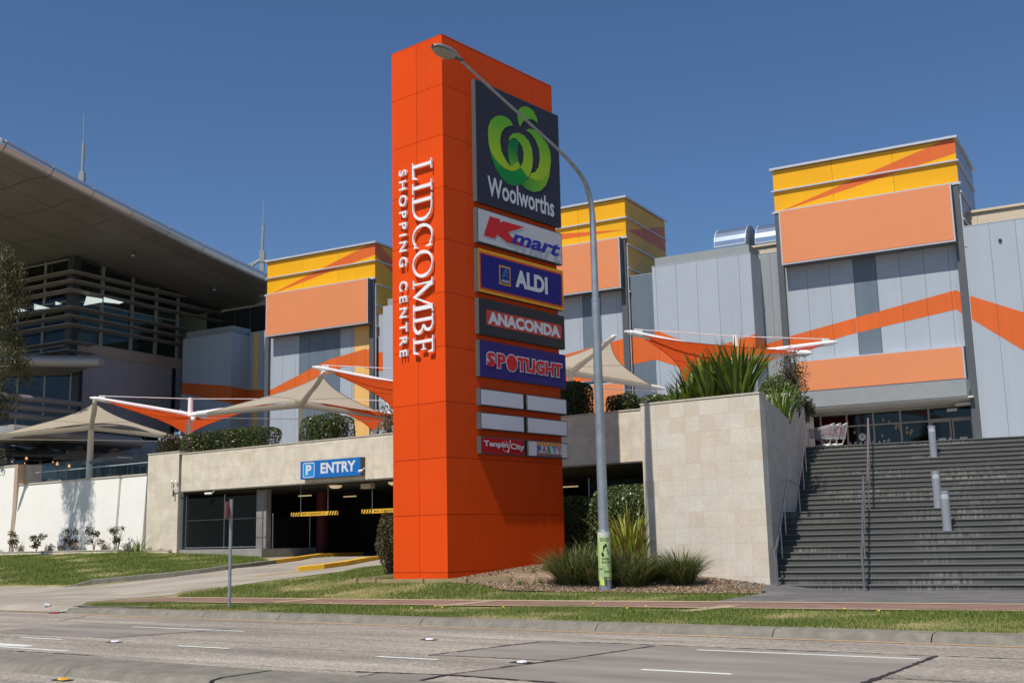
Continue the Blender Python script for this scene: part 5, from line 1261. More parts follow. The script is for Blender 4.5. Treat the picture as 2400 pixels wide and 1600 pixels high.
def grad_mat(name, stops, zlo, zhi, axis='Z'):      # printed colour blend
    mt, nt, b = new_mat(name); b.inputs['Roughness'].default_value = .55; b.inputs['Specular IOR Level'].default_value = .12
    tc = N(nt, 'ShaderNodeTexCoord'); sp = N(nt, 'ShaderNodeSeparateXYZ'); nt.links.new(tc.outputs['Object'], sp.inputs[0])
    r = N(nt, 'ShaderNodeMapRange'); r.inputs[1].default_value = zlo; r.inputs[2].default_value = zhi; nt.links.new(sp.outputs[axis], r.inputs[0])
    cr = N(nt, 'ShaderNodeValToRGB'); el = cr.color_ramp.elements
    while len(el) < len(stops): el.new(.5)
    for i, (e, c) in enumerate(zip(el, stops)): e.position = i / (len(stops) - 1); e.color = (*c, 1)
    nt.links.new(r.outputs[0], cr.inputs[0]); nt.links.new(cr.outputs[0], b.inputs['Base Color']); return mt
zb_ = .6
M['g_curl'] = grad_mat('print_green_blend', [(.40, .58, .035), (.34, .54, .03), (.14, .42, .04)], 13.4 - zb_, 15.6 - zb_)
M['g_low'] = grad_mat('print_green_blend', [(.02, .22, .06), (.01, .26, .06), (.06, .36, .04)], 13.2 - zb_, 14.6 - zb_)
M['g_strap'] = grad_mat('print_green_blend', [(.40, .56, .03), (.10, .36, .04), (.01, .19, .06)], 13.8 - zb_, 14.9 - zb_)
M['g_tail'] = grad_mat('print_green_blend', [(.02, .22, .05), (.14, .40, .04), (.30, .50, .03)], 28.3 - VC - 2.9, 30.4 - VC - 2.9, 'Y')
b = sign(26.30, 30.81, 12.58, 16.76, .03, face='wool_bg', label='supermarket sign with a green apple swirl on charcoal')
flat(b, [(948, 735), (930, 700), (900, 674), (860, 661), (820, 668), (785, 695), (768, 740), (763, 800), (770, 870), (785, 925), (810, 970), (845, 1015), (890, 1052), (935, 1070), (975, 1065), (1004, 1038), (985, 1000), (932, 1038), (905, 1005), (885, 970), (862, 920), (854, 850), (862, 790), (885, 755), (915, 738)], Z1, M['g_curl'], .012)
flat(b, [(932, 1038), (918, 985), (911, 920), (912, 875), (922, 845), (940, 828), (970, 827), (998, 858), (985, 890), (979, 940), (985, 985), (1004, 1037), (975, 1030)], Z1, M['g_strap'], .009)
flat(b, [(770, 880), (785, 927), (810, 972), (845, 1017), (890, 1054), (935, 1072), (975, 1067), (1004, 1040), (1060, 1118), (1040, 1145), (1000, 1172), (950, 1178), (905, 1160), (860, 1115), (820, 1045), (790, 960)], Z1, M['g_low'], .010)
flat(b, [(918, 850), (925, 815), (950, 793), (990, 790), (1030, 808), (1065, 850), (1088, 910), (1095, 980), (1090, 1040), (1076, 1090), (1060, 1118), (1003, 1040), (1022, 1000), (1027, 940), (1015, 890), (998, 860), (970, 828), (940, 828)], Z1, M['g_curl'], .014)
flat(b, [(1044, 770), (1068, 757), (1110, 770), (1160, 820), (1200, 870), (1222, 930), (1227, 1000), (1220, 1060), (1195, 1105), (1160, 1135), (1110, 1137), (1067, 1118), (1080, 1086), (1112, 1076), (1135, 1040), (1145, 980), (1140, 910), (1115, 845), (1080, 795)], Z1, M['g_curl'], .012)
flat(b, [(1008, 1165), (1050, 1135), (1065, 1120), (1110, 1138), (1160, 1136), (1195, 1106), (1221, 1062), (1215, 1110), (1190, 1175), (1150, 1215), (1100, 1224), (1050, 1205)], Z1, M['g_tail'], .013)
flat(b, [(1000, 747), (985, 705), (980, 665), (988, 620), (1005, 602), (1030, 595), (1060, 600), (1095, 625), (1122, 675), (1131, 722), (1108, 698), (1080, 687), (1045, 692), (1020, 708)], Z1, M['g_curl'], .012)
v0_, zt_ = onS(*Z1(760, 1150))[1:]; v1_, _ = onS(*Z1(1248, 1330))[1:]
stext(b, 'Woolworths', v0_, v1_, 12.87, 13.56, M['pale_print'], bold=.022)
b = sign(26.30, 30.81, 11.21, 12.37, .035, face='kmart_bg', label='white sign with a big red K and blue mart')
kp = [(778, 147), (856, 170), (852, 193), (880, 184), (1033, 228), (912, 263), (925, 282), (940, 300), (1052, 380), (905, 337), (832, 283), (816, 311), (733, 288)]
for tri in [[0, 1, 2, 10, 11, 12], [2, 3, 4, 5, 6, 10], [6, 7, 8, 9, 10]]: flat(b, [kp[i] for i in tri], Z2, M['kred'], .010 + .0006 * tri[0])
mv0 = onS(*Z2(935, 300))[1]; mv1 = onS(*Z2(1292, 350))[1]
stext(b, 'mart', mv0, mv1, 11.47, 11.93, M['kblue'], du=.022, bold=.03, shear=.3)
b = sign(26.30, 30.81, 9.58, 11.01, .0, face='gold', label='navy sign with a gold border')
r_ = lambda v0, v1, z0, z1, du, mt, name='logo': part(name, MB().poly([(US + du, v0, z0), (US + du, v1, z0), (US + du, v1, z1), (US + du, v0, z1)]), mt, b)
r_(26.36, 30.75, 9.68, 10.91, .007, M['sred'], 'border'); r_(26.42, 30.69, 9.74, 10.85, .010, M['navy'], 'panel')
lv0 = onS(*Z2(845, 580))[1]; lv1 = onS(*Z2(927, 600))[1]
r_(lv0, lv1, 9.98, 10.62, .013, M['gold'], 'emblem'); r_(lv0 + .05, lv1 - .05, 10.03, 10.57, .016, M['navy'], 'emblem'); 
lm = (lv0 + lv1) / 2
for i in range(3):
    o_ = i * .045; part('emblem', MB().poly([(US + .019, lm - .16 + o_, 10.22), (US + .019, lm - .13 + o_, 10.22), (US + .019, lm + .03 + o_, 10.53), (US + .019, lm + .0 + o_, 10.53)]), M['litblue'], b)
r_(lm + .09, lm + .13, 10.22, 10.53, .018, M['litblue'], 'emblem'); r_(lm - .1, lm + .12, 10.30, 10.33, .017, M['litblue'], 'emblem')
stext(b, 'ALDI', lv0 + .1, lv1 - .1, 10.07, 10.16, M['pale_print'], du=.019, bold=.03)
av0 = onS(*Z2(963, 600))[1]; av1 = onS(*Z2(1200, 650))[1]
stext(b, 'ALDI', av0, av1, 10.02, 10.62, M['pale_print'], du=.014, bold=.045)
b = sign(26.30, 30.81, 8.21, 9.38, .0, face='sign_dark', label='black sign with a red plate')
pv0 = onS(*Z2(750, 850))[1]; pv1 = onS(*Z2(1303, 980))[1]
part('plate', MB().poly([(US + .008, v, z) for v, z in rrect(pv0, pv1, 8.53, 9.04, .06)]), M['anared'], b)
stext(b, 'ANACONDA', pv0 + .08, pv1 - .08, 8.58, 8.99, M['pale_print'], du=.012, bold=.055)
b = sign(26.30, 30.81, 6.85, 8.01, .0, face='spot_bg', label='violet sign with red letters outlined in white')
sv0 = onS(*Z2(755, 1190))[1]; sv1 = onS(*Z2(1306, 1270))[1]
L_w = (sv1 - sv0)
def spot(du, mt, bold, grow):
    stext(b, 'S', sv0 - grow, sv0 + L_w * .105 + grow, 7.20 - grow, 7.66 + grow, mt, du, bold=bold); stext(b, 'P', sv0 + L_w * .13 - grow, sv0 + L_w * .235 + grow, 7.20 - grow, 7.66 + grow, mt, du + .0006, bold=bold)
    cx, cz = sv0 + L_w * .315, 7.42
    part('lettering', MB().poly([(US + du + .001, cx + (.27 + grow) * math.cos(a), cz + (.27 + grow) * math.sin(a)) for a in np.linspace(0, 2 * math.pi, 25)[:-1]]), mt, b)
    stext(b, 'TLIGHT', sv0 + L_w * .385 - grow, sv1 + grow, 7.20 - grow, 7.66 + grow, mt, du + .002, bold=bold)
spot(.008, M['pale_print'], .095, .035); spot(.013, M['kred'], .045, 0)
def small(v0, v1, z0, z1, face, label): return sign(v0, v1, z0, z1, .03, 'small_sign', face, label, 'sign_frame')
for z0, z1, w_ in [(5.93, 6.46, 'upper'), (5.18, 5.71, 'middle')]:
    small(26.30, 28.46, z0, z1, 'lightbox', 'blank white sign of the ' + w_ + ' row, left'); small(28.62, 30.80, z0, z1, 'lightbox', 'blank white sign of the ' + w_ + ' row, right')
b = small(26.30, 28.46, 4.42, 4.95, 'tenpin', 'small crimson bowling sign')
tv = lambda x: onS(*Z6(x, 400))[1]
stext(b, 'Tenpin', tv(240), tv(820), 4.60, 4.83, M['pale_print'], bold=.03); stext(b, 'City', tv(880), tv(1212), 4.56, 4.80, M['pale_print'], bold=.03)
ring = MB(); cx, cz = tv(765), 4.68
for k in range(30):
    a0, a1 = R(110 - k * 9.3), R(110 - (k + 1) * 9.3); ring.poly([(US + .013, cx + .16 * math.cos(a0), cz + .17 * math.sin(a0)), (US + .013, cx + .16 * math.cos(a1), cz + .17 * math.sin(a1)), (US + .013, cx + .145 * math.cos(a1), cz + .155 * math.sin(a1)), (US + .013, cx + .145 * math.cos(a0), cz + .155 * math.sin(a0))])
ring.poly([(US + .015, tv(795), 4.49), (US + .015, tv(830), 4.49), (US + .015, tv(870), 4.72), (US + .015, tv(890), 4.88), (US + .015, tv(862), 4.90), (US + .015, tv(860), 4.72)])
part('logo', ring, M['pale_print'], b)
b = small(28.62, 30.80, 4.42, 4.95, 'kmart_bg', 'small white party shop sign with coloured letters')
qv0, qv1 = tv(1505), tv(2105)
part('band', MB().poly([(US + .008, qv0, 4.82), (US + .008, qv1, 4.82), (US + .008, qv1, 4.915), (US + .008, qv0, 4.915)]), M['gold'], b); part('band', MB().poly([(US + .008, qv0, 4.455), (US + .008, qv1, 4.455), (US + .008, qv1, 4.545), (US + .008, qv0, 4.545)]), M['spot_bg'], b)
stext(b, 'DISCOUNT', qv0 + .03, qv1 - .03, 4.84, 4.90, M['navy'], du=.011, space=1.7, bold=.01); stext(b, 'WAREHOUSE', qv0 + .03, qv1 - .03, 4.47, 4.53, M['gold'], du=.011, space=1.3, bold=.01)
for i, (ch, c) in enumerate(zip('PARTY', [(.09, .06, .34), (.55, .05, .22), (.05, .27, .06), (.05, .22, .55), (.6, .09, .05)])):
    w5 = (qv1 - qv0) / 5; mt_ = mat('party_letter', c, .4); stext(b, ch, qv0 + i * w5 + .02, qv0 + (i + 1) * w5 - .02, 4.57 + (.02 if i % 2 else 0), 4.80 - (.01 if i % 2 == 0 else 0), mt_, bold=.07)
# timber edging and mulch around the tower
te = thing('timber_edging', 'low treated timber edging around the foot of the orange sign tower', 'garden edging', PF, (UC - 1, VC - .3, .5))
e_ = MB()
def logs(pts, h0, h1, w=.07):
    for (a, b_) in zip(pts, pts[1:]):
        dx, dy = b_[0] - a[0], b_[1] - a[1]; l = math.hypot(dx, dy); nx, ny = -dy / l * w, dx / l * w
        e_.hexa([(a[0], a[1], h0 - .3), (b_[0], b_[1], h0 - .3), (b_[0] + nx, b_[1] + ny, h0 - .3), (a[0] + nx, a[1] + ny, h0 - .3)], [(a[0], a[1], a[2]), (b_[0], b_[1], b_[2]), (b_[0] + nx, b_[1] + ny, b_[2]), (a[0] + nx, a[1] + ny, a[2])])
u_l, u_r = UC - 3.9, UC + 1.9
logs([(u_l, VC - .55, .62), (UC - 2.6, VC - .5, .63)], .5, .6); logs([(UC - 2.58, VC - .5, .64), (UC - .6, VC - .45, .66)], .5, .6); logs([(UC - .58, VC - .45, .66), (UC + .9, VC - .2, .68), (u_r, VC + .6, .72)], .5, .6)
logs([(u_l, VC - .5, .62), (UC - 2.45, VC + 1.6, .85)], .5, .6)
part('timber', e_, M['timber'], te)
pg = MB()
for u, v in [(UC - 2.59, VC - .56), (UC - .6, VC - .52), (UC - 3.4, VC - .6), (UC + .9, VC - .27)]: pg.box(u - .06, u + .06, v, v + .09, .3, .68)
part('peg', pg, M['timber'], te)

# ================================================================== STREET LIGHT
base = at(1420, 1392, 31.0); ku, kv = KF.uv(base[0], base[1]); gz = tz(base[0], base[1])
sl_t = thing('street_light', 'tall galvanised street light with a long curved arm crossing in front of the sign tower', 'street light', KF, (ku, kv, gz))
def onK(x, y): v, z = on_u(x, y, KF, ku); return (ku, v, z)
zof = lambda y: onK(1410, y)[2]
z1_, z2_, z3_ = zof(1245), zof(1003), zof(708)
kz = 3.3
part('base_sleeve', MB().tube([(ku, kv, gz - .1), (ku, kv, z1_)], [.175, .165], 20), M['galv'], sl_t)
part('lower_pole', MB().tube([(ku, kv, z1_), (ku, kv, z3_)], [.14, .115], 20), M['galv'], sl_t)
part('collar', MB().tube([(ku, kv, z1_ - .06), (ku, kv, z1_ + .05)], [.17, .145], 20), M['galv'], sl_t)
part('joint_ring', MB().tube([(ku, kv, z3_ - .03), (ku, kv, z3_ + .04)], .122, 20), M['galv'], sl_t)
arm = [(ku, kv, z3_), (ku, kv, zof(560))]
for p in [(1388, 500), (1382, 462), (1370, 425), (1350, 395), (1322, 364), (1290, 334), (1190, 243), (1080, 142)]: arm.append(onK(*p))
# smooth the bend
def smooth_path(pts, n=4):
    P = [Vector(p) for p in pts]; out = []
    for i in range(len(P) - 1):
        p0, p1, p2, p3 = P[max(i - 1, 0)], P[i], P[i + 1], P[min(i + 2, len(P) - 1)]
        for k in range(n):
            t = k / n; out.append(0.5 * ((2 * p1) + (-p0 + p2) * t + (2 * p0 - 5 * p1 + 4 * p2 - p3) * t * t + (-p0 + 3 * p1 - 3 * p2 + p3) * t ** 3))
    return out + [P[-1]]
ap = smooth_path(arm); nA = len(ap)
part('upper_pole_and_arm', MB().tube(ap, [.10 - .065 * min(1, i / (nA * .8)) for i in range(nA)], 16), M['galv'], sl_t)
tip = onK(1076, 138); h0 = onK(1062, 122); h1 = onK(1016, 108)
lum = thing_none = None
d3 = (Vector(h1) - Vector(tip)); d3.normalize()
hv = Vector(tip); Lh = (Vector(onK(1014, 100)) - hv).length
def lumi():
    mb = MB(); n = 18; secs = [(0, .05, .05), (.12, .10, .09), (.26, .16, .12), (.5, .21, .13), (.75, .20, .11), (.93, .14, .07), (1.0, .04, .03)]
    x = Vector((1, 0, 0)); up = d3.cross(x).normalized()
    if up.z < 0: up = -up
    for i, (t, w, h) in enumerate(secs):
        c = hv + d3 * (t * Lh)
        for k in range(n):
            a = 2 * math.pi * k / n; hh = h if math.sin(a) > 0 else h * .25
            mb.v.append(tuple(c + x * (w * math.cos(a)) + up * (hh * math.sin(a))))
    for i in range(len(secs) - 1):
        for k in range(n): mb.f.append((i * n + k, i * n + (k + 1) % n, (i + 1) * n + (k + 1) % n, (i + 1) * n + k)); mb.m.append(0)
    mb.f.append(tuple(range(n))); mb.m.append(0)
    return mb, x, up
mb, lx, lup = lumi()
M['lamp_housing'] = mat('cast_lamp_housing', (0.38, 0.38, 0.38), 0.4, metal=0.7, var=.1, scale=8)
hd_ = part('lamp_head', mb, M['lamp_housing'], sl_t, smooth=True)
mb = MB(); n = 18; secs = [(.24, .12, .0), (.3, .15, .09), (.5, .185, .15), (.72, .175, .13), (.9, .11, .05), (.94, .08, .0)]
for t, w, h in secs:
    c = hv + d3 * (t * Lh) - lup * .03
    for k in range(n):
        a = math.pi * k / (n - 1); mb.v.append(tuple(c + lx * (w * math.cos(a)) - lup * (h * math.sin(a))))
for i in range(len(secs) - 1):
    for k in range(n - 1): mb.f.append((i * n + k, i * n + k + 1, (i + 1) * n + k + 1, (i + 1) * n + k)); mb.m.append(0)
M['lens'] = mat('smoky_lens', (0.30, 0.28, 0.24), 0.2, var=.2, scale=6)
part('lens', mb, M['lens'], hd_, smooth=True)
cpv = MB().tube([tuple(hv + d3 * (-.12)), tuple(hv + d3 * .14)], .055, 10); part('knuckle', cpv, M['pier'], sl_t)
# posters wrapped round the base
def wrap(z0, z1, a0, a1, r, mt, name='poster', n=14):
    mb = MB(); q_ = []
    for k in range(n + 1):
        a = R(a0 + (a1 - a0) * k / n); q_.append((ku + r * math.sin(a), kv - r * math.cos(a)))
    for (x0, y0), (x1, y1) in zip(q_, q_[1:]): mb.poly([(x0, y0, z0), (x1, y1, z0), (x1, y1, z1), (x0, y0, z1)])
    return part(name, mb, mt, sl_t)
M['poster_green'] = mat('pale_green_poster', (0.42, 0.56, 0.24), 0.7, var=.1, scale=6); M['poster_white'] = mat('torn_white_poster', (0.55, 0.56, 0.5), 0.7, var=.1); M['lime'] = mat('lime_sticker', (0.55, .75, .12), .6)
OFF = -35.24 + 4  # the side of the pole that looks at the street corner
ctr = 35
def za_(y): return on_v(1420, y, KF, kv)[1]
wrap(za_(1262), za_(1246), ctr - 95, ctr + 85, .1745, M['poster_white']); wrap(za_(1358), za_(1257), ctr - 60, ctr + 95, .178, M['poster_green'])
wrap(za_(1360), za_(1262), ctr - 120, ctr - 62, .1775, M['poster_green']); wrap(za_(1370), za_(1355), ctr - 55, ctr - 8, .180, M['lime'])
def wrap_text(body, z0, z1, a0, a1, mt=None, bold=.02, r=.1805):
    V, Fc = glyphs(body, 1, 1, bold=bold); mb = MB(); vs = []
    for x, y, _ in V: a = R(a0 + (a1 - a0) * x); vs.append((ku + r * math.sin(a), kv - r * math.cos(a), z0 + (z1 - z0) * y))
    mb.add(vs, Fc); part('poster_lettering', mb, mt or M['black'], sl_t)
Y_ = lambda yz: za_(1230 + yz * 180 / 1568)
X_ = lambda x: ctr - 43 + (x - 245) / 210 * 75     # poster pixel column -> angle
wrap_text('SUN 4 OCT', Y_(332), Y_(255), X_(250), X_(490)); wrap_text('GENESI', Y_(708), Y_(662), X_(280), X_(475)); wrap_text('BLACK', Y_(775), Y_(728), X_(285), X_(485))
wrap_text('ORDERN FOO', Y_(1090), Y_(1045), X_(310), X_(490)); wrap_text('TICKETEK'[:1] + 'ICKETS', Y_(965), Y_(925), X_(340), X_(470)); 
def wrap_poly(pts, mt, r=.1803):
    mb = MB(); vs = [];
    for x, y in pts: a = R(X_(x)); vs.append((ku + r * math.sin(a), kv - r * math.cos(a), Y_(y)))
    mb.poly(vs); part('poster_mark', mb, mt, sl_t)
for pg_ in [[(325, 420), (385, 372), (428, 408), (418, 450), (375, 450)], [(325, 420), (375, 450), (330, 540), (318, 535)], [(412, 455), (430, 462), (460, 540), (455, 628), (440, 590)], [(275, 552), (315, 545), (345, 600), (330, 648), (282, 622)], [(345, 598), (425, 582), (430, 600), (330, 648)]]:
    wrap_poly(pg_, M['black'])
wrap_poly([(292, 795), (470, 795), (470, 838), (292, 838)], M['black']); wrap_text('subculture', Y_(830), Y_(803), X_(300), X_(468), M['pale_print'], r=.182)
wrap_poly([(235, 865), (292, 865), (292, 910), (235, 910)], M['black'])
part('access_plate', MB().box(ku - .03 + .1, ku + .07 + .06, kv - .175, kv - .14, gz + .18, gz + .33), M['pier'], sl_t)
# street sign post at the left
pb_ = G(537, 1424); pu, pvv = KF.uv(pb_[0], pb_[1])
ps = thing('sign_post', 'slim galvanised post on the left verge, its red sign seen edge on', 'sign post', WF, pb_)
ptop = at(541.5, 1171, pb_[1])
part('post', MB().tube([pb_, (pb_[0] + .0, pb_[1], ptop[2])], .045, 12), M['galv'], ps); part('cap', MB().tube([(pb_[0], pb_[1], ptop[2]), (pb_[0], pb_[1], ptop[2] + .02)], .05, 12), M['galv'], ps)
sx = pb_[0] - .06; zt1, zt0 = at(535, 1175, pb_[1])[2], at(535, 1214, pb_[1])[2]
part('sign_plate', MB().hexa([(sx - .035, pb_[1] - .25, zt0), (sx - .025, pb_[1] - .25, zt0), (sx + .012, pb_[1] + .2, zt0), (sx, pb_[1] + .2, zt0)], [(sx - .035, pb_[1] - .25, zt1), (sx - .025, pb_[1] - .25, zt1), (sx + .012, pb_[1] + .2, zt1), (sx, pb_[1] + .2, zt1)]), M['red_sign'], ps)

# ================================================================== SHADE CANOPIES
def cloth_mat(name, col, trans):
    mt, nt, b = new_mat(name); b.inputs['Base Color'].default_value = (*col, 1); b.inputs['Roughness'].default_value = .8; b.inputs['Specular IOR Level'].default_value = .2
    tr = N(nt, 'ShaderNodeBsdfTranslucent'); tr.inputs[0].default_value = (*col, 1); mx = N(nt, 'ShaderNodeMixShader'); mx.inputs[0].default_value = trans
    nt.links.new(b.outputs[0], mx.inputs[1]); nt.links.new(tr.outputs[0], mx.inputs[2]); nt.links.new(mx.outputs[0], nt.nodes['Material Output'].inputs[0]); return mt
M['cloth_cream'] = cloth_mat('cream_shade_cloth', (0.64, 0.57, 0.45), .5); M['cloth_orange'] = cloth_mat('orange_shade_cloth', (0.75, 0.10, 0.018), .45); M['seam_dark'] = mat('cloth_seam', (.25, .22, .17), .9); M['seam_red'] = mat('red_cloth_seam', (.22, .03, .01), .9)
def canopy(label, c, a, arm, zlr, zfb, kind, group, scal=.17, ground=DECK, mast_r=.11):
    F = Frame(a); u0, v0 = F.uv(c[0], c[1])
    t = thing('shade_canopy', label, 'shade canopy', F, (u0, v0, ground), group)
    steel = M['cream_steel'] if kind == 'cream' else M['white_steel']
    Lp, Rp, Fp, Bp = (u0 - arm, v0, zlr), (u0 + arm, v0, zlr), (u0, v0 - arm, zfb), (u0, v0 + arm, zfb)
    zc = (zlr + zfb) / 2
    hub = zc + (-.10 if kind == 'cream' else .02)
    mt_top = hub if kind == 'cream' else max(zlr, zfb) + .12
    part('mast', MB().tube([(u0, v0, ground), (u0, v0, mt_top)], [mast_r * 1.05, mast_r * .9], 16), steel, t)
    part('hub_plate', MB().box(u0 - .32, u0 + .32, v0 - .12, v0 + .12, hub - .12, hub + .12), steel, t)
    for nm, P in (('side', Lp), ('side', Rp), ('front', Fp), ('back', Bp)):
        d = Vector((P[0] - u0, P[1] - v0, P[2] - hub)); e = Vector((u0, v0, hub)) + d * 1.0
        armo = part('arm', MB().tube([(u0, v0, hub - .06), tuple(e)], [.155, .115], 12), steel, t)
        n_ = d.normalized(); part('end_cap', MB().tube([tuple(e - n_ * .02), tuple(e + n_ * .28)], [.115, .04], 10), M['white_steel'], armo)
    # fabric
    n = 14; vs = []; k = .94
    C = [Vector(Lp), Vector(Fp), Vector(Rp), Vector(Bp)]; ctr_ = Vector((u0, v0, zc))
    C = [ctr_ + (q_ - ctr_) * k for q_ in C]
    if kind == 'cream': off = .10
    else: off = -.22
    for i in range(n + 1):
        for j in range(n + 1):
            s_, t2 = i / n, j / n
            sx_, tx_ = 2 * s_ - 1, 2 * t2 - 1
            s2 = .5 + .5 * sx_ * (1 - scal * (1 - tx_ ** 2)); t3 = .5 + .5 * tx_ * (1 - scal * (1 - sx_ ** 2))
            P = C[0] * ((1 - s2) * (1 - t3)) + C[1] * (s2 * (1 - t3)) + C[2] * (s2 * t3) + C[3] * ((1 - s2) * t3)
            vs.append((P.x, P.y, P.z + off * (1 - max(abs(sx_), abs(tx_)) ** 3)))
    fs = [(i * (n + 1) + j, (i + 1) * (n + 1) + j, (i + 1) * (n + 1) + j + 1, i * (n + 1) + j + 1) for i in range(n) for j in range(n)]
    part('shade_cloth', MB().add(vs, fs), M['cloth_cream' if kind == 'cream' else 'cloth_orange'], t, smooth=True)
    sm = MB(); sr = .02
    idx = lambda i, j: vs[i * (n + 1) + j]
    for path in ([idx(i, 0) for i in range(n + 1)], [idx(n, j) for j in range(n + 1)], [idx(i, n) for i in range(n + 1)], [idx(0, j) for j in range(n + 1)]): sm.tube(path, .016, 5)
    part('edge_cable', sm, M['seam_dark'] if kind == 'cream' else M['seam_red'], t)
    s3 = MB()
    for path in ([idx(i, n // 2) for i in range(n + 1)], [idx(n // 2, j) for j in range(n + 1)]): s3.tube([(x, y, z - .012) for x, y, z in path], .009, 4)
    part('seam', s3, M['seam_dark'] if kind == 'cream' else M['seam_red'], t)
    for P in (Lp, Rp) if kind == 'cream' else (Lp, Rp, ):
        za = (zlr - .12) if kind == 'cream' else mt_top - .05
        q_ = (u0 + (P[0] - u0) * .93, v0, P[2] + (-.14 if kind == 'cream' else .14))
        part('tie_rod', MB().tube([(u0, v0, za), q_], .022, 6), M['white_steel'], t)
        part('rod_clamp', MB().box(q_[0] - .16, q_[0] + .16, v0 - .05, v0 + .05, min(q_[2], P[2]) - .03, max(q_[2], P[2]) + .03), M['white_steel'], t)
    return t
def cpos(px, d): q_ = ray(px, 1000); return (q_[0] / q_[1] * d, d)
GC, GO = 'cream shade canopies on the terrace', 'orange shade canopies on the terrace'
canopy('cream shade canopy at the far left, above the white terrace wall', cpos(214, 66), 22, 5.57, 8.14, 9.64, 'cream', GC, mast_r=.19)
canopy('cream shade canopy above the clipped hedges left of the sign tower', cpos(705, 58), 22, 5.3, 8.23, 9.77, 'cream', GC, mast_r=.13)
canopy('cream shade canopy between the sign tower and the curved street light pole', cpos(1341, 53), 21, 4.75, 8.9, 10.4, 'cream', GC, mast_r=.15)
canopy('orange shade canopy at the left, behind the long clipped hedge', cpos(445, 62), 18, 5.0, 9.75, 8.15, 'orange', GO, mast_r=.15)
canopy('orange shade canopy partly hidden behind the left edge of the orange sign tower', cpos(982, 55), 20, 5.0, 10.05, 8.4, 'orange', GO)
canopy('lower orange shade canopy whose mast shows right at the left edge of the sign tower', cpos(911, 60.5), 19, 4.2, 9.2, 7.9, 'orange', GO, mast_r=.15)
canopy('orange shade canopy over the flax plants on the granite planter', cpos(1735, 46), 21, 4.85, 9.8, 8.38, 'orange', GO, mast_r=.13)

# ================================================================== CAFE TERRACE THINGS
def umbrella(px, pyk, d, w, label, text=None, rot=20, word=None):
    k_ = at(px, pyk, d); F = Frame(rot); u0, v0 = F.uv(k_[0], k_[1]); z = k_[2]
    t = thing('cafe_umbrella', label, 'umbrella', F, (u0, v0, DECK), 'black umbrellas on the cafe terrace')
    part('pole', MB().tube([(u0, v0, DECK), (u0, v0, z)], .03, 8), M['pier'], t)
    mb = MB(); h = w / 2; n = 8
    rim = [(-h, -h), (0, -h * .97), (h, -h), (h * .97, 0), (h, h), (0, h * .97), (-h, h), (-h * .97, 0)]
    i1 = [(a * .33, b * .33) for a, b in rim]
    vs = [(u0, v0, z)] + [(u0 + a, v0 + b, z - .30) for a, b in i1] + [(u0 + a, v0 + b, z - .72) for a, b in rim] + [(u0 + a, v0 + b, z - .86) for a, b in rim]
    fs = [(0, 1 + i, 1 + (i + 1) % 8) for i in range(8)] + [(1 + i, 9 + i, 9 + (i + 1) % 8, 1 + (i + 1) % 8) for i in range(8)] + [(9 + i, 17 + i, 17 + (i + 1) % 8, 9 + (i + 1) % 8) for i in range(8)]
    part('canopy', MB().add(vs, fs), M['black_cloth'], t)
    cp_ = MB(); q_ = [(a * .2, b * .2) for a, b in rim]; cp_.add([(u0, v0, z + .10)] + [(u0 + a, v0 + b, z - .09) for a, b in q_], [(0, 1 + i, 1 + (i + 1) % 8) for i in range(8)]); part('vent_cap', cp_, M['black_cloth'], t)
    if word:
        V, Fc = glyphs(word, .9, .16, bold=.02); mb = MB(); mb.add([(u0 - .45 + a, v0 - h * (.86 - .25 * b / .16 * .5) - .0, z - .72 + .10 + b * .6) for a, b, c in V], Fc)
        mb.v = [(x, y - .05, zz + .02) for x, y, zz in mb.v]; part('lettering', mb, M['pale_print'], t)
umbrella(22, 1037, 71, 3.2, 'leftmost black cafe umbrella, with small white lettering', word='amore')
umbrella(97, 1042, 70, 3.1, 'second black cafe umbrella from the left')
umbrella(187, 1048, 69, 2.9, 'third black cafe umbrella, left of the cream canopy mast')
umbrella(270, 1053, 66.5, 2.75, 'rightmost black cafe umbrella with pale print, next to the sandstone wall', rot=48, word='amore')
bal = thing('glass_balustrade', 'clear glass balustrade along the top of the white terrace wall', 'balustrade', SF, (-62.5, VS + .15, 5.5))
us_ = np.linspace(-62.5, -50.4, 7)
for a, b_ in zip(us_, us_[1:]): part('pane', MB().box(a + .02, b_ - .02, VS + .14, VS + .155, 5.56, 6.62), M['balustrade'], bal)
part('handrail', MB().box(-62.5, -50.4, VS + .9, VS + .94, 6.2, 6.25), M['trim'], bal)
pl_g = 'glowing bulbs hanging over the cafe terrace'
for i, (px, py, d) in enumerate([(62, 1073, 70), (148, 1073, 69), (134, 1086, 69), (162, 1091, 68), (28, 1081, 70), (58, 1085, 70), (124, 1082, 69)]):
    p = at(px, py, d); s_ = .75 if i < 4 else .35
    b = MB().lathe([(.03, .16), (.05, .08), (.11, -.02), (.10, -.10), (.02, -.14)], p, 10); b.v = [((x - p[0]) * s_ + p[0], (y - p[1]) * s_ + p[1], (z - p[2]) * s_ + p[2]) for x, y, z in b.v]
    o = solo('hanging_bulb', b, M['lamp'], ['glowing bulb under the left cafe umbrellas, just right of the white wall pier', 'glowing bulb under the third cafe umbrella, highest of the three larger ones there', 'glowing bulb lower left of the third cafe umbrella', 'glowing bulb nearest the cream canopy mast', 'tiny glowing bulb furthest left over the terrace', 'tiny glowing bulb beside the white wall pier', 'tiny glowing bulb left of the three larger bulbs'][i], 'hanging bulb', base=p, group=pl_g)
    c_ = part('cord', MB().tube([p, (p[0], p[1], p[2] + .5)], .008, 4), M['black'], None); c_.parent = o; c_.data.transform(Matrix.Translation((-p[0], -p[1], -p[2])))
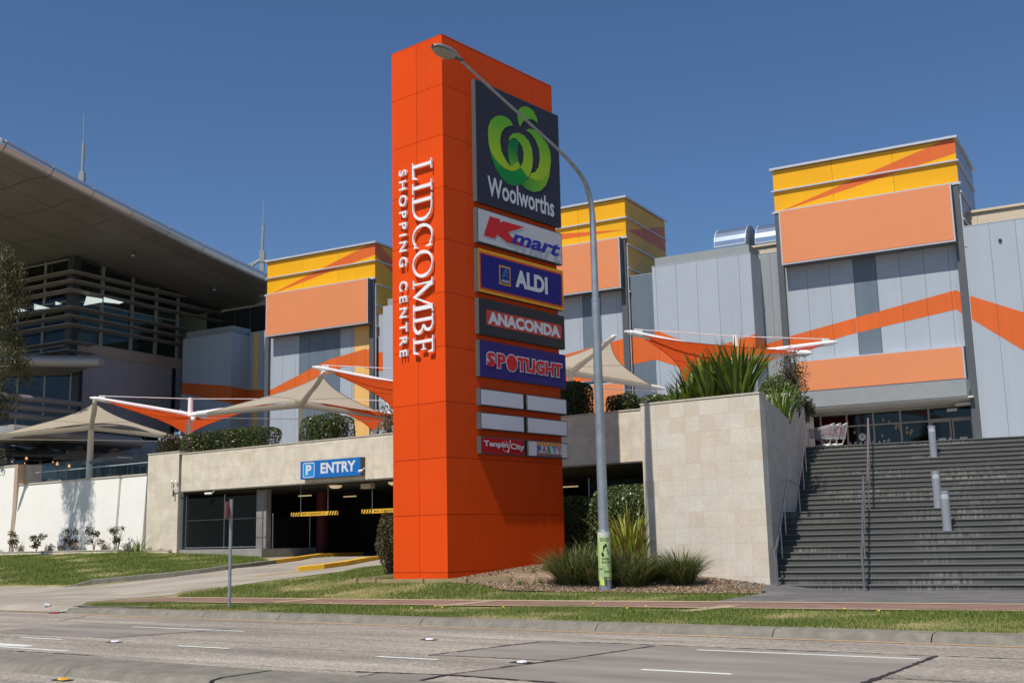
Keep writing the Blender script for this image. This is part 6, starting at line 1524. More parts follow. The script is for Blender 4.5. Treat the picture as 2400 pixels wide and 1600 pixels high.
for i, (px, py) in enumerate([(90, 1122), (118, 1118), (134, 1120), (62, 1112)]):
    p = at(px, py + 8, 68.5); ch = thing('cafe_chair', ['pale rounded cafe chair behind the balustrade, second from the left', 'pale rounded cafe chair behind the balustrade, third from the left', 'rightmost pale rounded cafe chair behind the balustrade', 'leftmost pale rounded cafe chair behind the balustrade'][i], 'chair', WF, (p[0], p[1], DECK + .1), 'pale chairs behind the glass balustrade')
    part('backrest', MB().prism([(p[0] - .25, p[1], p[2] - .35), (p[0] + .25, p[1], p[2] - .35), (p[0] + .25, p[1], p[2]), (p[0] + .15, p[1], p[2] + .14), (p[0] - .15, p[1], p[2] + .14), (p[0] - .25, p[1], p[2])], (0, .05, 0)), M['lightbox'], ch)
    part('seat', MB().box(p[0] - .25, p[0] + .25, p[1] - .45, p[1], p[2] - .38, p[2] - .34), M['lightbox'], ch)

# ================================================================== SHOPPING TROLLEYS
M['chrome'] = mat('trolley_wire', (0.42, 0.42, 0.44), 0.45, metal=.4, var=.03); M['red_plastic'] = mat('red_plastic', (0.5, 0.03, 0.03), 0.5); M['green_plastic'] = mat('green_plastic', (0.01, 0.18, 0.08), 0.4)
def trolley(u, v, label, F, z):
    t = thing('shopping_trolley', label, 'shopping trolley', F, (u, v, z), 'nested shopping trolleys at the stair head')
    bk = MB(); r = .0065
    x0, x1 = u - .05, u + .78   # nose to handle
    w0, w1 = .19, .27
    zb0, zb1, zt0, zt1 = z + .50, z + .42, z + .80, z + .97
    def P(sx, sy, sz):  # sx 0 nose..1 handle, sy -1..1, sz 0..1
        w = w0 + (w1 - w0) * sx; lo = zb0 + (zb1 - zb0) * sx; hi = zt0 + (zt1 - zt0) * sx; return (x0 + (x1 - x0) * sx, v + w * sy, lo + (hi - lo) * sz)
    for sy in (-1, 1):
        for k in range(7): bk.tube([P(0, sy, k / 6), P(1, sy, k / 6)], r * (2 if k in (0, 6) else 1.2), 4)
        for k in range(12): bk.tube([P(k / 11, sy, 0), P(k / 11, sy, 1)], r, 4)
    for k in range(7): bk.tube([P(0, -1, k / 6), P(0, 1, k / 6)], r, 4); bk.tube([P(k / 6, -1, 0), P(k / 6, 1, 0)], r, 4)
    part('basket', bk, M['chrome'], t)
    fr = MB()
    for sy in (-1, 1):
        fr.tube([P(1, sy, 1), (x1 + .12, v + w1 * sy, z + 1.02), (x1 - .02, v + w1 * sy, z + .45), (x1 - .12, v + w1 * sy, z + .2), (x0 + .1, v + w0 * sy * .8, z + .14)], .015, 6)
        fr.tube([P(.2, sy, 0), (x0 + .55, v + w1 * sy * .9, z + .26), (x0 + .15, v + w0 * sy, z + .14)], .012, 5)
    part('frame', fr, M['chrome'], t)
    part('handle', MB().tube([(x1 + .12, v - w1, z + 1.02), (x1 + .12, v + w1, z + 1.02)], .02, 8), M['green_plastic'], t)
    part('nose_bumper', MB().box(x0 - .02, x0 + .01, v - w0, v + w0, zt0 - .03, zt0 + .03), M['red_plastic'], t)
    part('seat_flap', MB().box(x1 - .06, x1 - .04, v - w1 * .9, v + w1 * .9, zb1 + .1, zt1 - .05), M['red_plastic'], t)
    for dx in (.12, .72):
        for sy in (-1, 1): part('wheel', MB().tube([(x0 + dx, v + (w0 if dx < .3 else w1) * sy - .015, z + .06), (x0 + dx, v + (w0 if dx < .3 else w1) * sy + .015, z + .06)], .06, 10), M['black'], t)
tu, tv_ = TF.uv(*at(1925, 1045, 44.2)[:2])
FT2 = Frame(-12)
for i, (px, lb) in enumerate([(1958, 'front trolley of the nested row at the top of the stairs'), (1942, 'shopping trolley nested second in the row at the top of the stairs'), (1927, 'rearmost shopping trolley of the nested row, against the granite side wall')]):
    p = at(px - 24, 1045, 44.6); uu, vv = FT2.uv(p[0], p[1]); trolley(uu, vv, lb, FT2, DECK + .01)

# ================================================================== PLANTS
def rand_dirs(n):
    a = npr.normal(size=(n, 3)); return a / np.linalg.norm(a, axis=1)[:, None]
def leaf_quads(P, size, aspect=.45, jitter=.35, droop=0.0, normals=None):
    n = len(P); d = rand_dirs(n)
    if droop: d[:, 2] -= droop; d /= np.linalg.norm(d, axis=1)[:, None]
    nn = rand_dirs(n); nn[:, 2] = np.abs(nn[:, 2]) + .25
    w = np.cross(d, nn); w /= np.linalg.norm(w, axis=1)[:, None] + 1e-9
    s = size * (1 + jitter * npr.normal(size=n).clip(-1.5, 1.5))[:, None]
    a = P - d * s * .5; b = P + w * s * aspect * .5; c = P + d * s * .5; e = P - w * s * aspect * .5
    return np.stack([a, b, c, e], 1)
M['hedge_leaf'] = leaf_mat('hedge_leaves', [(.015, .03, .01), (.035, .06, .016), (.065, .10, .025), (.15, .19, .06), (.10, .06, .03)], .35, .2)
M['hedge_light'] = leaf_mat('glossy_bush_leaves', [(.025, .05, .014), (.06, .10, .022), (.11, .17, .04), (.24, .30, .13), (.13, .10, .05)], .32, .2)
M['dry_leaf'] = leaf_mat('brown_tipped_leaves', [(.03, .045, .015), (.07, .09, .03), (.13, .10, .045), (.16, .09, .05), (.05, .08, .02)])
M['flax'] = leaf_mat('flax_blades', [(.03, .06, .01), (.07, .125, .014), (.13, .205, .024), (.25, .35, .05), (.045, .08, .012)], .38, .3)
M['flax_y'] = leaf_mat('yellow_flax_blades', [(.14, .19, .02), (.27, .32, .03), (.42, .44, .06), (.34, .17, .05), (.17, .24, .03)], .45, .35)
M['tussock'] = leaf_mat('tussock_blades', [(.03, .055, .014), (.06, .10, .02), (.12, .165, .035), (.27, .24, .11), (.08, .125, .022)], .6, .3)
M['gum'] = leaf_mat('gum_leaves', [(.02, .03, .01), (.05, .058, .02), (.09, .09, .03), (.17, .14, .055), (.03, .04, .013)], .5, .25)
M['bark_tree'] = mat('gum_bark', (.25, .21, .17), .9, var=.25, scale=4)
M['twig'] = mat('brown_twigs', (.10, .07, .05), .9, var=.2)
M['pink'] = leaf_mat('pink_flowers', [(.55, .25, .22), (.6, .35, .3), (.35, .16, .12)])
M['magenta'] = leaf_mat('crimson_leaves', [(.22, .02, .04), (.35, .04, .08), (.12, .02, .02)])
M['redleaf'] = leaf_mat('dark_magnolia_leaves', [(.02, .035, .012), (.05, .075, .02), (.10, .10, .03), (.10, .055, .02), (.12, .14, .045)], .5, .15)
def bush(name, label, cat, c, rx, ry, rz, n, leaf, mt, group=None, shape='box', rot=0.0, twigs=10, lump=.16, shell=.55, extra=None):
    """c = centre of the foot; box or ball shaped volume filled with leaf clusters"""
    t = thing(name, label, cat, WF, c, group)
    m_ = int(n * 1.9); q_ = npr.uniform(-1, 1, size=(m_, 3))
    if shape == 'ball':
        q_ = rand_dirs(m_) * (npr.uniform(0.25, 1, size=(m_, 1)) ** (1 / 2.2))
    else:
        k = npr.integers(0, 3, m_); f = npr.random(m_) < shell; sgn = npr.choice([-1, 1], m_) * npr.uniform(.82, 1.03, m_)
        for a in range(3): sel = f & (k == a); q_[sel, a] = sgn[sel]
        r4 = (np.abs(q_) ** 5).sum(1) ** .2; q_ = q_ / np.maximum(r4, 1)[:, None]
    # lumps: push points in and out with a few random bumps, thin out some pockets
    B = rand_dirs(16); amp = npr.uniform(-1, 1, 16)
    qd = q_ / (np.linalg.norm(q_, axis=1)[:, None] + 1e-6)
    g_ = (np.exp(-((qd[:, None, :] - B[None]) ** 2).sum(2) / .18) * amp).sum(1)
    q_ = q_ * (1 + lump * g_)[:, None]
    keep = npr.random(m_) < (1 + .55 * np.clip(g_, -1, .6)) * .62; q_ = q_[keep][:n]
    cr_, sr_ = math.cos(rot), math.sin(rot)
    X = q_[:, 0] * rx; Yy = q_[:, 1] * ry
    P = np.stack([c[0] + X * cr_ - Yy * sr_, c[1] + X * sr_ + Yy * cr_, c[2] + rz + q_[:, 2] * rz], 1)
    ni = n // 3; qi = npr.uniform(-.74, .74, size=(ni, 3))
    if shape == 'ball': qi = rand_dirs(ni) * npr.uniform(0, .62, size=(ni, 1))
    Pi = np.stack([c[0] + qi[:, 0] * rx * cr_ - qi[:, 1] * ry * sr_, c[1] + qi[:, 0] * rx * sr_ + qi[:, 1] * ry * cr_, c[2] + rz + qi[:, 2] * rz], 1)
    o = np_mesh('foliage', np.concatenate([leaf_quads(P, leaf, .5, .5), leaf_quads(Pi, leaf * 1.7)]), 4, mt, t, base=c)
    if twigs:
        tw_ = MB()
        for i in range(twigs):
            a = rnd.uniform(0, 6.28); r = rnd.uniform(.3, .9); h = rnd.uniform(.7, 1.85)
            e = (c[0] + rx * r * math.cos(a) * cr_ - ry * r * math.sin(a) * sr_, c[1] + rx * r * math.cos(a) * sr_ + ry * r * math.sin(a) * cr_, c[2] + rz * h)
            f0 = (c[0] + (e[0] - c[0]) * .35, c[1] + (e[1] - c[1]) * .35, c[2] - .05); tw_.tube([f0, ((f0[0] + e[0]) / 2 + rnd.uniform(-.05, .05), (f0[1] + e[1]) / 2, (c[2] + e[2]) / 2), e], [.018, .012, .005], 5)
        part('stems', tw_, M['twig'], t)
    return t
def blades(name, label, cat, c, n, length, width, spread, mt, group=None, curve=.5, base_r=.15, nseg=6, up=1.0, flowers=0):
    t = thing(name, label, cat, WF, c, group)
    quads = []
    az = npr.uniform(0, 2 * np.pi, n); lean = npr.uniform(.02, 1, n) ** .8 * spread; L = length * npr.uniform(.55, 1.05, n); W = width * npr.uniform(.6, 1.2, n)
    br = base_r * np.sqrt(npr.random(n)); ba = az + npr.normal(0, .5, n); tw_ = npr.uniform(-.9, .9, n); cv = curve * npr.uniform(.3, 1.4, n)
    mb_v = []; mb_f = []
    for i in range(n):
        d = np.array([math.cos(az[i]), math.sin(az[i])]); sx = -d[1] * math.cos(tw_[i]) ; sy = d[0] * math.cos(tw_[i]); sz = math.sin(tw_[i]) * .5
        p = np.array([c[0] + br[i] * math.cos(ba[i]), c[1] + br[i] * math.sin(ba[i]), c[2] - .03]); th = lean[i]; o = len(mb_v)
        for k in range(nseg + 1):
            s_ = k / nseg; w = W[i] * (min(1, .55 + s_ * 1.5) if s_ < .5 else max(.02, (1 - s_) * 2) ** .75) * .5
            mb_v.append((p[0] - sx * w, p[1] - sy * w, p[2] - sz * w)); mb_v.append((p[0] + sx * w, p[1] + sy * w, p[2] + sz * w))
            st_ = L[i] / nseg; p = p + np.array([d[0] * math.sin(th) * st_, d[1] * math.sin(th) * st_, math.cos(th) * st_]); th += cv[i] / nseg * (1 + s_ * 1.5)
        for k in range(nseg): mb_f.append((o + 2 * k, o + 2 * k + 1, o + 2 * k + 3, o + 2 * k + 2))
    part('leaves', MB().add(mb_v, mb_f), mt, t)
    return t
def S(u, v, z): return SF.w(u, v, z)
def sfu(px, v, F=SF): return on_v(px, 1000, F, v)[0]
RS = SF.a
# hedges on the podium edge
uA, uB = sfu(432, 37.2), sfu(645, 37.2); zh = 5.5
bush('clipped_hedge', 'long dark clipped hedge on the sandstone wall in front of the left orange canopy', 'hedge', S((uA + uB) / 2, 37.2, 5.95), (uB - uA) / 2, .7, .80, 17000, .085, M['hedge_leaf'], rot=RS, twigs=40, lump=.11)
u_ = sfu(768, 37.2)
bush('clipped_bush', 'squat dark clipped bush beside the mast of the cream canopy left of the sign tower', 'bush', S(u_, 37.2, 6.0), 1.12, .9, .82, 8000, .085, M['hedge_leaf'], rot=RS, twigs=16, lump=.13)
u_ = sfu(738, 38.2)
bush('loose_bush', 'thin leggy bush just behind the squat clipped bush and the canopy mast', 'bush', S(u_, 38.2, 6.0), .7, .5, 1.0, 1100, .085, M['hedge_light'], rot=RS, twigs=14, lump=.25, shape='ball')
u_ = sfu(405, 39)
bush('loose_bush', 'loose green bush at the left end of the long hedge, above the white wall corner', 'bush', S(u_, 39, 5.9), 1.3, .8, 1.1, 2600, .09, M['hedge_light'], rot=RS, twigs=18, lump=.22, shape='ball')
for px, w, h_, z, n, sh, lb, mk in [(1342, .68, .92, 6.0, 11000, 'box', 'tall dark clipped bush on the parapet touching the right edge of the sign tower', 'hedge_leaf'), (1470, .56, .46, 6.15, 4200, 'box', 'clipped bush on the parapet just right of the street light pole', 'hedge_leaf'), (1547, .44, .40, 6.15, 2800, 'box', 'greyish bush at the tip of the cream canopy beside the flax', 'hedge_light'), (921, .35, .8, 6.1, 900, 'box', 'sliver of bush at the left edge of the sign tower beside the lower canopy mast', 'hedge_leaf')]:
    u_ = sfu(px, 37.0); bush('clipped_bush', lb, 'bush', S(u_, 37.0, z), w, .75, h_, n, .08, M[mk], rot=RS, twigs=14, lump=.10, shape=sh)
u_ = sfu(1578, 36.0)
bush('crimson_shrub', 'low crimson leaved shrub at the foot of the flax on the granite planter', 'shrub', S(sfu(1583, 31.2), 31.2, 5.5), .36, .3, .16, 800, .06, M['magenta'], rot=RS, twigs=0, shape='ball')
# flax on the granite planter
zt5 = 5.6
for px, vv, n, L, lb in [(1672, 30.6, 170, 2.0, 'big upright flax clump in the middle of the granite planter'), (1733, 30.5, 210, 2.25, 'tallest flax clump near the right corner of the granite planter'), (1628, 31.0, 90, 1.6, 'flax clump left of the big clumps on the granite planter'), (1592, 30.7, 34, 1.05, 'short flax clump at the left end of the granite planter')]:
    u_ = sfu(px, vv); blades('flax_plant', lb, 'flax', S(u_, vv, zt5), n, L * .93, .10, .50, M['flax'], 'flax plants on the granite planter', curve=.36, base_r=.34 if L > 1.2 else .3)
p_ = at(1826, 950, 38.4); blades('flax_plant', 'lower flax clump behind the side wall of the granite planter', 'flax', (p_[0], p_[1], 5.45), 80, 1.75, .07, .40, M['flax'], 'flax plants on the granite planter', curve=.4, base_r=.35)
p_ = at(1790, 930, 35.0); blades('flax_plant', 'small flax between the tallest clump and the shrub above the side wall', 'flax', (p_[0], p_[1], 5.5), 30, 1.0, .06, .5, M['flax'], 'flax plants on the granite planter', curve=.5, base_r=.3)
p_ = at(1826, 950, 41.0)
bush('round_shrub', 'big round green shrub behind the flax above the staircase wall', 'shrub', (p_[0], p_[1], 5.9), .85, .8, .80, 8000, .075, M['hedge_light'], twigs=24, lump=.14, shape='ball')
p_ = at(1858, 905, 41.5)
bush('loose_shrub', 'loose brownish shrub with open twigs right of the round shrub', 'shrub', (p_[0], p_[1], 6.0), .62, .55, 1.35, 1700, .075, M['dry_leaf'], twigs=22, lump=.25, shape='ball')
p_ = at(1888, 965, 44.0)
bush('loose_shrub', 'small dark shrub peeping over the top of the stair side wall', 'shrub', (p_[0], p_[1], 6.0), .4, .6, .55, 1300, .07, M['hedge_leaf'], twigs=6, lump=.15, shape='ball')
# bushes at ground level
g0 = G(902, 1326); p_ = at(900, 1250, 36.6)
bush('tall_bush', 'tall brown green bush hard against the left side of the orange sign tower', 'bush', (p_[0] + .2, p_[1] + .5, tz(p_[0], p_[1]) + .15), .62, .6, .92, 7500, .06, M['dry_leaf'], twigs=20, lump=.2, shape='ball')
p_ = at(1470, 1250, 39.0)
bush('clipped_hedge', 'broad glossy hedge in the dark opening between the street light and the granite planter', 'hedge', (p_[0] + .25, p_[1], 1.0), 1.55, .8, 1.28, 16000, .065, M['hedge_light'], twigs=25, lump=.12, rot=RS)
p_ = at(1350, 1250, 40.2)
bush('clipped_hedge', 'shaded hedge deep behind the street light next to the sign tower', 'hedge', (p_[0], p_[1], 1.0), 1.1, .6, 1.1, 6000, .07, M['hedge_leaf'], twigs=12, lump=.08, rot=RS)
def tussock(px, py, d, n, L, spread, lb, mt='tussock', w=.02, br=.3, cat='grass clump', name='grass_tussock', gr='grass tussocks in the mulch by the sign tower', cv=.75):
    p = at(px, py, d); z = tz(p[0], p[1]) + .04; return blades(name, lb, cat, (p[0], p[1], z), int(n * .85), L * 1.25, w, spread * 1.05, M[mt], gr, curve=cv * .9, base_r=br, nseg=5)
tussock(1350, 1370, 32.3, 1500, 1.05, .75, 'wide grass tussock left of the street light base', br=.5)
tussock(1400, 1372, 31.9, 700, .95, .7, 'grass tussock directly behind the street light base', br=.35)
tussock(1480, 1372, 31.6, 1500, 1.0, .75, 'wide dry edged grass tussock right of the street light base', br=.5)
tussock(1598, 1352, 31.4, 1300, .95, .72, 'rounded dark grass tussock standing alone before the granite planter', br=.28)
tussock(1535, 1356, 32.2, 500, .7, .8, 'thin grass tussock between the two rounded ones', br=.3)
blades('yellow_flax', 'yellow green flax with orange tipped leaves in front of the glossy hedge', 'flax', at(1478, 1330, 34.0)[:2] + (.75,), 110, 2.15, .09, .36, M['flax_y'], None, curve=.45, base_r=.4)
blades('yellow_flax', 'small yellow flax just left of the street light pole', 'flax', at(1402, 1330, 33.4)[:2] + (.75,), 30, 1.3, .06, .8, M['flax_y'], None, curve=.6, base_r=.25)
for i, (px, py) in enumerate([(1196, 1362), (1216, 1372), (1268, 1368), (1250, 1345), (1280, 1340)]):
    g_ = G(px, py); blades('weed_tuft', ['weed tuft in the mulch, furthest left of the five', 'weed tuft in the mulch, nearest the footpath', 'weed tuft in the mulch closest to the tussocks', 'weed tuft in the mulch under the middle of the orange wall', 'weed tuft in the mulch at the right corner of the tower foot'][i], 'weed', g_, 22, .3, .018, .5, M['flax'], 'weed tufts in the mulch by the sign tower', curve=.4, base_r=.05, nseg=4)
# shrubs along the white wall
for i, (px, h_, w, n, lb) in enumerate([(46, 1.15, .45, 260, 'magnolia shrub nearest the left edge of the photo'), (100, 1.1, .55, 330, 'second magnolia shrub from the left along the white wall'), (181, 1.25, .5, 340, 'magnolia shrub in the tree shadow on the white wall'), (232, 1.15, .48, 300, 'magnolia shrub just right of the tree shadow'), (287, 1.2, .45, 240, 'rightmost thin magnolia shrub along the white wall')]):
    u_ = sfu(px, 35.2); c = S(u_, 35.2, 1.6)
    t = thing('magnolia_shrub', lb, 'shrub', WF, c, 'young magnolia shrubs along the white wall')
    nb = 7; bc = np.stack([npr.uniform(-.75, .75, nb) * w, npr.uniform(-.5, .5, nb) * w, h_ * npr.uniform(.3, .98, nb)], 1); wi = npr.integers(0, nb, n); P = np.array(c) + bc[wi] + rand_dirs(n) * npr.uniform(.3, 1, (n, 1)) * np.array([.27, .2, .2])
    np_mesh('foliage', leaf_quads(P, .15, .45, .25), 4, M['redleaf'], t, base=c)
    sm = MB()
    for k in range(6):
        a = rnd.uniform(0, 6.28); sm.tube([(c[0], c[1], c[2] - .05), (c[0] + .1 * math.cos(a), c[1] + .08 * math.sin(a), c[2] + h_ * .4), (c[0] + w * .7 * math.cos(a), c[1] + w * .5 * math.sin(a), c[2] + h_ * rnd.uniform(.6, 1))], [.02, .013, .006], 5)
    part('stem', sm, M['twig'], t)
for px, lb in [(62, 'left of the second magnolia'), (132, 'beside the tree shadow edge'), (158, 'inside the tree shadow'), (190, 'under the shaded magnolia'), (258, 'between the two rightmost magnolias'), (307, 'near the spiky plant')]:
    u_ = sfu(px, 34.95); c = S(u_, 34.95, 1.55); n = 160
    t = thing('flowering_shrub', 'small pink flowering shrub ' + lb, 'shrub', WF, c, 'pink flowering shrubs along the white wall')
    q_ = rand_dirs(n); P = np.array(c) + q_ * np.array([.26, .2, .2]) * npr.uniform(.4, 1, (n, 1)) + np.array([0, 0, .22]); np_mesh('foliage', leaf_quads(P, .1, .35), 4, M['hedge_light'], t, base=c)
    n = 30; q_ = rand_dirs(n); q_[:, 2] = np.abs(q_[:, 2]); P = np.array(c) + q_ * np.array([.28, .2, .22]) + np.array([0, 0, .26]); np_mesh('flowers', leaf_quads(P, .07, .8), 4, M['pink'], t, base=c)
for px, n, L, mt_, lb in [(336, 26, .95, 'flax', 'spiky flax like plant at the sandstone bay corner'), (18, 30, .5, 'tussock', 'grassy tuft at the far left planter edge'), (358, 40, .45, 'tussock', 'small grassy tuft before the sandstone bay'), (385, 40, .35, 'tussock', 'tiny grassy tuft furthest right along the sandstone bay'), (318, 50, .6, 'tussock', 'grassy clump left of the spiky plant'), (275, 40, .5, 'tussock', 'grassy clump between magnolias')]:
    v_ = 35.2 if px < 345 else 35.75; blades('border_plant', lb, 'plant', S(sfu(px, v_), v_, 1.55 if px < 345 else 1.5), n, L, .05 if mt_ == 'flax' else .02, .9, M[mt_], 'grassy plants along the wall border', curve=.6, base_r=.12, nseg=5)
# gum tree whose shadow falls on the white wall
def gum():
    b = (-28.3, 57.6); c = (b[0], b[1], 1.0)
    t = thing('gum_tree', 'gum tree with hanging olive brown foliage cut by the left edge of the photo', 'tree', WF, c)
    tr_ = MB(); tr_.tube([(b[0], b[1], .8), (b[0] - .05, b[1], 5), (b[0] + .1, b[1] + .1, 9), (b[0] + .7, b[1] + .2, 13.0), (b[0] + 1.3, b[1] + .3, 16.4)], [.22, .18, .14, .09, .03], 10)
    part('trunk', tr_, M['bark_tree'], t)
    lb = MB(); C = []; cx, cy = -26.75, 58.1
    for i in range(40):
        z0 = 8.5 + i * .208; f = min(1, max(0, (z0 - 9) / 7)); sx, sy = b[0] + .05 + 1.2 * f, b[1] + .1 + .2 * f
        a = rnd.uniform(0, 6.28); r = rnd.uniform(.3, 1.0) * (.95 if z0 < 10.5 else 1.35) * (1 - max(0, z0 - 14) * .2); dxl = -.55 if z0 < 10.6 else 0; e = (cx + dxl + r * math.cos(a), cy + r * math.sin(a), z0 + rnd.uniform(.3, 1.2))
        lb.tube([(sx, sy, z0 - .4), ((sx + e[0]) / 2, (sy + e[1]) / 2, (z0 + e[2]) / 2 + .2), e], [.05, .03, .012], 6)
        for k in range(4): C.append((e[0] + rnd.uniform(-.45, .45), e[1] + rnd.uniform(-.45, .45), e[2] + rnd.uniform(-.9, .3)))
    part('branches', lb, M['bark_tree'], t)
    P = []
    for c_ in C:
        n = 125; q_ = rand_dirs(n) * (npr.random((n, 1)) ** .5); P.append(np.array(c_) + q_ * np.array([.42, .42, .62]))
    P = np.concatenate(P); np_mesh('crown', leaf_quads(P, .17, .22, .3, droop=1.1), 4, M['gum'], t, base=c)
gum()
tb = MB()
for (x0, y0, x1, y1) in [(-20, 1085, 12, 1102), (12, 1102, 8, 1118), (-10, 1120, 10, 1108)]:
    tb.tube([at(x0, y0, 54), at(x1, y1, 54)], [.02, .01], 5)
# bare low twigs with a few dry leaves at the far left
c = at(-10, 1100, 54); t = thing('bare_branch', 'thin bare branch with dry leaves reaching in at the left edge above the white wall', 'branch', WF, c); part('twigs', tb, M['twig'], t)
P = np.array([at(rnd.uniform(-6, 14), rnd.uniform(1050, 1085), 54) for _ in range(160)]); np_mesh('foliage', leaf_quads(P, .13, .25, droop=1), 4, M['dry_leaf'], t, base=c)

# ================================================================== LAWNS AND MULCH
def scatter(poly, dens, avoid=()):
    xs = [p[0] for p in poly]; ys = [p[1] for p in poly]
    A = (max(xs) - min(xs)) * (max(ys) - min(ys)); n = int(A * dens)
    X = npr.uniform(min(xs), max(xs), n); Y = npr.uniform(min(ys), max(ys), n); k = inside_np(poly, X, Y)
    for a in avoid: k &= ~inside_np(a, X, Y)
    return X[k], Y[k]
def grass(label, poly, dens, h, w, mt, avoid=()):
    X, Y = scatter(poly, dens, avoid)
    # patchy: thinner and shorter in worn spots
    n1 = np.sin(X * 1.3 + Y * .7) + np.sin(X * .53 - Y * 1.9 + 1) + .6 * np.sin(X * 3.1 + 2 * np.sin(Y * 2.3))
    k = npr.random(len(X)) < np.clip(.72 + .30 * n1, .12, 1); X, Y, n1 = X[k], Y[k], n1[k]
    Z = tz_np(X, Y) + 0.0; n = len(X); a = npr.uniform(0, 2 * np.pi, n); H = h * npr.uniform(.4, 1.2, n) * (1 + .15 * n1); W = w * npr.uniform(.7, 1.3, n)
    lean = npr.uniform(0, .8, n) * H; la = npr.uniform(0, 2 * np.pi, n)
    V = np.zeros((n, 3, 3)); V[:, 0] = np.stack([X - np.cos(a) * W, Y - np.sin(a) * W, Z - .005], 1); V[:, 1] = np.stack([X + np.cos(a) * W, Y + np.sin(a) * W, Z - .005], 1); V[:, 2] = np.stack([X + np.cos(la) * lean, Y + np.sin(la) * lean, Z + H], 1)
    o = np_mesh('grass', V, 3, mt); props(o, label, 'grass', kind='stuff'); return o
M['blade'] = leaf_mat('lawn_blades', [(.05, .095, .012), (.10, .175, .02), (.15, .24, .033), (.24, .29, .07), (.38, .34, .14)], .6, .3)
nearV = P2((195, 1419), (240, 1414), (400, 1412), (600, 1415), (1000, 1420), (1400, 1424), (2400, 1435)); verge = [tuple(KF.xy(-28.0, 19.46)), tuple(KF.xy(9, 19.46)), tuple(KF.xy(9, 23.3))] + nearV[::-1]
grass('strip of lawn between the kerb and the footpath', verge, 1500, .06, .007, M['blade'])
midp = P2((415, 1399), (430, 1389), (470, 1384), (560, 1374), (700, 1354), (800, 1341), (900, 1325)); mid = midp + [tuple(PF.xy(UC - 2.6, VC + 2)), tuple(PF.xy(UC - 2.5, VC - .6)), tuple(PF.xy(UC + .8, VC - .3))] + P2((1125, 1372), (1180, 1384), (1300, 1388), (1450, 1390), (1640, 1392), (1785, 1393), (1665, 1410), (1400, 1408), (1000, 1405), (600, 1401))
grass('lawn between the footpath and the orange sign tower', mid, 1300, .065, .008, M['blade'])
kerb_up = [(p[0] + .0, p[1] + .4) for p in P2((215, 1369), (300, 1361), (410, 1351), (470, 1344), (530, 1336), (600, 1327), (640, 1322))]
leftl = P2((-60, 1372), (200, 1370)) + kerb_up + [tuple(SF.xy(-41.4, 35.9)), tuple(SF.xy(-47.5, 35.9)), tuple(SF.xy(-47.6, 35.4)), tuple(SF.xy(-50.4, 34.4)), tuple(SF.xy(-76, 34.4))]
grass('lawn left of the driveway below the white wall', leftl, 700, .085, .012, M['blade'])
mul = [tuple(PF.xy(UC - .3, VC - .35)), tuple(PF.xy(UC + .02, VC + 6.5)), tuple(PF.xy(UC + 3.4, VC + 6.0)), tuple(SF.xy(-21, 35.8)), tuple(SF.xy(-17, 35.8)), tuple(SF.xy(-16.93, 29.45)), tuple(SF.xy(-13.2, 29.45))] + P2((1785, 1392), (1640, 1391), (1450, 1389), (1300, 1387), (1180, 1383), (1122, 1371))
solo('mulch_bed', drape(mul, .02), M['bark'], 'bark mulch bed around the tussocks between the sign tower and the planter', 'mulch', kind='stuff')
X, Y = scatter(mul, 900); Z = tz_np(X, Y) + .035; P = np.stack([X, Y, Z], 1)
M['chips'] = leaf_mat('bark_chips', [(.13, .075, .04), (.24, .155, .09), (.38, .27, .175), (.45, .36, .27), (.15, .10, .06)], .9, 0)
q_ = leaf_quads(P, .055, .45); o = np_mesh('bark_chips', q_, 4, M['chips']); props(o, 'loose bark chips on the mulch bed', 'bark chips', kind='stuff')
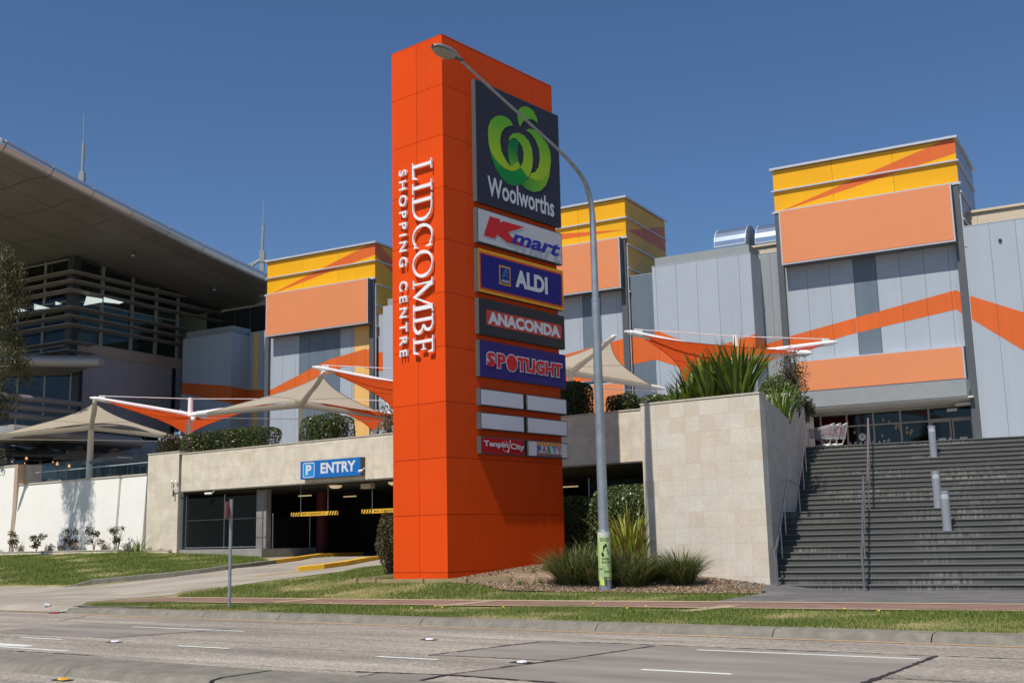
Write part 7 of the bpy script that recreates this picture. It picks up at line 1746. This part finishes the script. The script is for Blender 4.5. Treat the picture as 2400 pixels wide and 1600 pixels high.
# litter, weeds, flowers
M['paper'] = mat('white_litter', (.7, .7, .68), .8)
for i, (px, py) in enumerate([(8, 1356), (1075, 1386), (985, 1375), (521, 1379), (795, 1354), (1650, 1398), (1040, 1402)]):
    g_ = G(px, py); mb = MB(); s_ = .09 if i else .18
    if i > 2: s_ = .045
    vs = [(g_[0] + rnd.uniform(-s_, s_), g_[1] + rnd.uniform(-s_, s_), g_[2] + .03 + rnd.uniform(0, s_ * .7)) for _ in range(6)]; mb.add(vs, [(0, 1, 2), (1, 2, 3), (2, 3, 4), (3, 4, 5), (0, 4, 5)])
    lbs = ['crumpled white paper on the left lawn at the photo edge', 'largest scrap of white litter on the lawn before the sign tower', 'scrap of white litter on the lawn under the timber edging', 'tiny white scrap beside the sign post', 'tiny white scrap at the driveway edge of the lawn', 'tiny pale scrap on the lawn below the granite planter', 'tiny pale scrap beside the footpath in front of the tower']
    solo('litter', mb, M['paper'], lbs[i], 'litter', base=g_, group='scraps of litter on the grass')
cn = thing('crushed_can', 'crushed silver can lying at the kerb corner of the driveway', 'can', WF, G(111, 1423)); g_ = G(111, 1423)
part('body', MB().tube([(g_[0] - .09, g_[1], g_[2] + .06), (g_[0] - .02, g_[1] + .01, g_[2] + .075), (g_[0] + .09, g_[1], g_[2] + .05)], [.045, .06, .04], 10), M['trim'], cn)
M['dandelion'] = mat('dandelion_yellow', (.8, .55, .02), .7)
dd = []
for px, py in [(775, 1417), (965, 1430), (1020, 1425), (1036, 1428), (1470, 1430), (1514, 1426), (1980, 1432), (1390, 1419), (2060, 1437), (1180, 1427)]:
    g_ = G(px, py); mb = MB().lathe([(.005, .0), (.005, .05), (.03, .055), (.02, .07)], g_, 8); o = solo('dandelion', mb, M['dandelion'], 'small yellow dandelion flower in the grass strip beside the kerb', 'flower', base=g_, group='dandelions in the grass strip')
# raised pavement markers
def rpm(u, v, col, lb):
    p = KF.w(u, v, 0); t = thing('pavement_marker', lb, 'pavement marker', KF, (u, v, 0), 'raised pavement markers on the road')
    part('pad', MB().box(u - .17, u + .15, v - .08, v + .07, .004, .012), M['tar'], t)
    part('body', MB().hexa([(u - .06, v - .055, .012), (u + .06, v - .055, .012), (u + .06, v + .055, .012), (u - .06, v + .055, .012)], [(u - .035, v - .045, .035), (u + .035, v - .045, .035), (u + .035, v + .045, .035), (u - .035, v + .045, .035)]), col, t)
rpm(-19.07, 13.59, M['white_letter'], 'white raised marker on the road at the left, above the turn arrow')
rpm(-13.5, 16.29, M['white_letter'], 'white raised marker on the road under the sign tower')
rpm(-9.75, 13.87, M['white_letter'], 'white raised marker on the road beside the dark slab patch')
rpm(-29.1, 18.75, M['kred'], 'red raised marker at the mouth of the driveway')
rpm(-14.39, 9.45, M['yellow_paint'], 'yellow raised marker on the near side of the median at the bottom left')
